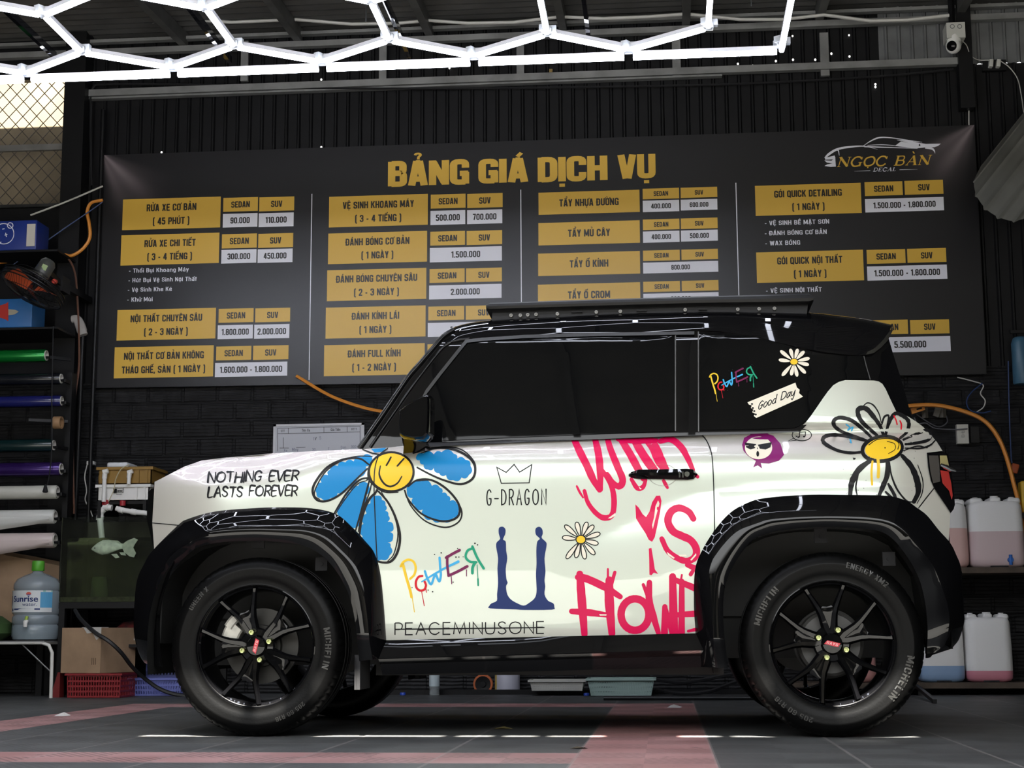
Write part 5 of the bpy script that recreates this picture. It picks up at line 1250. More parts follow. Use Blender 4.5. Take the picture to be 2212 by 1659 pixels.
# shop emblem: sweeping car outline over italic serif lettering
W4 = lambda q: [(lambda p: (p.x, p.z))(at(*z4(a, b), YB)) for a, b in (_p(q) if isinstance(q, str) else q)]
def logo_poly(mb, q): mb.lv = (getattr(mb, 'lv', 0)+1) % 6; mb.fan([(x, YB+L2-.00008*mb.lv, z) for x, z in W4(q)])
def logo_stroke(mb, q, ws):
    P = [tuple(p)[:2] for p in spline([(a, b, 0) for a, b in _p(q)], 6)]; n = len(P)
    for poly in ribbon2d(P, [interp(ws, i/(n-1)) for i in range(n)]): logo_poly(mb, poly)
logo_stroke(lightt, '598,302 625,275 680,244 760,230 850,226 935,246', [(0, 10), (.2, 16), (.6, 12), (1, 1)])
logo_stroke(lightt, '840,226 890,193 940,172 1000,170 1080,180 1160,192 1220,200', [(0, 3), (.3, 10), (.5, 7), (1, 3)])
logo_stroke(lightt, '1060,186 1130,196 1200,214 1240,222', [(0, 2), (.4, 16), (1, 24)])
logo_poly(lightt, '1045,224 1085,195 1180,212 1340,209 1322,224 1298,232 1250,232 1180,240')
logo_stroke(lightt, '1240,232 1280,240 1297,254 1303,272', [(0, 18), (.5, 12), (1, 2)])
logo_stroke(lightt, '850,228 960,232 1080,236 1190,240', [(0, 8), (1, 3)]); logo_stroke(lightt, '870,220 960,216 1050,222', [(0, 3), (.5, 5), (1, 3)])
logo_poly(lightt, '598,300 660,285 665,300 650,310 600,312'); logo_poly(lightt, '594,316 640,318 664,300 668,356 636,358 596,352 612,342 646,336 610,330'); logo_stroke(lightt, '640,262 680,250 690,285', [(0, 3), (.5, 9), (1, 3)])
SER = {'N': (1.0, [('.12,0 .12,1', .07), ('.06,1 .88,0', .2), ('.86,0 .86,1', .07), ('0,0 .28,0', .06), ('-.06,1 .22,1', .06), ('.7,1 1,1', .06)]), 'G': (1.0, [('~.88,.78 .66,.98 .3,.96 .08,.62 .1,.3 .36,.02 .7,.04 .88,.18', .15), ('.84,0 .84,.42', .16), ('.66,.42 1,.42', .06), ('.88,.7 .88,1', .05)]),
       'O': (1.0, [('~.5,.98 .16,.82 .08,.45 .25,.08 .55,.02 .88,.2 .94,.58 .76,.92 .5,.98', .15)]), 'C': (.95, [('~.9,.78 .66,.98 .3,.96 .08,.62 .1,.3 .36,.02 .7,.02 .92,.22', .15), ('.9,.7 .9,1', .05)]),
       'B': (.9, [('.2,0 .2,1', .17), ('~.2,.97 .7,.97 .82,.76 .7,.54 .2,.52', .1), ('~.2,.52 .76,.5 .9,.26 .7,.03 .2,.03', .12), ('0,0 .3,0', .06), ('0,1 .3,1', .06)]), 'A': (1.0, [('.1,0 .52,1', .06), ('.5,1 .85,0', .19), ('.25,.34 .7,.34', .06), ('0,0 .26,0', .06), ('.66,0 1,0', .06)]),
       'D': (1.0, [('.2,0 .2,1', .15), ('~.2,.97 .65,.95 .92,.5 .65,.05 .2,.03', .12), ('0,0 .3,0', .06), ('0,1 .3,1', .06)]), 'E': (.85, [('.2,0 .2,1', .16), ('0,.97 .85,.97', .07), ('.2,.5 .62,.5', .07), ('0,.03 .9,.03', .07), ('.85,.78 .85,1', .05), ('.9,0 .9,.24', .05)]), 'L': (.8, [('.25,0 .25,1', .16), ('.05,.97 .45,.97', .06), ('0,.03 .85,.03', .07), ('.85,0 .85,.26', .05)]), ' ': (.5, [])}
def serif(mb, s, x0, x1, yb, ht, slope, marks=()):
    tot = sum(SER[ch][0]+.1 for ch in s)-.1; x = 0; sh = .25; k = (x1-x0)/(tot+sh*.9)
    f = lambda a, b: (x0+(a+sh*b)*k, yb-b*ht-(a*k)*slope)
    for i, ch in enumerate(s):
        w, st = SER[ch]
        for q, t in st:
            pts = _p(q.lstrip('~'))
            if q[0] == '~': pts = [tuple(p)[:2] for p in spline([(a, b, 0) for a, b in pts], 4)]
            for poly in ribbon2d([(x+a*w, b) for a, b in pts], t): logo_poly(mb, [f(a, b) for a, b in poly])
        for mi, q, t in marks:
            if mi == i:
                for poly in ribbon2d([(x+a, b) for a, b in _p(q)], t): logo_poly(mb, [f(a, b) for a, b in poly])
        x += w+.1
serif(goldt, 'NGOC BAN', 676, 1282, 357, 60, .024, [(2, '.46,-.16 .58,-.16', .12), (6, '.5,1.22 .3,1.45', .09)])
serif(lightt, 'DECAL', 905, 1058, 387, 23, .02)
logo_stroke(lightt, '785,386 840,384 888,382', [(0, .5), (1, 3.5)]); logo_stroke(lightt, '1075,376 1130,375 1190,374', [(0, 3.5), (1, .5)])
for k_, (mb, nm, m) in enumerate(((goldm, 'gold_box', gold), (whitem, 'price_box', whitep))):
    for i in range(0, len(mb.v), 4):
        q_ = MB(); q_.add(mb.v[i:i+4], [(0, 1, 2, 3)]); q_.build(nm, m, board, smooth=0)
for mb, nm, m in ((darkt, 'black_lettering', blackp), (lightt, 'white_lettering', whitep), (goldt, 'emblem_lettering', gold)):
    mb.build(nm, m, board, smooth=0, fix=False)

# whiteboard leaning on the wall behind the bonnet
YW = WY-0.022
wb = empty('whiteboard', at(690, 1120, YW), 'white job-list board with ruled table standing behind the bonnet', 'whiteboard')
p, q = at(591, 917, YW), at(785, 1120, YW)
mb = MB(); mb.bbox(p.x+.01, q.x-.01, YW, YW+0.015, q.z, p.z-.008); mb.build('board', mat('whiteboard_face', (0.52, 0.53, 0.57), 0.3), wb, smooth=0)
mb = MB()
for a in ((p.x, p.x+.018, q.z, p.z), (q.x-.018, q.x, q.z, p.z), (p.x, q.x, p.z-.014, p.z), (p.x, q.x, q.z, q.z+.014)): mb.bbox(a[0], a[1], YW-.006, YW+.02, a[2], a[3])
mb.build('frame', mat('white_alu_frame', (0.6, 0.6, 0.62), 0.35), wb, smooth=0)
ik = MB(); fnw = lambda x, z: Vector((x, YW-.002, z))
def line(a, b, w=.004):
    A, B_ = at(*a, YW), at(*b, YW)
    for poly in ribbon2d([(A.x, A.z), (B_.x, B_.z)], w): ik.fan2([fnw(*v) for v in poly])
for a, b in (((600, 925), (778, 921)), ((600, 937), (778, 933)), ((600, 925), (600, 975)), ((623, 925), (623, 937)), ((700, 922), (700, 935)), ((750, 922), (750, 934)), ((778, 921), (778, 970)), ((604, 968), (624, 968)), ((612, 945), (612, 968)), ((640, 967), (660, 966)), ((684, 944), (681, 951))): line(a, b, .003)
for s, px, py, h in (('STT', 611, 931, .016), ('Tên Xe', 661, 929.5, .018), ('Giá Tiền', 725, 928, .018), ('HTTT', 765, 927, .016)):
    cc = at(px, py, YW); fit_text(ik, s, cc.x, cc.z, h, .14, fnw, t=1.8)
ik.build('printed_table', blackp, wb, smooth=0, fix=False)
hw_ = MB()
for s, px, py, h in (('11', 679, 948, .020), ('5', 692, 946, .020), ('Xe', 617, 973, .018), ('May', 638, 971, .02), ('30', 678, 971, .018), ('T', 710, 970, .018), ('Con', 742, 966, .018), ('300', 764, 965, .018)):
    cc = at(px, py, YW); fit_text(hw_, s, cc.x, cc.z, h, .14, fnw, t=1.1, sx=1.2)
hw_.build('marker_writing', mat('marker_blue', (0.05, 0.06, 0.15), 0.5), wb, smooth=0, fix=False)

# ================================================================== left side: mesh window, rack of vinyl rolls, fan, boxes
# chain-link window in the top left corner with a pale board behind it
tan = mat('pale_plywood', (0.17, 0.13, 0.075), 0.7, noise=0.45, nscale=2.5)
mb = MB(); mb.bbox(-5.6, -3.2, 4.85, 4.9, 2.4, 4.3); tag(mb.build('plywood_sheet', tan, smooth=0), 'pale plywood sheet seen through the wire mesh window', 'board')
f0, f1 = at(-30, 165, 4.41), at(137, 440, 4.41)
fx = [at(-220, 300, 4.41).x, at(136, 300, 4.41).x]; fz = [at(60, 446, 4.41).z, at(60, 160, 4.41).z]
fence = empty('chain_link_window', (fx[1], 4.41, fz[0]), 'diamond wire mesh window panel in the top left corner', 'mesh panel')
mb = MB(); st = 0.098; kk = int((fx[1]-fx[0])/st)+2
rz = at(60, 320, 4.41).z
wz = fz[1]-fz[0]
for i in range(-10, kk+10):
    for sg in (1, -1):
        x = fx[0]+i*st; pts = []
        a = Vector((x, 4.41+0.004*sg, fz[0])); b = Vector((x+sg*wz*0.92, 4.41+0.004*sg, fz[1]))
        # clip to the opening
        t0, t1 = 0.0, 1.0; dx = b.x-a.x
        ta, tb = sorted(((fx[0]-a.x)/dx, (fx[1]-a.x)/dx)); t0, t1 = max(t0, ta), min(t1, tb)
        if t1-t0 > .02: mb.tube([a.lerp(b, t0), a.lerp(b, t1)], 0.0032, 5)
o = mb.build('wire_mesh', mat('rusty_wire', (0.05, 0.04, 0.03), 0.6, metal=.3), fence); o['kind'] = 'stuff'
mb = MB(); mb.bar((fx[0], 4.40, rz), (fx[1]+.05, 4.40, rz-.004), .03, .042); mb.build('middle_rail', mat('pale_rail', (0.17, 0.165, 0.15), 0.5, noise=.3), fence, smooth=0)
mb = MB(); mb.bar((fx[0], 4.40, fz[0]), (fx[1], 4.40, fz[0]), .03, .02); mb.build('bottom_rail', dark_steel, fence, smooth=0)

YR = 4.0
def px_len(n, Y=YR): return (at(500+n, 900, Y)-at(500, 900, Y)).length
rack = empty('vinyl_roll_rack', (at(150, 1200, YR+.12).x, YR+.12, 0), 'black steel wall rack with pegs holding vinyl rolls at the left edge', 'rack')
px_ = at(152, 900, YR+.14).x
for x in (px_, px_-1.0):
    mb = MB(); mb.bbox(x-.018, x+.018, YR+.10, YR+.18, 0, 2.05); mb.build('post', black_satin, rack, smooth=0)
rolls = [(100, 768, 27, 'green', (0.005, 0.20, 0.03), 'metallic green vinyl roll, highest on the rack'), (132, 818, 25, 'black', (0.006, 0.007, 0.010), 'glossy black vinyl roll right under the green roll'),
         (133, 866, 24, 'navy', (0.010, 0.012, 0.10), 'deep blue glossy vinyl roll, third from the top of the rack'), (116, 962, 27, 'teal', (0.004, 0.018, 0.018), 'dark teal vinyl roll above the purple one'),
         (132, 1013, 29, 'purple', (0.045, 0.016, 0.14), 'metallic purple vinyl roll on the rack'), (124, 1063, 29, 'cream', (0.55, 0.54, 0.47), 'cream vinyl roll directly under the purple one'),
         (119, 1116, 30, 'white', (0.62, 0.62, 0.58), 'white vinyl roll with a loose drooping edge'), (119, 1167, 32, 'blush', (0.60, 0.50, 0.47), 'pinkish white vinyl roll, lowest on the rack')]
core_m = mat('roll_core', (0.62, 0.60, 0.55), 0.7)
for px, py, dia, nm, col, lab in rolls:
    e = at(px, py, YR); r = px_len(dia)/2; x0 = e.x-0.98
    o = empty('vinyl_roll', (e.x, YR, e.z-r), lab, 'vinyl roll', 'vinyl wrap rolls on the left rack')
    m = mat('vinyl_'+nm, col, 0.22 if nm in ('green', 'black', 'navy', 'teal', 'purple') else 0.4, metal=0.55 if nm in ('green', 'purple') else 0.0, coat=0.3)
    mb = MB(); n = 28; lo = []
    for x in (x0, e.x-.3, e.x-.006, e.x):
        lo.append([Vector((x, YR+(r if x < e.x else r-.003)*math.cos(2*PI*i/n), e.z+(r if x < e.x else r-.003)*math.sin(2*PI*i/n))) for i in range(n)])
    lo.append([Vector((e.x-.001, YR+r*.80*math.cos(2*PI*i/n), e.z+r*.80*math.sin(2*PI*i/n))) for i in range(n)])
    mb.loft(lo, closed=True, caps=False)
    if nm in ('white', 'blush'):        # loose flap
        fl = [(YR-r*.98, 0), (YR-r*1.08, -.25*r), (YR-r*1.1, -.8*r), (YR-r*.9, -1.25*r), (YR-r*.5, -1.5*r)]
        mb.loft([[Vector((xx, y, e.z+dz*k)) for y, dz in fl] for xx, k in ((x0, 1.5), (e.x-.35, 1.2), (e.x-.12, .75), (e.x-.02, .45))])
    mb.build('vinyl', m, o)
    cm = MB(); cm.loft([[Vector((x, YR+rr*math.cos(2*PI*i/n), e.z+rr*math.sin(2*PI*i/n))) for i in range(n)] for x, rr in ((x0, r*.8), (e.x+.004, r*.82), (e.x+.004, r*.66), (x0, r*.64))], closed=True); cm.build('core', core_m, o)
    pg = MB(); pg.cyl((x0-.05, YR, e.z-r*.3), (e.x+.02, YR, e.z-r*.3), .008, 8); pg.bar((e.x+.02, YR, e.z-r*.3), (px_, YR+.1, e.z-r*.3), .02); pg.build('peg', black_satin, rack)
# roll of brown tape
e = at(127, 913, YR); r = px_len(27)/2; mb = MB()
mb.loft([[Vector((x, YR+rr*math.cos(2*PI*i/28), e.z+rr*math.sin(2*PI*i/28))) for i in range(28)] for x, rr in ((e.x-.03, r), (e.x+.02, r), (e.x+.02, r*.72), (e.x-.03, r*.72), (e.x-.03, r))], closed=True)
tag(mb.build('tape_roll', mat('brown_tape', (0.34, 0.20, 0.10), 0.5)), 'ring of brown tape hung on the rack between dark rolls', 'tape')
pg = MB(); pg.bar((e.x-.2, YR, e.z+r*.5), (px_, YR+.1, e.z+r*.5), .018); pg.build('peg', black_satin, rack)
e0 = at(20, 866, YR)

# wall shelves with two boxes
for py, nm in ((541, 'upper'), (708, 'lower')):
    p = at(80, py-1, 3.98); mb = MB(); mb.bbox(-4.55, at(128, py, 4.0).x, 3.97, WY, p.z-.014, p.z-.0005)
    mb.mi = 0; tag(mb.build('wall_shelf', black_satin, smooth=0), 'black %s shelf board at the left edge carrying a blue box' % nm, 'shelf')
def boxthing(name, x0, x1, y0, y1, z0, z1, m, label, cat='box', rz=0):
    o = empty(name, ((x0+x1)/2, (y0+y1)/2, z0), label, cat); mb = MB(); mb.rbox(((x0+x1)/2, (y0+y1)/2, (z0+z1)/2), (x1-x0, y1-y0, z1-z0), .006, Matrix.Rotation(rz, 3, 'Z')); mb.build('carton', m, o, smooth=30); return o
z0 = at(40, 540, 3.98).z; zt = at(40, 476, 3.98).z; xa, xb = at(-90, 500, 3.98).x, at(79, 500, 3.98).x
bx = boxthing('tool_box', xa, xb, 3.98, 4.19, z0, zt, mat('box_blue', (0.01, 0.03, 0.20), 0.35), 'blue cardboard tool box with white ring marks on the upper shelf')
mb = MB()
for cx, cy, r in ((8, 505, 22), (22, 487, 6)):
    pts = [(lambda q: (q.x, q.z))(at(cx+r*math.cos(a), cy+r*math.sin(a), 3.978)) for a in [2*PI*i/28 for i in range(28)]]
    for poly in ribbon2d(pts, .005, closed=True): mb.fan2([Vector((a, 3.978, b)) for a, b in poly])
for a, b in (((10, 508), (16, 506)), ((12, 503), (14, 512)), ((5, 495), (10, 494)), ((-2, 524), (3, 523))):
    A, B_ = at(*a, 3.978), at(*b, 3.978)
    for poly in ribbon2d([(A.x, A.z), (B_.x, B_.z)], .006): mb.fan2([Vector((u, 3.978, v)) for u, v in poly])
mb.build('ring_print', whitep, bx, smooth=0, fix=False)
mb = MB(); mb.bbox(at(58, 500, 3.975).x, at(76, 500, 3.975).x, 3.974, 3.979, at(60, 532, 3.975).z, at(60, 484, 3.975).z); mb.build('label', mat('paper_label', (0.55, 0.52, 0.45), 0.6), bx, smooth=0)
z0 = at(40, 707, 3.98).z; zt = at(40, 645, 3.98).z; xb = at(69, 680, 3.98).x
b2 = boxthing('cleaner_box', xa, xb, 3.98, 4.2, z0, zt, mat('box_light_blue', (0.02, 0.13, 0.36), 0.35), 'light blue carton printed with a red funnel on the lower shelf')
q = [(0, 660), (12, 656), (18, 652), (18, 694), (12, 690), (0, 686)]
mb = MB(); mb.fan([at(a, b, 3.977) for a, b in [(-40, 664)]+q+[(-40, 684)]]); mb.build('red_print', mat('print_red', (0.45, 0.03, 0.02), 0.4), b2, smooth=0)
mb = MB(); mb.fan([at(a, b, 3.977) for a, b in [(18, 668), (32, 669), (41, 673), (32, 679), (18, 681)]]); mb.build('silver_print', mat('print_silver', (0.4, 0.37, 0.28), 0.3), b2, smooth=0)

# wall fan seen from below, tilted
fc = at(70, 622, 3.72); fan = empty('wall_fan', fc, 'black wall fan with orange-red blades tilted downward over the shelf', 'fan')
ax = Vector((-.40, -.26, -.88)).normalized(); u = Vector((.88, 0, -.40)); u = (u-ax*u.dot(ax)).normalized(); v = ax.cross(u)
R_ = px_len(73, 3.72)
ring = lambda r, d, n=40: [fc+ax*d+(u*math.cos(2*PI*i/n)+v*math.sin(2*PI*i/n))*r for i in range(n+1)]
mb = MB()
for r, d in ((R_, 0), (R_*.985, .02), (R_*.7, .055), (R_*.35, .07), (R_*.985, -.03), (R_*.7, -.075), (R_*.35, -.09)): mb.tube(ring(r, d), .004 if r > R_*.9 else .002, 5, caps=False)
for i in range(56):
    a = 2*PI*i/56; w_ = u*math.cos(a)+v*math.sin(a)
    for sg in (1, -1): mb.tube([fc+w_*R_*.98+ax*.015*sg, fc+w_*R_*.72+ax*.055*sg, fc+w_*R_*.35+ax*.075*sg, fc+w_*R_*.14+ax*.08*sg], .0014, 4)
mb.tube([fc+ax*.075, fc+ax*.088], R_*.17, 20); mb.build('cage', black_satin, fan)
for k in range(3):
    mb = MB(); lo = []
    for t in (.12, .3, .5, .7, .85):
        row = []
        for s in (-1, -.5, 0, .5, 1):
            a = 2*PI*k/3+s*(.55-.1*t)+.3; row.append(fc+(u*math.cos(a)+v*math.sin(a))*R_*t+ax*(.028*s))
        lo.append(row)
    mb.loft(lo); mb.build('blade', mat('fan_blade_orange', (0.50, 0.085, 0.03), 0.35), fan)
m0 = fc-ax*.08; m1 = fc-ax*.21
mb = MB(); mb.tube([m0, m0-ax*.015, m1+ax*.02, m1], [.045, .055, .05, .036], 20); mo = mb.build('motor', mat('motor_grey', (0.06, 0.062, 0.058), 0.35), fan)
mb = MB(); cc = (m0+m1)*.5; mb.box(cc+Vector((.02, -.052, 0)), (.035, .004, .035), Matrix.Rotation(.45, 3, 'Y')); mb.build('sticker', mat('fan_sticker', (0.35, 0.45, 0.22), .5), mo, smooth=0)
br = at(128, 612, 3.9); mb = MB(); mb.bar(cc, br, .035); mb.box(br+Vector((0, .06, 0)), (.05, .14, .10)); mb.bar(br, Vector((br.x+.0, WY, br.z)), .04); mb.build('wall_bracket', black_satin, fan, smooth=0)
mb = MB(); kn = at(118, 608, 3.82); mb.lathe([(.0005, -.012), (.015, -.012), (.017, .01), (.0005, .012)], 14, kn, 'Y'); mb.build('switch_knob', mat('knob_red', (0.5, 0.05, 0.03), .4), fan)

# hoses and wires on the left
wire('air_hose', [(-30, 570), (20, 564), (75, 556), (130, 550), (155, 552), (180, 536), (194, 512), (192, 480), (188, 458), (197, 438), (222, 432)], 4.25, .011, orange_hose, 'orange air hose curling over the fan at the left', 'hose')
wire('cable', [(120, 545, 4.2), (145, 556, 4.2), (162, 590, 4.2), (168, 660, 4.2), (171, 740, 4.2), (170, 800, 4.2), (160, 880, 4.2), (158, 1000, 4.2), (160, 1110, 4.2)], 4.2, .007, mat('brown_cable', (0.12, 0.055, 0.035), .5), 'thin brown cable hanging down beside the roll rack')
wire('cable', [(66, 465), (140, 437), (222, 402)], 4.27, .006, cable_white, 'pale wire stretched slantwise under the mesh window')
wire('cable', [(28, 572), (90, 528), (150, 486), (200, 452), (222, 436)], 4.22, .004, mat('blue_wire', (0.02, 0.05, 0.16), .5), 'thin blue wire slanting across the wall toward the price board')
wire('cable', [(115, 705, 3.95), (112, 850, 3.93), (112, 960, 3.93), (108, 1015, 3.92), (102, 1048, 3.92)], 3.93, .004, cable_black, 'thin black cord hanging in front of the vinyl rolls')
e = at(98, 1056, 3.92); mb = MB(); mb.lathe([(.0005, .03), (.006, .028), (.018, -.018), (.012, -.024), (.0005, -.022)], 12, e, 'Z'); tag(mb.build('plug', black_matte), 'small black plug dangling in front of the cream roll', 'plug')
# white work glove on the pole
gp_ = [at(a, b, 4.30) for a, b in ((156, 690), (166, 690), (172, 700), (176, 712), (180, 724))]
mb = MB(); mb.tube(spline(gp_, 4), [lerp(.026, .034, min(1, i/8)) if i < 14 else .03 for i in range(17)], 12)
o = tag(mb.build('work_glove', mat('glove_cotton', (0.42, 0.40, 0.38), .9, bump=.4, bscale=40)), 'dirty white cotton glove pulled over the pole end', 'glove')
mb = MB(); p, q = at(176, 720, 4.33), at(184, 915, 4.33); mb.cyl((p.x, 4.33, 0), (p.x+.01, 4.33, p.z), .016, 10); tag(mb.build('pole', black_satin), 'black upright pole wearing the white glove', 'pole')
e = at(195, 1000, 4.38); 
mb = MB(); mb.rbox((e.x, 4.40, e.z), (.045, .06, .025), .004); tag(mb.build('phone_charger', white_plastic), 'small white charger plugged in beside the filter box', 'charger')
wire('cable', [(188, 1004), (183, 1030), (187, 1060), (184, 1080), (194, 1100), (200, 1116)], 4.36, .004, cable_white, 'white lead dropping from the charger behind the tank')

# fish tank on its stand with a two-crate filter on top
TY0, TY1 = 3.85, 4.30
tx0 = at(131, 1200, TY0).x; tx1 = tx0+0.95; tz0 = at(200, 1300, TY0).z; tz1 = at(200, 1117, TY0).z; wz_ = at(200, 1160, TY0).z
stand = empty('tank_stand', (tx0, TY0, 0), 'black steel stand under the fish tank', 'stand')
for x in (tx0+.02, tx1-.02):
    for y in (TY0+.02, TY1-.02):
        mb = MB(); mb.bbox(x-.018, x+.018, y-.018, y+.018, 0, tz0-.02); mb.build('leg', black_satin, stand, smooth=0)
mb = MB(); mb.bbox(tx0, tx1, TY0, TY1, tz0-.04, tz0-.002); mb.build('top', black_satin, stand, smooth=0)
def clear_mat(name, tint, rough=0.03, gl=0.06):
    m = bpy.data.materials.new(name); nt = nodes_of(m)
    t = N(nt, 'ShaderNodeBsdfTransparent'); t.inputs[0].default_value = (*tint, 1); g = N(nt, 'ShaderNodeBsdfGlossy'); g.inputs['Roughness'].default_value = rough
    x = N(nt, 'ShaderNodeMixShader'); fr = N(nt, 'ShaderNodeFresnel', i_IOR=1.45); L(nt, fr.outputs[0], x.inputs[0]); L(nt, t.outputs[0], x.inputs[1]); L(nt, g.outputs[0], x.inputs[2]); L(nt, x.outputs[0], N(nt, 'ShaderNodeOutputMaterial').inputs[0]); return m
tank = empty('fish_tank', (tx0, TY0, tz0), 'glass fish tank of murky green water on a black stand', 'fish tank')
gm = clear_mat('tank_glass', (0.9, 0.95, 0.9))
for nm, a in (('front_glass', (tx0, tx1, TY0, TY0+.006)), ('back_glass', (tx0, tx1, TY1-.006, TY1)), ('side_glass', (tx0, tx0+.006, TY0+.006, TY1-.006)), ('side_glass', (tx1-.006, tx1, TY0+.006, TY1-.006))):
    mb = MB(); mb.bbox(*a, tz0, tz1); mb.build(nm, gm if 'back' not in nm else mat('algae_backing', (0.045, 0.045, 0.022), .7, noise=.6, nscale=7), tank, smooth=0)
mb = MB(); mb.bbox(tx0+.007, tx1-.007, TY0+.09, TY1-.007, tz0+.012, wz_); mb.build('water', clear_mat('murky_water', (0.80, 0.83, 0.62), .02), tank, smooth=0)
mb = MB(); mb.bbox(tx0+.006, tx1-.006, TY0+.006, TY1-.006, tz0, tz0+.03); mb.build('gravel', mat('algae_gravel', (0.06, 0.065, 0.03), .9, noise=.5, nscale=40), tank, smooth=0)
mb = MB(); mb.lathe([(.05, 0), (.055, .01), (.05, .1), (.045, .13), (.0005, .135)], 20, (at(210, 1240, TY0+.2).x, TY0+.25, tz0+.03)); mb.build('sponge_filter', mat('sponge_green', (0.10, 0.12, 0.07), .9), tank)
# fish
fy = TY0+.05; fh = at(198, 1186, fy); ft = at(265, 1180, fy); Lf = ft.x-fh.x
fish = empty('fish', (fh.x+Lf/2, fy, fh.z-.05), 'silver white carp facing left inside the murky tank', 'fish')
prof = [(0, .000, .004), (.06, .010, .012), (.18, .026, .020), (.35, .040, .026), (.55, .038, .024), (.75, .024, .015), (.9, .014, .008), (1.0, .012, .006)]
mb = MB(); lo = []
for t, h, w in prof:
    c = Vector((fh.x+Lf*t, fy, lerp(fh.z, ft.z, t)+.008*math.sin(PI*t)))
    lo.append([c+Vector((0, w*math.cos(2*PI*i/16), (h+.004)*1.05*math.sin(2*PI*i/16)-.004*math.sin(PI*t))) for i in range(16)])
mb.loft(lo, closed=True, caps=True); mb.build('body', mat('fish_scales', (0.95, 0.95, 0.85), .35, noise=.3, nscale=35), fish)
fm = mat('fish_fin', (0.72, 0.72, 0.62), .5, noise=.3, nscale=30)
for nm, q in (('tail_fin', '262,1178 275,1168 290,1162 298,1166 292,1175 288,1183 294,1195 290,1204 280,1202 268,1192'), ('dorsal_fin', '226,1172 240,1167 255,1168 262,1174 250,1178 235,1176'), ('belly_fin', '240,1197 252,1196 258,1204 250,1206'), ('anal_fin', '258,1193 270,1193 272,1200 262,1199')):
    P = [at(a, b, fy) for a, b in _p(q)]; mb = MB(); mb.prism([(p.x, p.z) for p in P], lambda a, b: Vector((a, fy-.003, b)), lambda a, b: Vector((a, fy+.003, b))); mb.build(nm, fm, fish, smooth=0)
mb = MB(); e = at(205, 1184, fy-.016); mb.lathe([(.0005, -.003), (.004, -.001), (.004, .004)], 10, e, 'Y'); mb.build('eye', black_gloss, fish)
# filter crates
def crate(name, z0, z1, x0, x1, y0, y1, m, label, cat='crate', holes=False):
    o = empty(name, ((x0+x1)/2, (y0+y1)/2, z0), label, cat); t = .006; mb = MB()
    mb.bbox(x0, x1, y0, y1, z0, z0+t)
    for a in ((x0, x1, y0, y0+t), (x0, x1, y1-t, y1), (x0, x0+t, y0, y1), (x1-t, x1, y0, y1)): mb.bbox(*a, z0, z1)
    mb.build('tub', m, o, smooth=0)
    rm = MB(); e = .012
    for a in ((x0-e, x1+e, y0-e, y0), (x0-e, x1+e, y1, y1+e), (x0-e, x0, y0, y1), (x1, x1+e, y0, y1)): rm.bbox(*a, z1-.018, z1)
    rm.build('rim', m, o, smooth=0)
    for x in (x0+(x1-x0)*.08, x0+(x1-x0)*.76, x0+(x1-x0)*.92): rb = MB(); rb.bbox(x-.006, x+.006, y0-.01, y0, z0+.004, z1-.02); rb.build('rib', m, o, smooth=0)
    return o
cx0, cx1 = at(211, 1060, 3.92).x, at(322, 1060, 3.92).x; cz0, cz1, cz2 = at(250, 1082, 3.92).z, at(250, 1046, 3.92).z, at(250, 1009, 3.92).z
cb = MB(); 
for x in (cx0+.02, cx1-.02): cb.bbox(x-.01, x+.01, 3.90, 4.24, tz1-.001, cz0)
cb.bbox(cx0-.0, cx1+.0, 3.93, 3.95, cz0-.02, cz0); cb.bbox(cx0, cx1, 4.18, 4.20, cz0-.02, cz0); tag(cb.build('filter_support', black_satin, smooth=0), 'black bars carrying the filter crates over the fish tank', 'support')
wcr = crate('filter_crate', cz0, cz1-.002, cx0, cx1, 3.92, 4.2, white_plastic, 'white plastic filter crate above the fish tank')
lg = MB(); a, b = at(245, 1056, 3.909), at(266, 1064, 3.909); lg.bbox(a.x, a.x+(b.x-a.x)*.34, 3.908, 3.912, b.z, a.z)
pts = [(a.x, b.z), (b.x, b.z), (b.x, a.z), (a.x, a.z)]
for poly in ribbon2d(pts, .003, closed=True): lg.fan2([Vector((u_, 3.9085, v_)) for u_, v_ in poly])
for i in range(5): lg.bbox(a.x+(b.x-a.x)*(.42+.1*i), a.x+(b.x-a.x)*(.48+.1*i), 3.908, 3.911, b.z+.006, a.z-.008)
lg.bbox(a.x+.02, b.x-.01, 3.908, 3.911, b.z-.012, b.z-.009); lg.build('printed_mark', ink, wcr, smooth=0)
brc = crate('filter_crate', cz1, cz2, cx0+.002, cx1+.012, 3.92, 4.2, mat('amber_plastic', (0.26, 0.145, 0.025), .4), 'amber brown plastic crate stacked on the white filter crate')
e0_, e1_ = at(230, 1008, 3.95), at(276, 997, 3.95); mb = MB(); mb.rbox(((e0_.x+e1_.x)/2, 4.05, cz2+.017), (e1_.x-e0_.x, .2, .034), .012); tag(mb.build('air_pump', mat('pump_white', (.68, .70, .72), .35)), 'flat white pump box lying on the amber crate', 'pump')
def pipe(pts, Y, r, label, m=white_plastic, red=None):
    P = [at(a, b, Y) for a, b in pts]; o = empty('drain_pipe', P[-1], label, 'pipe'); mb = MB(); mb.tube(P, r, 14); mb.build('tube', m, o, smooth=50)
    for i in range(1, len(P)-1): c = MB(); d1 = (P[i]-P[i-1]).normalized(); c.tube([P[i]-d1*.02, P[i]+d1*.012], r*1.22, 14); c.build('coupling', m, o, smooth=50)
    if red: e = at(*red, Y); c = MB(); c.tube([e+Vector((0, 0, -.016)), e+Vector((0, 0, .016))], r*1.15, 14); c.build('red_cap', mat('valve_red', (.36, .02, .03), .4), o)
    return o
pipe([(234, 1017), (227, 1019), (226, 1030), (224, 1084)], 3.89, .013, 'slim white standpipe with an elbow on the front of the crates')
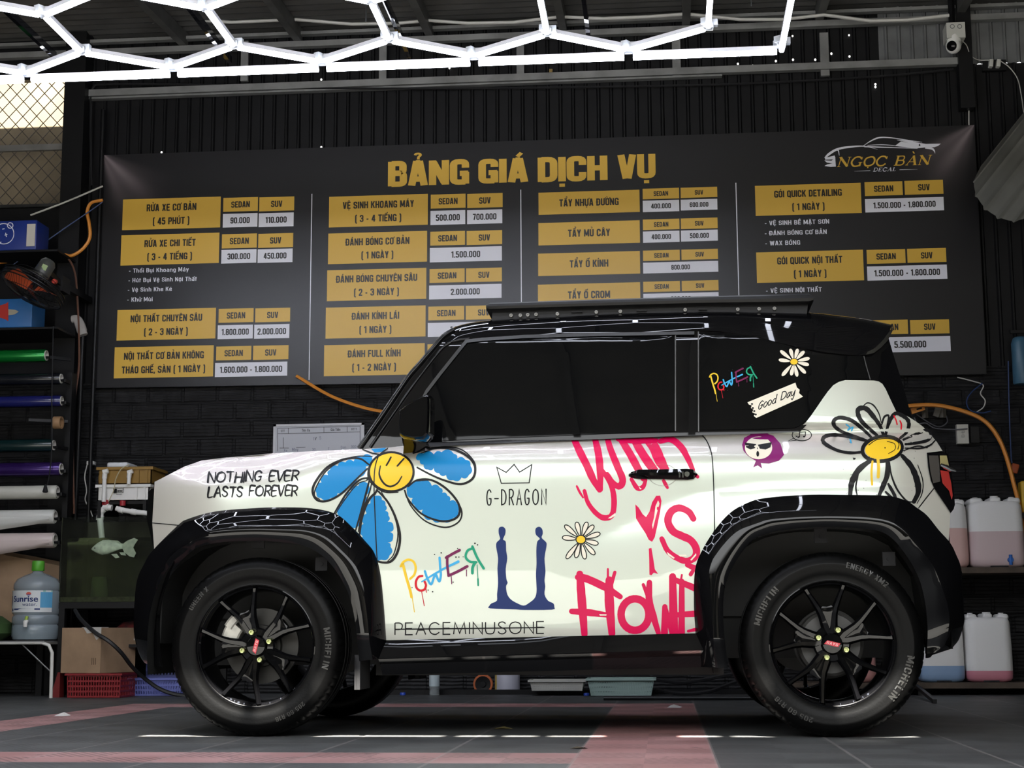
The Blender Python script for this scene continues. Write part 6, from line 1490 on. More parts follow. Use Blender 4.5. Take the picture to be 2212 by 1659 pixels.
pipe([(285, 1018), (280, 1020), (279, 1028), (278, 1046)], 3.89, .012, 'short white elbow pipe let into the amber crate')
pipe([(242, 1097), (228, 1095), (219, 1104), (216, 1120), (220, 1162)], 3.93, .019, 'thick white bent pipe dropping into the tank water', red=(228, 1086))
pipe([(251, 1098), (263, 1102), (290, 1106), (330, 1110), (352, 1113)], 3.90, .016, 'thick white pipe running level toward the car bonnet', red=(265, 1087))
wire('cable', [(279, 1004), (262, 1013), (250, 1035), (246, 1058), (237, 1078), (234, 1084)], 3.88, .003, mat('yellowed_cable', (.45, .40, .25), .5), 'thin yellowed lead looping down over the filter crates')

# water jug on a tubular stool, cardboard behind, boxes and baskets
jb = at(76, 1384, 3.86); jr = px_len(49, 3.86)
stool = empty('tube_table', (at(60, 1508, 3.8).x, 3.8, 0), 'low white tubular steel table carrying the water jug', 'table')
wp = mat('white_tube_paint', (.62, .61, .56), .4)
zt = jb.z-.012; xr = at(114, 1400, 3.7).x; xl = xr-.62
for y in (3.70, 4.02):
    mb = MB(); P = [Vector((xl, y, 0)), Vector((xl, y, zt-.05)), Vector((xl+.02, y, zt-.015)), Vector((xl+.06, y, zt)), Vector((xr-.07, y, zt)), Vector((xr-.025, y, zt-.015)), Vector((xr-.003, y, zt-.06)), Vector((xr, y, 0.0))]
    mb.tube(P, .011, 10); mb.build('leg_frame', wp, stool)
mb = MB(); mb.bbox(xl+.04, xr-.05, 3.69, 4.03, zt+.002, zt+.012); mb.build('top', mat('table_top_grey', (.22, .22, .21), .5), stool, smooth=0)
mb = MB(); mb.cyl((xr-.20, 3.72, zt-.01), (xr-.02, 3.72, .16), .004, 6); mb.build('brace', grey_metal, stool)
jug = empty('water_jug', (jb.x, 3.86, zt+.012), 'clear blue-grey water jug with green cap and printed label on the white table', 'water jug')
jz = zt+.012; Hj = at(76, 1232, 3.86).z-jz
pr = [(.001, 0), (.10, 0), (.128, .01), (.135, .04), (.135, .10), (.128, .115), (.136, .13), (.136, .17), (.128, .185), (.136, .20), (.136, .345), (.128, .36), (.135, .375), (.133, .41), (.115, .445), (.07, .475), (.035, .49), (.029, .50), (.029, .53)]
sc = jr/.136; hz = Hj/.51
def jug_mat():
    m = mat('jug_plastic', (.30, .36, .40), .12, spec=.6); b = bsdf(m); b.inputs['Transmission Weight'].default_value = .0; b.inputs['Alpha'].default_value = .62; return m
mb = MB(); mb.lathe([(r*sc, h*hz) for r, h in pr], 36, (jb.x, 3.86, jz)); mb.build('bottle', jug_mat(), jug)
mb = MB(); mb.lathe([(r*sc*.96, h*hz) for r, h in ((.001, .006), (.12, .008), (.128, .03), (.128, .10))]+[(.001, .10*hz)], 32, (jb.x, 3.86, jz)); mb.build('water', mat('jug_water', (.16, .20, .21), .1), jug)
mb = MB(); mb.lathe([(.034*sc, .505*hz), (.037*sc, .51*hz), (.036*sc, .57*hz), (.033*sc, .578*hz), (.001, .578*hz)], 24, (jb.x, 3.86, jz)); mb.build('cap', mat('cap_green', (.09, .36, .03), .4), jug)
lb = MB(); a0, a1 = math.radians(-90-66), math.radians(-90+60)
z_a, z_b = at(76, 1322, 3.86-jr).z, at(76, 1275, 3.86-jr).z
cyl = lambda t, z, r: Vector((jb.x+r*math.cos(lerp(a0, a1, t)), 3.86+r*math.sin(lerp(a0, a1, t)), z))
rl = jr*1.012
lb.loft([[cyl(t/20, z, rl) for t in range(21)] for z in (z_a, z_b)]); lo_ = lb.build('label', mat('label_white', (.62, .64, .64), .4), jug)
def lab(polys, m, nm, k=0):
    x = MB()
    for q in polys: x.fan2([cyl(a, lerp(z_a, z_b, b), rl+.0012+k*.0004) for a, b in q])
    return x.build(nm, m, lo_, smooth=0, fix=False)
rect = lambda a, b, c, d: [[(lerp(a, b, i/6), y) for i in range(7) for y in ((c,))]+[(lerp(b, a, i/6), d) for i in range(7)]]
lab(rect(.76, 1, .2, .92), mat('label_blue', (.10, .34, .56), .4), 'blue_panel'); lab(rect(0, 1, .93, 1.0), mat('label_green', (.25, .48, .40), .4), 'green_band'); lab(rect(.2, .76, .10, .17)+rect(.04, .1, .3, .75)+rect(.1, .16, .05, .17), navy, 'dark_strips')
def bent_text(s, t0, t1, zc, h, m, nm, off=0.0):
    c = bpy.data.curves.new('lettering', 'FONT'); c.body = s; c.size = 1; c.offset = off; c.resolution_u = 3
    o = bpy.data.objects.new('lettering', c); COL.objects.link(o); dg = bpy.context.evaluated_depsgraph_get(); me = bpy.data.meshes.new_from_object(o.evaluated_get(dg)); bpy.data.objects.remove(o); bpy.data.curves.remove(c)
    xs = [v.co.x for v in me.vertices]; ys = [v.co.y for v in me.vertices]; xa_, xb_, ya_ = min(xs), max(xs), .0; ht = .7
    for v in me.vertices: v.co = cyl(lerp(t0, t1, (v.co.x-xa_)/(xb_-xa_)), lerp(z_a, z_b, zc+(v.co.y/ht)*h), rl+.002)
    me.materials.clear(); me.materials.append(m); return link(nm, me, lo_)
bent_text('Sunrise', .18, .72, .48, .27, navy, 'lettering', .02); bent_text('water.', .42, .70, .28, .16, navy, 'lettering')
lab([ell(.54, .84, .05, .085, 16)], mat('label_red', (.55, .09, .06), .4), 'sun_disc'); lab([[(x, y) for x, y in ell(.54, .84, .05, .085, 16) if y < .83]], mat('label_wave', (.08, .10, .30), .4), 'wave', 1)
mb = MB(); e = at(58, 1350, 3.86-jr); mb.tube([e+Vector((0, -.005, .05)), e+Vector((0, -.02, .02))], .010, 10); tp2 = mb.build('tap', mat('tap_lime', (.30, .42, .05), .4), jug)
mb = MB(); mb.tube([e+Vector((0, -.01, .022)), e+Vector((0.002, -.03, .018)), e+Vector((.002, -.03, -.012))], [.014, .014, .011], 12); mb.build('spout', white_plastic, tp2)
# flattened cardboard, orange crate and a green bag behind the jug
P = [(-60, 1170), (14, 1200), (60, 1208), (128, 1222), (128, 1352), (20, 1345), (-60, 1325)]
mb = MB(); Pw = [at(a, b, 4.12) for a, b in P]; mb.prism([(p.x, p.z) for p in Pw], lambda a, b: Vector((a, 4.12, b)), lambda a, b: Vector((a+.02, 4.20, b+.02))); tag(mb.build('cardboard_box', cardboard, smooth=0), 'big brown cardboard carton leaning behind the water jug', 'box')
a, b = at(-60, 1215, 4.25), at(104, 1196, 4.25); sh_ = MB(); sh_.bbox(a.x, b.x+.06, 4.06, WY, at(60, 1357, 4.12).z-.03, at(60, 1357, 4.12).z-.006)
for x in (a.x+.1, b.x+.03): sh_.bbox(x-.02, x+.02, 4.10, 4.14, 0, at(60, 1357, 4.12).z-.03); sh_.bbox(x-.02, x+.02, 4.38, 4.42, 0, at(60, 1357, 4.12).z-.03)
tag(sh_.build('low_bench', black_satin, smooth=0), 'dark low bench behind the jug table carrying cartons', 'bench')
mb = MB(); mb.rbox(((a.x+b.x)/2, 4.33, at(60, 1357, 4.12).z+.197), (b.x-a.x, .16, .40), .01); tag(mb.build('storage_crate', mat('orange_plastic', (.42, .085, .015), .45)), 'orange plastic crate peeking over the carton behind the jug', 'crate')
mb = MB(); e = at(0, 1366, 3.95); mb.lathe([(.001, -.075), (.10, -.075), (.16, -.03), (.155, .03), (.09, .075), (.001, .085)], 24, (e.x-.05, 3.86, zt+.013+.075)); tag(mb.build('cloth_bag', mat('green_cloth', (.03, .07, .015), .9, bump=.3, bscale=25)), 'dark green cloth bundle on the white table left of the jug', 'bag')
mb = MB(); e = atz(108, 1508, 0); mb.loft([[(e.x-.035, 3.80, 0), (e.x+.02, 3.80, 0), (e.x+.02, 3.88, 0), (e.x-.035, 3.88, 0)], [(e.x+.005, 3.80, .15), (e.x+.02, 3.80, .15), (e.x+.02, 3.86, .15), (e.x+.005, 3.86, .15)]], closed=True, caps=True); tag(mb.build('wheel_chock', mat('chock_red', (.22, .02, .02), .5)), 'dark red wedge standing at the white table leg', 'wedge')
# red perforated crate with the carton on it
def basket(name, x0, x1, y0, y1, z0, z1, m, label, nx=18, nz=3, ny=10, taper=.92, cat='basket', lip=.014, solid=None):
    o = empty(name, ((x0+x1)/2, (y0+y1)/2, z0), label, cat); cx, cy = (x0+x1)/2, (y0+y1)/2
    T = lambda x, y, z: Vector((cx+(x-cx)*lerp(taper, 1, (z-z0)/(z1-z0)), cy+(y-cy)*lerp(taper, 1, (z-z0)/(z1-z0)), z))
    b = MB(); w = .0045
    for (ax, ay), (bx_, by), n in (((x0, y0), (x1, y0), nx), ((x1, y0), (x1, y1), ny), ((x1, y1), (x0, y1), nx), ((x0, y1), (x0, y0), ny)):
        for i in range(n+1):
            t = i/n; b.bar(T(lerp(ax, bx_, t), lerp(ay, by, t), z0), T(lerp(ax, bx_, t), lerp(ay, by, t), z1), .007, .004, up=(by-ay, bx_-ax, 0))
        for j in range(nz+1):
            z = lerp(z0+.006, z1-.01, j/nz); b.bar(T(ax, ay, z), T(bx_, by, z), .004, .011)
    b.bbox(cx+(x0-cx)*taper, cx+(x1-cx)*taper, cy+(y0-cy)*taper, cy+(y1-cy)*taper, z0, z0+.005)
    b.build('lattice', m, o, smooth=0)
    r = MB()
    for a in ((x0-lip, x1+lip, y0-lip, y0+.003), (x0-lip, x1+lip, y1-.003, y1+lip), (x0-lip, x0+.003, y0, y1), (x1-.003, x1+lip, y0, y1)): r.bbox(*a, z1-.008, z1+.004)
    r.build('rim', m, o, smooth=0); return o
e0_, e1_ = atz(135, 1509, 0), atz(262, 1508, 0); rc_z = at(200, 1456, 3.72).z
basket('storage_basket', e0_.x, e1_.x-.012, 3.70, 4.0, 0.002, rc_z, mat('red_plastic', (.22, .008, .012), .45), 'dark red perforated basket on the floor under a carton', 20, 4, 12, .97)
o = empty('cardboard_box', (at(190, 1440, 3.85).x, 3.85, rc_z+.006), 'worn brown cardboard box sitting askew on the red basket', 'box')
za, zb = rc_z+.006, rc_z+.006+.27
A = Vector((at(126, 1440, 3.72).x, 3.76, 0)); B_ = Vector((at(219, 1437, 3.70).x, 3.68, 0)); C_ = Vector((at(284, 1425, 3.95).x, 4.02, 0)); D_ = A+(C_-B_)
mb = MB(); mb.loft([[Vector((p.x, p.y, z)) for p in (A, B_, C_, D_)] for z in (za, zb)], closed=True, caps=True); mb.build('carton', cardboard, o, smooth=0)
mb = MB(); t_ = [A.lerp(B_, .5), B_, B_.lerp(C_, .2), A.lerp(B_, .55)+Vector((0, .1, 0))]
mb.prism([(p.x, p.y) for p in t_], lambda a, b: Vector((a, b, zb+.0005)), lambda a, b: Vector((a, b, zb+.003))); 
d_ = (B_-A).normalized(); n_ = Vector((d_.y, -d_.x, 0))
s0, s1 = A.lerp(B_, .55)+n_*.0015, B_+n_*.0015; mb.add([(s0.x, s0.y, zb), (s1.x, s1.y, zb), (s1.x, s1.y, zb-.05), (lerp(s0.x, s1.x, .75), lerp(s0.y, s1.y, .75), zb-.075), (lerp(s0.x, s1.x, .5), lerp(s0.y, s1.y, .5), zb-.03), (lerp(s0.x, s1.x, .2), lerp(s0.y, s1.y, .2), zb-.035)], [(0, 1, 2, 3, 4, 5)]); mb.build('torn_tape', mat('torn_paper', (.50, .48, .44), .8), o, smooth=0)
mb = MB()
for i in range(3): q0 = A.lerp(B_, .78+.045*i)+n_*.0015; q1 = A.lerp(B_, .80+.045*i)+n_*.0015; mb.add([(q0.x, q0.y, za+.05), (q1.x, q1.y, za+.05), (q1.x, q1.y, za+.09), (q0.x, q0.y, za+.09)], [(0, 1, 2, 3)])
mb.build('printed_symbols', mat('carton_ink', (.12, .07, .04), .8), o, smooth=0)
e0_, e1_ = atz(280, 1504, 0), atz(388, 1503, 0)
bb_ = mat('lavender_blue_plastic', (.13, .15, .42), .45)
basket('storage_basket', e0_.x, e1_.x+.03, 3.98, 4.26, 0.002, at(320, 1466, 3.98).z, bb_, 'low lavender blue perforated basket behind the front wheel', 20, 3, 12, .95)
basket('storage_basket', e0_.x+.0, e0_.x+.19, 4.30, 4.42, 0.002, at(290, 1420, 4.27).z, bb_, 'tall lavender blue basket standing behind the low blue one', 9, 6, 6, .97)
# helmet beside the tyre, black hose
e = at(270, 1372, 4.1); hm = empty('helmet', (e.x, 4.1, e.z-.05), 'white motorbike helmet with red marks under the fish tank', 'helmet')
mb = MB(); mb.lathe([(.001, .10), (.05, .092), (.085, .06), (.10, .01), (.10, -.03)], 24, (e.x+.03, 4.12, e.z-.01)); mb.build('shell', mat('helmet_red', (.20, .03, .03), .35, noise=.8, nscale=14, col2=(.02, .02, .02)), hm)
mb = MB(); mb.loft([[Vector((e.x+.03+.105*math.cos(a), 4.12+.105*math.sin(a), e.z+z)) for a in [PI+PI*i/12 for i in range(13)]] for z in (.03, -.045)]); mb.prism([(at(a, b, 4.0).x, at(a, b, 4.0).z) for a, b in ((237, 1372), (258, 1365), (288, 1366), (290, 1383), (270, 1381))], lambda a, b: Vector((a, 4.0, b)), lambda a, b: Vector((a, 4.03, b))); mb.build('peak', white_plastic, hm, smooth=30)
mb = MB(); mb.bbox(tx0+.04, tx1-.04, TY0+.1, TY1, e.z-.075, e.z-.056); mb.build('lower_shelf', black_satin, stand, smooth=0)
wire('hose', [(162, 1318, 3.83), (175, 1338, 3.75), (205, 1366, 3.68), (235, 1385, 3.66), (262, 1410, 3.7), (285, 1440, 3.8), (312, 1465, 3.9), (345, 1488, 3.94), (380, 1500, 3.95), (430, 1506, 3.96)], 3.8, .012, cable_black, 'thick black hose drooping over the carton and blue basket', 'hose')

# ================================================================== right side
wood = mat('stained_plank', (.085, .06, .04), .7, noise=.5, nscale=9)
shelf_x0, shelf_x1 = at(1690, 1480, 4.1).x, XR-.02
zsl = at(2140, 1473, 4.1).z; zsu = at(2150, 1226, 4.1).z
sr = empty('storage_shelf', (2.2, 4.2, 0), 'low dark plank shelf near the floor holding canisters at right', 'shelf')
mb = MB(); mb.bbox(shelf_x0, shelf_x1, 4.0, 4.38, zsl-.035, zsl-.001); mb.build('plank', wood, sr, smooth=0)
for x in (shelf_x0+.05, 1.95, shelf_x1-.05):
    for y in (4.06, 4.33): mb = MB(); mb.bbox(x-.02, x+.02, y-.03, y+.03, 0, zsl-.035); mb.build('foot', black_satin, sr, smooth=0)
su = empty('storage_shelf', (2.5, 4.2, zsu), 'upper dark plank shelf carrying two pinkish canisters at right', 'shelf')
mb = MB(); mb.bbox(shelf_x0+.6, shelf_x1, 4.0, WY, zsu-.035, zsu-.001); mb.build('plank', wood, su, smooth=0)
for x in (shelf_x0+.7, shelf_x1-.1): mb = MB(); mb.bar((x, 4.06, zsu-.05), (x, WY, zsu-.05), .025); mb.build('bracket', black_satin, su, smooth=0)
pr_ = MB(); a, b = atz(2020, 1520, 0), at(1975, 1484, 4.05); pr_.bar((b.x, 3.97, zsl-.02), (a.x, a.y, .012), .02); tag(pr_.build('steel_prop', black_satin, smooth=0), 'thin black steel prop slanting from the low shelf to the floor', 'prop')
def hdpe(nm, c): 
    m = mat('hdpe_'+nm, c, .38, spec=.4); b = bsdf(m); b.inputs['Subsurface Weight'].default_value = .25; b.inputs['Subsurface Radius'].default_value = (.03, .03, .03); b.inputs['Subsurface Scale'].default_value = .5; return m
milk = hdpe('milky', (.78, .77, .75))
def canister(x0, x1, zb, zt, lvl, liq, label, tap=False, y=4.06, dep=.24):
    o = empty('liquid_canister', ((x0+x1)/2, y+dep/2, zb), label, 'canister', 'canisters on the right shelf'); w = x1-x0; h = zt-zb; cx, cy = (x0+x1)/2, y+dep/2
    def loop(z, kx, ky, r=.055):
        hx, hy = w/2*kx, dep/2*ky; r = min(r, hx*.9, hy*.9); lp = []
        for sx, sy, a0 in ((1, 1, 0), (-1, 1, 90), (-1, -1, 180), (1, -1, 270)):
            for k in range(6):
                a = math.radians(a0+90*k/5); lp.append(Vector((cx+sx*(hx-r)+r*math.cos(a), cy+sy*(hy-r)+r*math.sin(a), z)))
        return lp
    prof = [(0, .80), (.012, .90), (.05, .985), (.12, 1.0), (.5, .99), (.80, .965), (.86, .95), (.90, .90), (.925, .80)]
    zl = lvl
    up = [(t, k) for t, k in prof if t > zl]; dn = [(t, k) for t, k in prof if t < zl]; kl = interp(prof, zl)
    mb = MB(); mb.loft([loop(zb+h*t, k, k) for t, k in [(zl, kl)]+up], closed=True, caps=True)
    bd = mb.build('body', milk, o, smooth=50)
    mb = MB(); mb.loft([loop(zb+h*t, k, k) for t, k in dn+[(zl, kl)]], closed=True, caps=True); mb.build('liquid_fill', hdpe(*liq), o, smooth=50)
    # shoulders with handle in the middle of the top
    for sx in (-1, 1):
        s = MB(); s.rbox((cx+sx*w*.34, cy, zb+h*.925), (w*.25, dep*.72, h*.10), .02); s.build('shoulder', milk, o, smooth=50)
        nb = MB(); nb.cyl((cx+sx*w*.33, cy-.02, zb+h*.97), (cx+sx*w*.33, cy-.02, zb+h*.99), .016, 12); nb.build('lug', milk, o)
    hd = MB(); hd.rbox((cx, cy, zb+h*.945), (w*.20, dep*.8, h*.075), .014); hd.build('handle', milk, o, smooth=50)
    cp_ = MB(); cp_.cyl((cx, cy-.05, zb+h*.96), (cx, cy-.05, zb+h*1.0), .024, 18); cp_.build('cap', milk, o)
    gv = MB(); gv.bbox(cx-w*.16, cx+w*.16, y-.0, y+.02, zb+.001, zb+h*.022); gv.build('foot_recess', black_matte, o, smooth=0)
    if tap:
        t_ = MB(); q = Vector((cx+w*.19, y, zb+h*.10)); t_.cyl(q+Vector((0, .01, 0)), q+Vector((0, -.03, 0)), .016, 12); t_.cyl(q+Vector((0, -.022, .03)), q+Vector((0, -.022, -.03)), .010, 12); t_.build('tap', mat('tap_blue', (.01, .11, .42), .4), o)
    return o
X = lambda px, py: at(px, py, 4.06).x
Zc = lambda px, py: at(px, py, 4.06).z
canister(X(1986, 1350), X(2083, 1350), zsl, Zc(2050, 1322), .16+.07, ('blue', (.26, .38, .56)), 'canister with blue liquid half hidden by the rear bumper')
canister(X(2088, 1400), X(2190, 1400), zsl, Zc(2138, 1322), .16, ('deep_pink', (.62, .24, .30)), 'canister with a little dark pink liquid on the lower shelf')
canister(X(1786, 1400), X(1893, 1400), zsl, Zc(1840, 1322), .62, ('rose', (.55, .27, .25)), 'canister of rosy liquid seen through the rear wheel spokes')
canister(X(1990, 1150), X(2094, 1150), zsu, Zc(2060, 1074), .56, ('salmon', (.68, .45, .41)), 'canister of salmon pink liquid next to the tail lamp')
canister(X(2096, 1150), X(2216, 1150), zsu, Zc(2150, 1070), .50, ('mauve', (.60, .47, .47)), 'large canister with mauve liquid and a blue tap', tap=True)

# sockets, cables and the orange air line
e = at(2080, 937, WY-.02); sk = empty('wall_socket', (e.x, WY-.02, e.z-.06), 'white wall socket plate with two round outlets under hanging wires', 'socket')
mb = MB(); mb.rbox((e.x, WY-.03, e.z), (.084, .125, .04), .006, Matrix.Rotation(0, 3, 'X')); mb = MB(); a, b = at(2066, 917, WY-.04), at(2093, 958, WY-.04); mb.bbox(a.x, b.x, WY-.045, WY, b.z, a.z); mb.build('plate', mat('socket_plate', (.56, .55, .48), .4), sk, smooth=0)
for py in (932, 942): q = at(2080, py, WY-.045); mb = MB(); mb.lathe([(.012, 0), (.012, -.002), (.009, -.003), (.0005, -.001)], 14, q, 'Y'); mb.build('outlet', mat('socket_outlet', (.42, .41, .36), .4), sk)
mb = MB(); a, b = at(2096, 922, WY-.03), at(2116, 956, WY-.03); mb.bbox(a.x, b.x, WY-.03, WY, b.z, a.z); q = at(2108, 945, WY-.035); mb.box(q, (.03, .004, .02)); tag(mb.build('wall_socket', black_satin, smooth=0), 'black socket plate right beside the white one', 'socket')
wire('air_hose', [(1940, 880), (1975, 876), (2010, 875), (2040, 878), (2080, 888), (2115, 902), (2140, 922), (2162, 956), (2178, 1000), (2190, 1045), (2200, 1085), (2206, 1120), (2212, 1165), (2220, 1230)], WY-.14, .013, orange_hose, 'orange air hose arching down the wall right of the car', 'hose')
wire('air_hose', [(640, 812), (700, 848), (740, 866), (790, 882), (830, 890), (880, 900)], WY-.07, .011, orange_hose, 'orange air hose below the price board left of the windscreen', 'hose')
e = at(1983, 884, WY-.09); cl = empty('hose_coupling', (e.x, WY-.09, e.z), 'orange plastic hose coupling beside the rear window', 'coupling')
mb = MB(); a, b = at(1968, 889, WY-.09), at(1996, 880, WY-.09); mb.bar(a, b, .03, .035); mb.build('sleeve', orange_hose, cl, smooth=0); mb = MB(); mb.bar(a.lerp(b, .4)+Vector((0, -.017, 0)), a.lerp(b, .8)+Vector((0, -.017, 0)), .004, .01); mb.build('slot', black_matte, cl, smooth=0)
for px, py, w_, lab_ in ((1998, 893, .017, 'grey plug hanging by the orange coupling'), (2024, 890, .022, 'grey brown plug, tilted one of the hanging pair'), (2036, 892, .02, 'grey brown plug, upright one of the hanging pair')):
    e = at(px, py, WY-.05); mb = MB(); mb.bar(e+Vector((.012 if 'tilted' in lab_ else 0, 0, .035)), e+Vector((-.012 if 'tilted' in lab_ else 0, 0, -.03)), w_*1.6, w_*1.6); tag(mb.build('plug', mat('plug_grey', (.12, .11, .09), .6), smooth=0), lab_, 'plug')
gw = mat('grey_wire', (.10, .10, .11), .5)
wire('cable', [(1980, 895), (2010, 915), (2030, 922), (2046, 912), (2044, 898)], WY-.05, .004, gw, 'grey wire loop under the hanging plugs')
wire('cable', [(1975, 902), (1982, 915), (2000, 914), (2020, 925), (2060, 928), (2090, 926)], WY-.05, .004, gw, 'grey wire running from the car side to the white socket')
wire('cable', [(2068, 815), (2100, 823), (2124, 832), (2118, 850), (2128, 865), (2124, 880), (2110, 890)], WY-.04, .004, cable_white, 'pale loose wire end curling above the sockets')
wire('cable', [(2122, 828), (2098, 848), (2088, 868), (2096, 886), (2120, 892), (2140, 888)], WY-.045, .004, mat('blue_wire', (0.02, 0.05, 0.16), .5), 'blue wire loop hanging right of the sockets')
wire('cable', [(2178, 780), (2180, 880), (2184, 980), (2186, 1000)], WY-.05, .004, mat('blue_wire', (0.02, 0.05, 0.16), .5), 'straight blue wire hanging down at the right edge')
e = at(2192, 1012, WY-.06); mb = MB(); mb.rbox(e, (.045, .03, .06), .008, Matrix.Rotation(.3, 3, 'Y')); tag(mb.build('plug', mat('plug_orange', (.40, .08, .02), .5)), 'orange red plug at the end of the blue wire', 'plug')
mb = MB(); e = at(2200, 778, WY-.12); mb.lathe([(.001, -.15), (.05, -.15), (.055, -.14), (.055, .11), (.045, .14), (.03, .15), (.001, .15)], 20, (e.x+.02, WY-.1, e.z)); tag(mb.build('spray_bottle', mat('bottle_blue', (.05, .13, .20), .4)), 'dull blue bottle hanging at the right edge', 'bottle')
mb = MB(); a, b = at(2205, 1108, WY-.1), at(2240, 1040, WY-.1); mb.rbox(((a.x+b.x)/2, WY-.1, (a.z+b.z)/2), (b.x-a.x, .1, b.z-a.z), .01); tag(mb.build('tool_case', mat('case_yellow', (.52, .33, .02), .5)), 'yellow tool case edge at the right border', 'case')
mb = MB(); mb.bbox(at(2170, 1120, 4.3).x, XR-.05, WY-.2, WY, at(2200, 1110, WY-.1).z-.03, at(2200, 1110, WY-.1).z-.002); tag(mb.build('wall_shelf', black_satin, smooth=0), 'black bracket shelf under the yellow case at the right', 'shelf')
mb = MB(); e = at(2200, 720, WY-.1); mb.bar((e.x-.05, WY-.1, e.z+.01), (e.x+.2, WY-.1, e.z+.01), .02); mb.bbox(e.x+.14, e.x+.18, WY-.12, WY, e.z-.0, e.z+.03); tag(mb.build('hook_rail', black_satin, smooth=0), 'black hook rail above the blue bottle', 'rail')

# curved corrugated sheet in the top right corner
edge = [(2165, 310), (2130, 345), (2112, 372), (2104, 395), (2108, 418), (2120, 440), (2138, 458), (2160, 470), (2186, 477), (2215, 472), (2245, 462)]
E_ = spline([at(a, b, Yd) for (a, b), Yd in zip(edge, [3.95, 3.9, 3.86, 3.82, 3.78, 3.75, 3.73, 3.72, 3.71, 3.71, 3.72])], 8)
mb = MB(); lo = []; dr = (at(2215, 230, 3.9)-at(2110, 362, 3.9)).normalized()*.75
lo = []
for i, p in enumerate(E_):
    k = .020*max(0, math.cos(2*PI*i/11.0))**3; nrm = Vector((-.5, -.4, -.6)).normalized()
    lo.append([p+nrm*k*1.0+dr*t for t in (0, .35, .7, 1)])
mb.loft(lo); mb2 = mb.build('corrugated_sheet', mat('sheet_grey_olive', (.13, .13, .115), .5, metal=.2, noise=.25, nscale=5), smooth=35); tag(mb2, 'grey corrugated sheet curled at the top right corner', 'sheet')
bm = MB(); bm.bar(E_[-1]+dr*.9, Vector((XR, E_[-1].y, (E_[-1]+dr*.9).z)), .03); tag(bm.build('sheet_bracket', black_satin, smooth=0), 'black arm holding the curled corrugated sheet to the wall', 'bracket')

# security camera
b0 = at(2063, 74, 4.22); cc_ = empty('security_camera', (b0.x, 4.22, b0.z), 'white dome security camera on a junction box at upper right', 'camera')
mb = MB(); a, b = at(2044, 78, 4.22), at(2083, 50, 4.22); zc_ = (a.z+b.z)/2; mb.bbox(a.x, b.x, 4.20, 4.34, a.z-.02, b.z); mb.build('junction_box', mat('box_ivory', (.50, .50, .45), .45), cc_, smooth=0)
for px in (2057, 2073): q = at(px, 57, 4.199); mb = MB(); mb.tube([q+Vector((.013*math.cos(2*PI*i/18), 0, .013*math.sin(2*PI*i/18))) for i in range(19)], .0018, 5, caps=False); mb.build('knockout', gw, cc_)
q = at(2063, 82, 4.2); mb = MB(); mb.lathe([(.03, -.028), (.045, -.02), (.045, .015), (.04, .03)], 24, (q.x, 4.24, q.z)); mb.build('base_ring', white_plastic, cc_)
q = at(2062, 95, 4.2); mb = MB(); R0 = px_len(16, 4.2); mb.lathe([(R0*math.sin(PI*i/14)+.0003, R0*math.cos(PI*i/14)) for i in range(15)], 28, (q.x, 4.24, q.z)); mb.build('ball', white_plastic, cc_)
f_ = MB(); d_ = Vector((-.45, -.85, -.25)).normalized(); uu = d_.orthogonal().normalized(); vv = d_.cross(uu); cen = Vector((q.x, 4.24, q.z))
f_.loft([[cen+d_*(R0*math.cos(t)*1.02)+(uu*math.cos(2*PI*i/24)+vv*math.sin(2*PI*i/24))*R0*math.sin(t)*1.02 for i in range(24)] for t in (.01, .25, .5, .72)], closed=True); f_.build('lens_face', black_gloss, cc_)
mb = MB(); mb.bar((b0.x, 4.3, b.z), (b0.x, 4.30, roof_z(4.3)), .03); mb.build('mount', black_satin, cc_, smooth=0)
wire('cable', [(2076, 86, 4.25), (2088, 98, 4.3), (2096, 118, 4.36), (2112, 129, 4.39), (2136, 130, 4.39)], 4.3, .003, cable_white, 'thin white lead from the security camera to its adapter')
for px, lab_ in ((2140, 'small white power adapter, nearer the camera of two'), (2156, 'small white power adapter, right one of two')):
    e = at(px, 138, WY-.05); mb = MB(); mb.rbox(e, (.026, .05, .05), .004, Matrix.Rotation(.12, 3, 'Y')); tag(mb.build('power_adapter', mat('box_ivory', (.50, .50, .45), .45)), lab_, 'adapter')
mb = MB(); a = at(2148, 146, WY-.03); mb.bbox(a.x-.075, a.x+.075, WY-.035, WY, a.z-.02, a.z+.05); tag(mb.build('socket_strip', black_satin, smooth=0), 'black socket strip holding two white adapters', 'socket')
wire('cable', [(2160, 131, 4.39), (2180, 145, 4.39), (2198, 170, 4.38), (2206, 205, 4.3), (2211, 240, 4.2), (2216, 262, 4.1)], 4.3, .0035, cable_white, 'white lead from the adapter down to the corner sheet')
wire('cable', [(2093, 238), (2093, 270)], WY-.03, .004, cable_white, 'short white tie above the right end of the price board')

# ================================================================== along the foot of the wall, seen under the car
mb = MB(); a, b = at(800, 1500, 4.30), at(1750, 1506, 4.30); mb.bbox(a.x-.1, b.x+.2, 4.18, 4.24, 0, .03); tag(mb.build('rubber_hose', black_satin, smooth=0), 'black rubber strip along the floor near the wall', 'strip')
e = atz(935, 1503, 0); e.y = 4.08; bt = empty('water_bottle', (e.x, e.y, 0), 'small clear plastic water bottle on the floor under the car', 'bottle')
mb = MB(); mb.lathe([(.001, 0), (.030, 0), (.032, .01), (.030, .03), (.032, .05), (.032, .14), (.025, .17), (.012, .19), (.012, .205)], 20, (e.x, e.y, 0)); m_ = mat('pet_plastic', (.5, .55, .55), .1); bsdf(m_).inputs['Alpha'].default_value = .4; mb.build('body', m_, bt)
mb = MB(); mb.lathe([(.0328, .055), (.0328, .125)], 20, (e.x, e.y, 0)); mb.build('label', mat('pale_label', (.5, .58, .6), .5), bt)
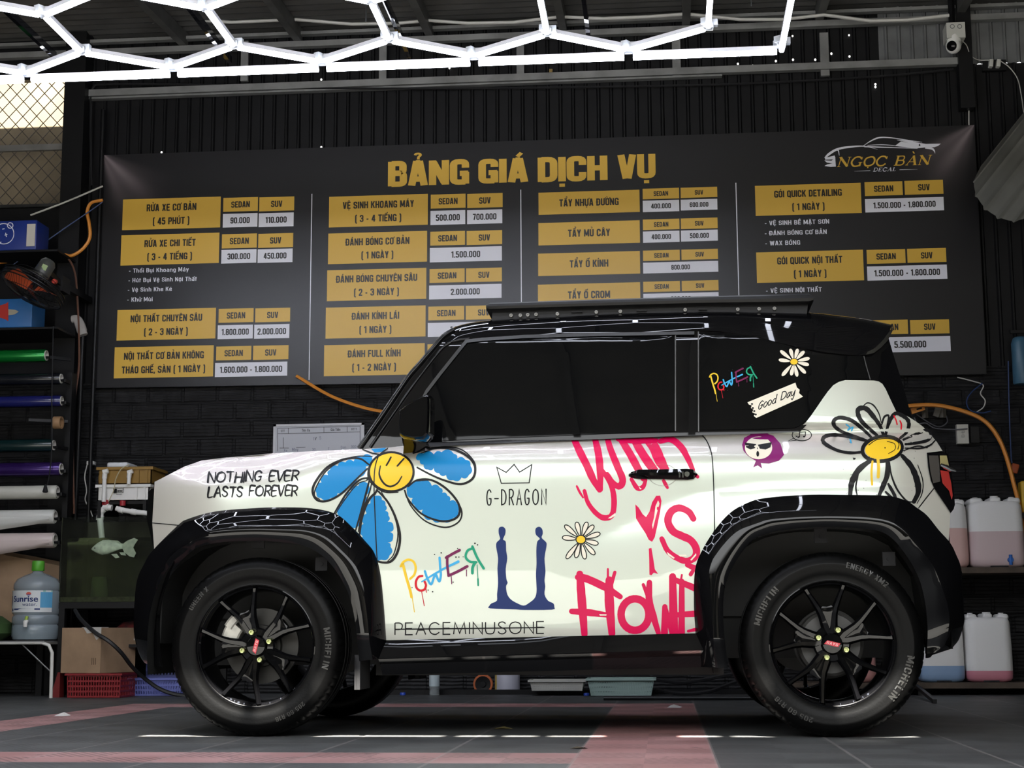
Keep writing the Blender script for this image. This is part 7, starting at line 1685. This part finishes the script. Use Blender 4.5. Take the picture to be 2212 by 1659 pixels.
mb = MB(); mb.cyl((e.x, e.y, .2), (e.x, e.y, .222), .015, 12); mb.build('cap', white_plastic, bt)
e = at(1043, 1486, 4.28); r0 = px_len(20, 4.28); wh = empty('castor_wheel', (e.x, 4.3, 0), 'small black wheel with an orange rubber rim by the wall', 'wheel')
mb = MB(); mb.loft([[Vector((e.x+r*math.cos(2*PI*i/28), 4.28+d, r0+r*math.sin(2*PI*i/28))) for i in range(28)] for r, d in ((r0*.8, 0), (r0*.98, .0), (r0, .008), (r0, .03), (r0*.98, .04), (r0*.8, .04))], closed=True); mb.build('tyre', mat('rim_orange', (.50, .12, .03), .5), wh)
mb = MB(); mb.loft([[Vector((e.x+r*math.cos(2*PI*i/28), 4.28+d, r0+r*math.sin(2*PI*i/28))) for i in range(28)] for r, d in ((r0*.8, .004), (r0*.3, .008), (r0*.28, -.006), (.001, -.006))], closed=True); mb.build('hub', black_satin, wh)
a, b = at(1068, 1497, 4.3), at(1122, 1470, 4.3); tn = empty('paint_tin', ((a.x+b.x)/2, 4.33, 0), 'white tin with printed label on the floor near the wall', 'tin'); rr_ = (b.x-a.x)/2
mb = MB(); mb.lathe([(.001, 0), (rr_, 0), (rr_, .165), (rr_*.96, .17), (rr_*.9, .165), (.001, .165)], 28, ((a.x+b.x)/2, 4.33, 0)); mb.build('can', mat('tin_white', (.44, .44, .50), .4), tn)
mb = MB(); mb.lathe([(rr_*1.004, .02), (rr_*1.004, .15)], 6, ((a.x+b.x)/2, 4.33, 0), a0=math.radians(200), a1=math.radians(218)); mb.build('yellow_label', mat('tin_yellow', (.5, .38, .05), .4), tn)
e0_, e1_ = atz(1150, 1501, 0), atz(1264, 1500, 0)
basket('plastic_basket', at(1146, 1470, 4.0).x, at(1261, 1470, 4.0).x, 3.98, 4.16, .03, at(1200, 1470, 3.98).z, mat('basket_white', (.50, .49, .44), .5), 'white plastic lattice basket behind the car sill', 30, 3, 12, .92)
basket('plastic_basket', at(1270, 1466, 3.85).x, at(1412, 1466, 3.85).x, 3.86, 4.12, .004, at(1340, 1467, 3.86).z, mat('basket_mint', (.36, .48, .43), .5), 'pale mint green lattice basket nearer the rear wheel', 36, 3, 14, .9)
for px, py, lab_ in ((873, 1501, 'blue bottle cap lying left of the clear bottle'), (1268, 1502, 'blue bottle cap lying between the two baskets')):
    e = atz(px, py, 0); mb = MB(); mb.lathe([(.001, .016), (.016, .016), (.018, .012), (.018, 0)], 14, (e.x, e.y-.05, 0)); tag(mb.build('bottle_cap', mat('cap_blue', (.02, .06, .40), .4)), lab_, 'cap')
hs = [('black hose lying in long loops beside the baskets', [(1415, 1490, 4.0), (1470, 1498, 4.0), (1530, 1494, 4.0), (1580, 1476, 4.05), (1640, 1455, 4.1)]), ('second black hose bending upward behind the rear wheel', [(1415, 1468, 4.2), (1470, 1474, 4.2), (1520, 1468, 4.2), (1570, 1458, 4.2), (1630, 1448, 4.2)])]
for lab_, q in hs: wire('rubber_hose', q, 4.1, .012, cable_black, lab_, 'hose')
P = [atz(1300, 1512, .012), atz(1450, 1513, .012), atz(1600, 1512, .012), atz(1700, 1511, .012)]
mb = MB(); mb.tube([Vector((p.x, 3.3, .012)) for p in P], .012, 8); tag(mb.build('rubber_hose', cable_black), 'straight black hose on the floor between the wheels', 'hose')
for px, py, s, lab_ in ((130, 1547, .03, 'white paper scrap on the red tile line at left'), (1456, 1529, .035, 'white crumpled scrap on the red tiles behind the car')):
    e = atz(px, py, 0); mb = MB(); mb.add([(e.x-s, e.y, .001), (e.x+s*.8, e.y-.01, .001), (e.x+s*1.2, e.y+.04, .002), (e.x, e.y+.05, .016), (e.x-s*.5, e.y+.03, .01)], [(0, 1, 3, 4), (1, 2, 3)]); tag(mb.build('paper_scrap', mat('scrap_white', (.6, .58, .55), .8), smooth=0), lab_, 'scrap')
e = atz(1082, 1575, 0); mb = MB(); mb.add([(e.x-.03, e.y, .001), (e.x, e.y-.012, .004), (e.x+.05, e.y, .001), (e.x+.01, e.y+.02, .010)], [(0, 1, 2, 3)]); tag(mb.build('dry_leaf', mat('leaf_brown', (.16, .13, .05), .8), smooth=0), 'small dry leaf on the grey floor under the car', 'leaf')
e = atz(1250, 1618, 0); mb = MB(); mb.add([(e.x-.03, e.y, .001), (e.x+.02, e.y-.01, .006), (e.x+.03, e.y+.006, .001), (e.x-.005, e.y+.02, .008)], [(0, 1, 2, 3)]); tag(mb.build('dry_leaf', mat('leaf_dark', (.05, .04, .025), .8), smooth=0), 'dark curled leaf at the edge of the red tile column', 'leaf')
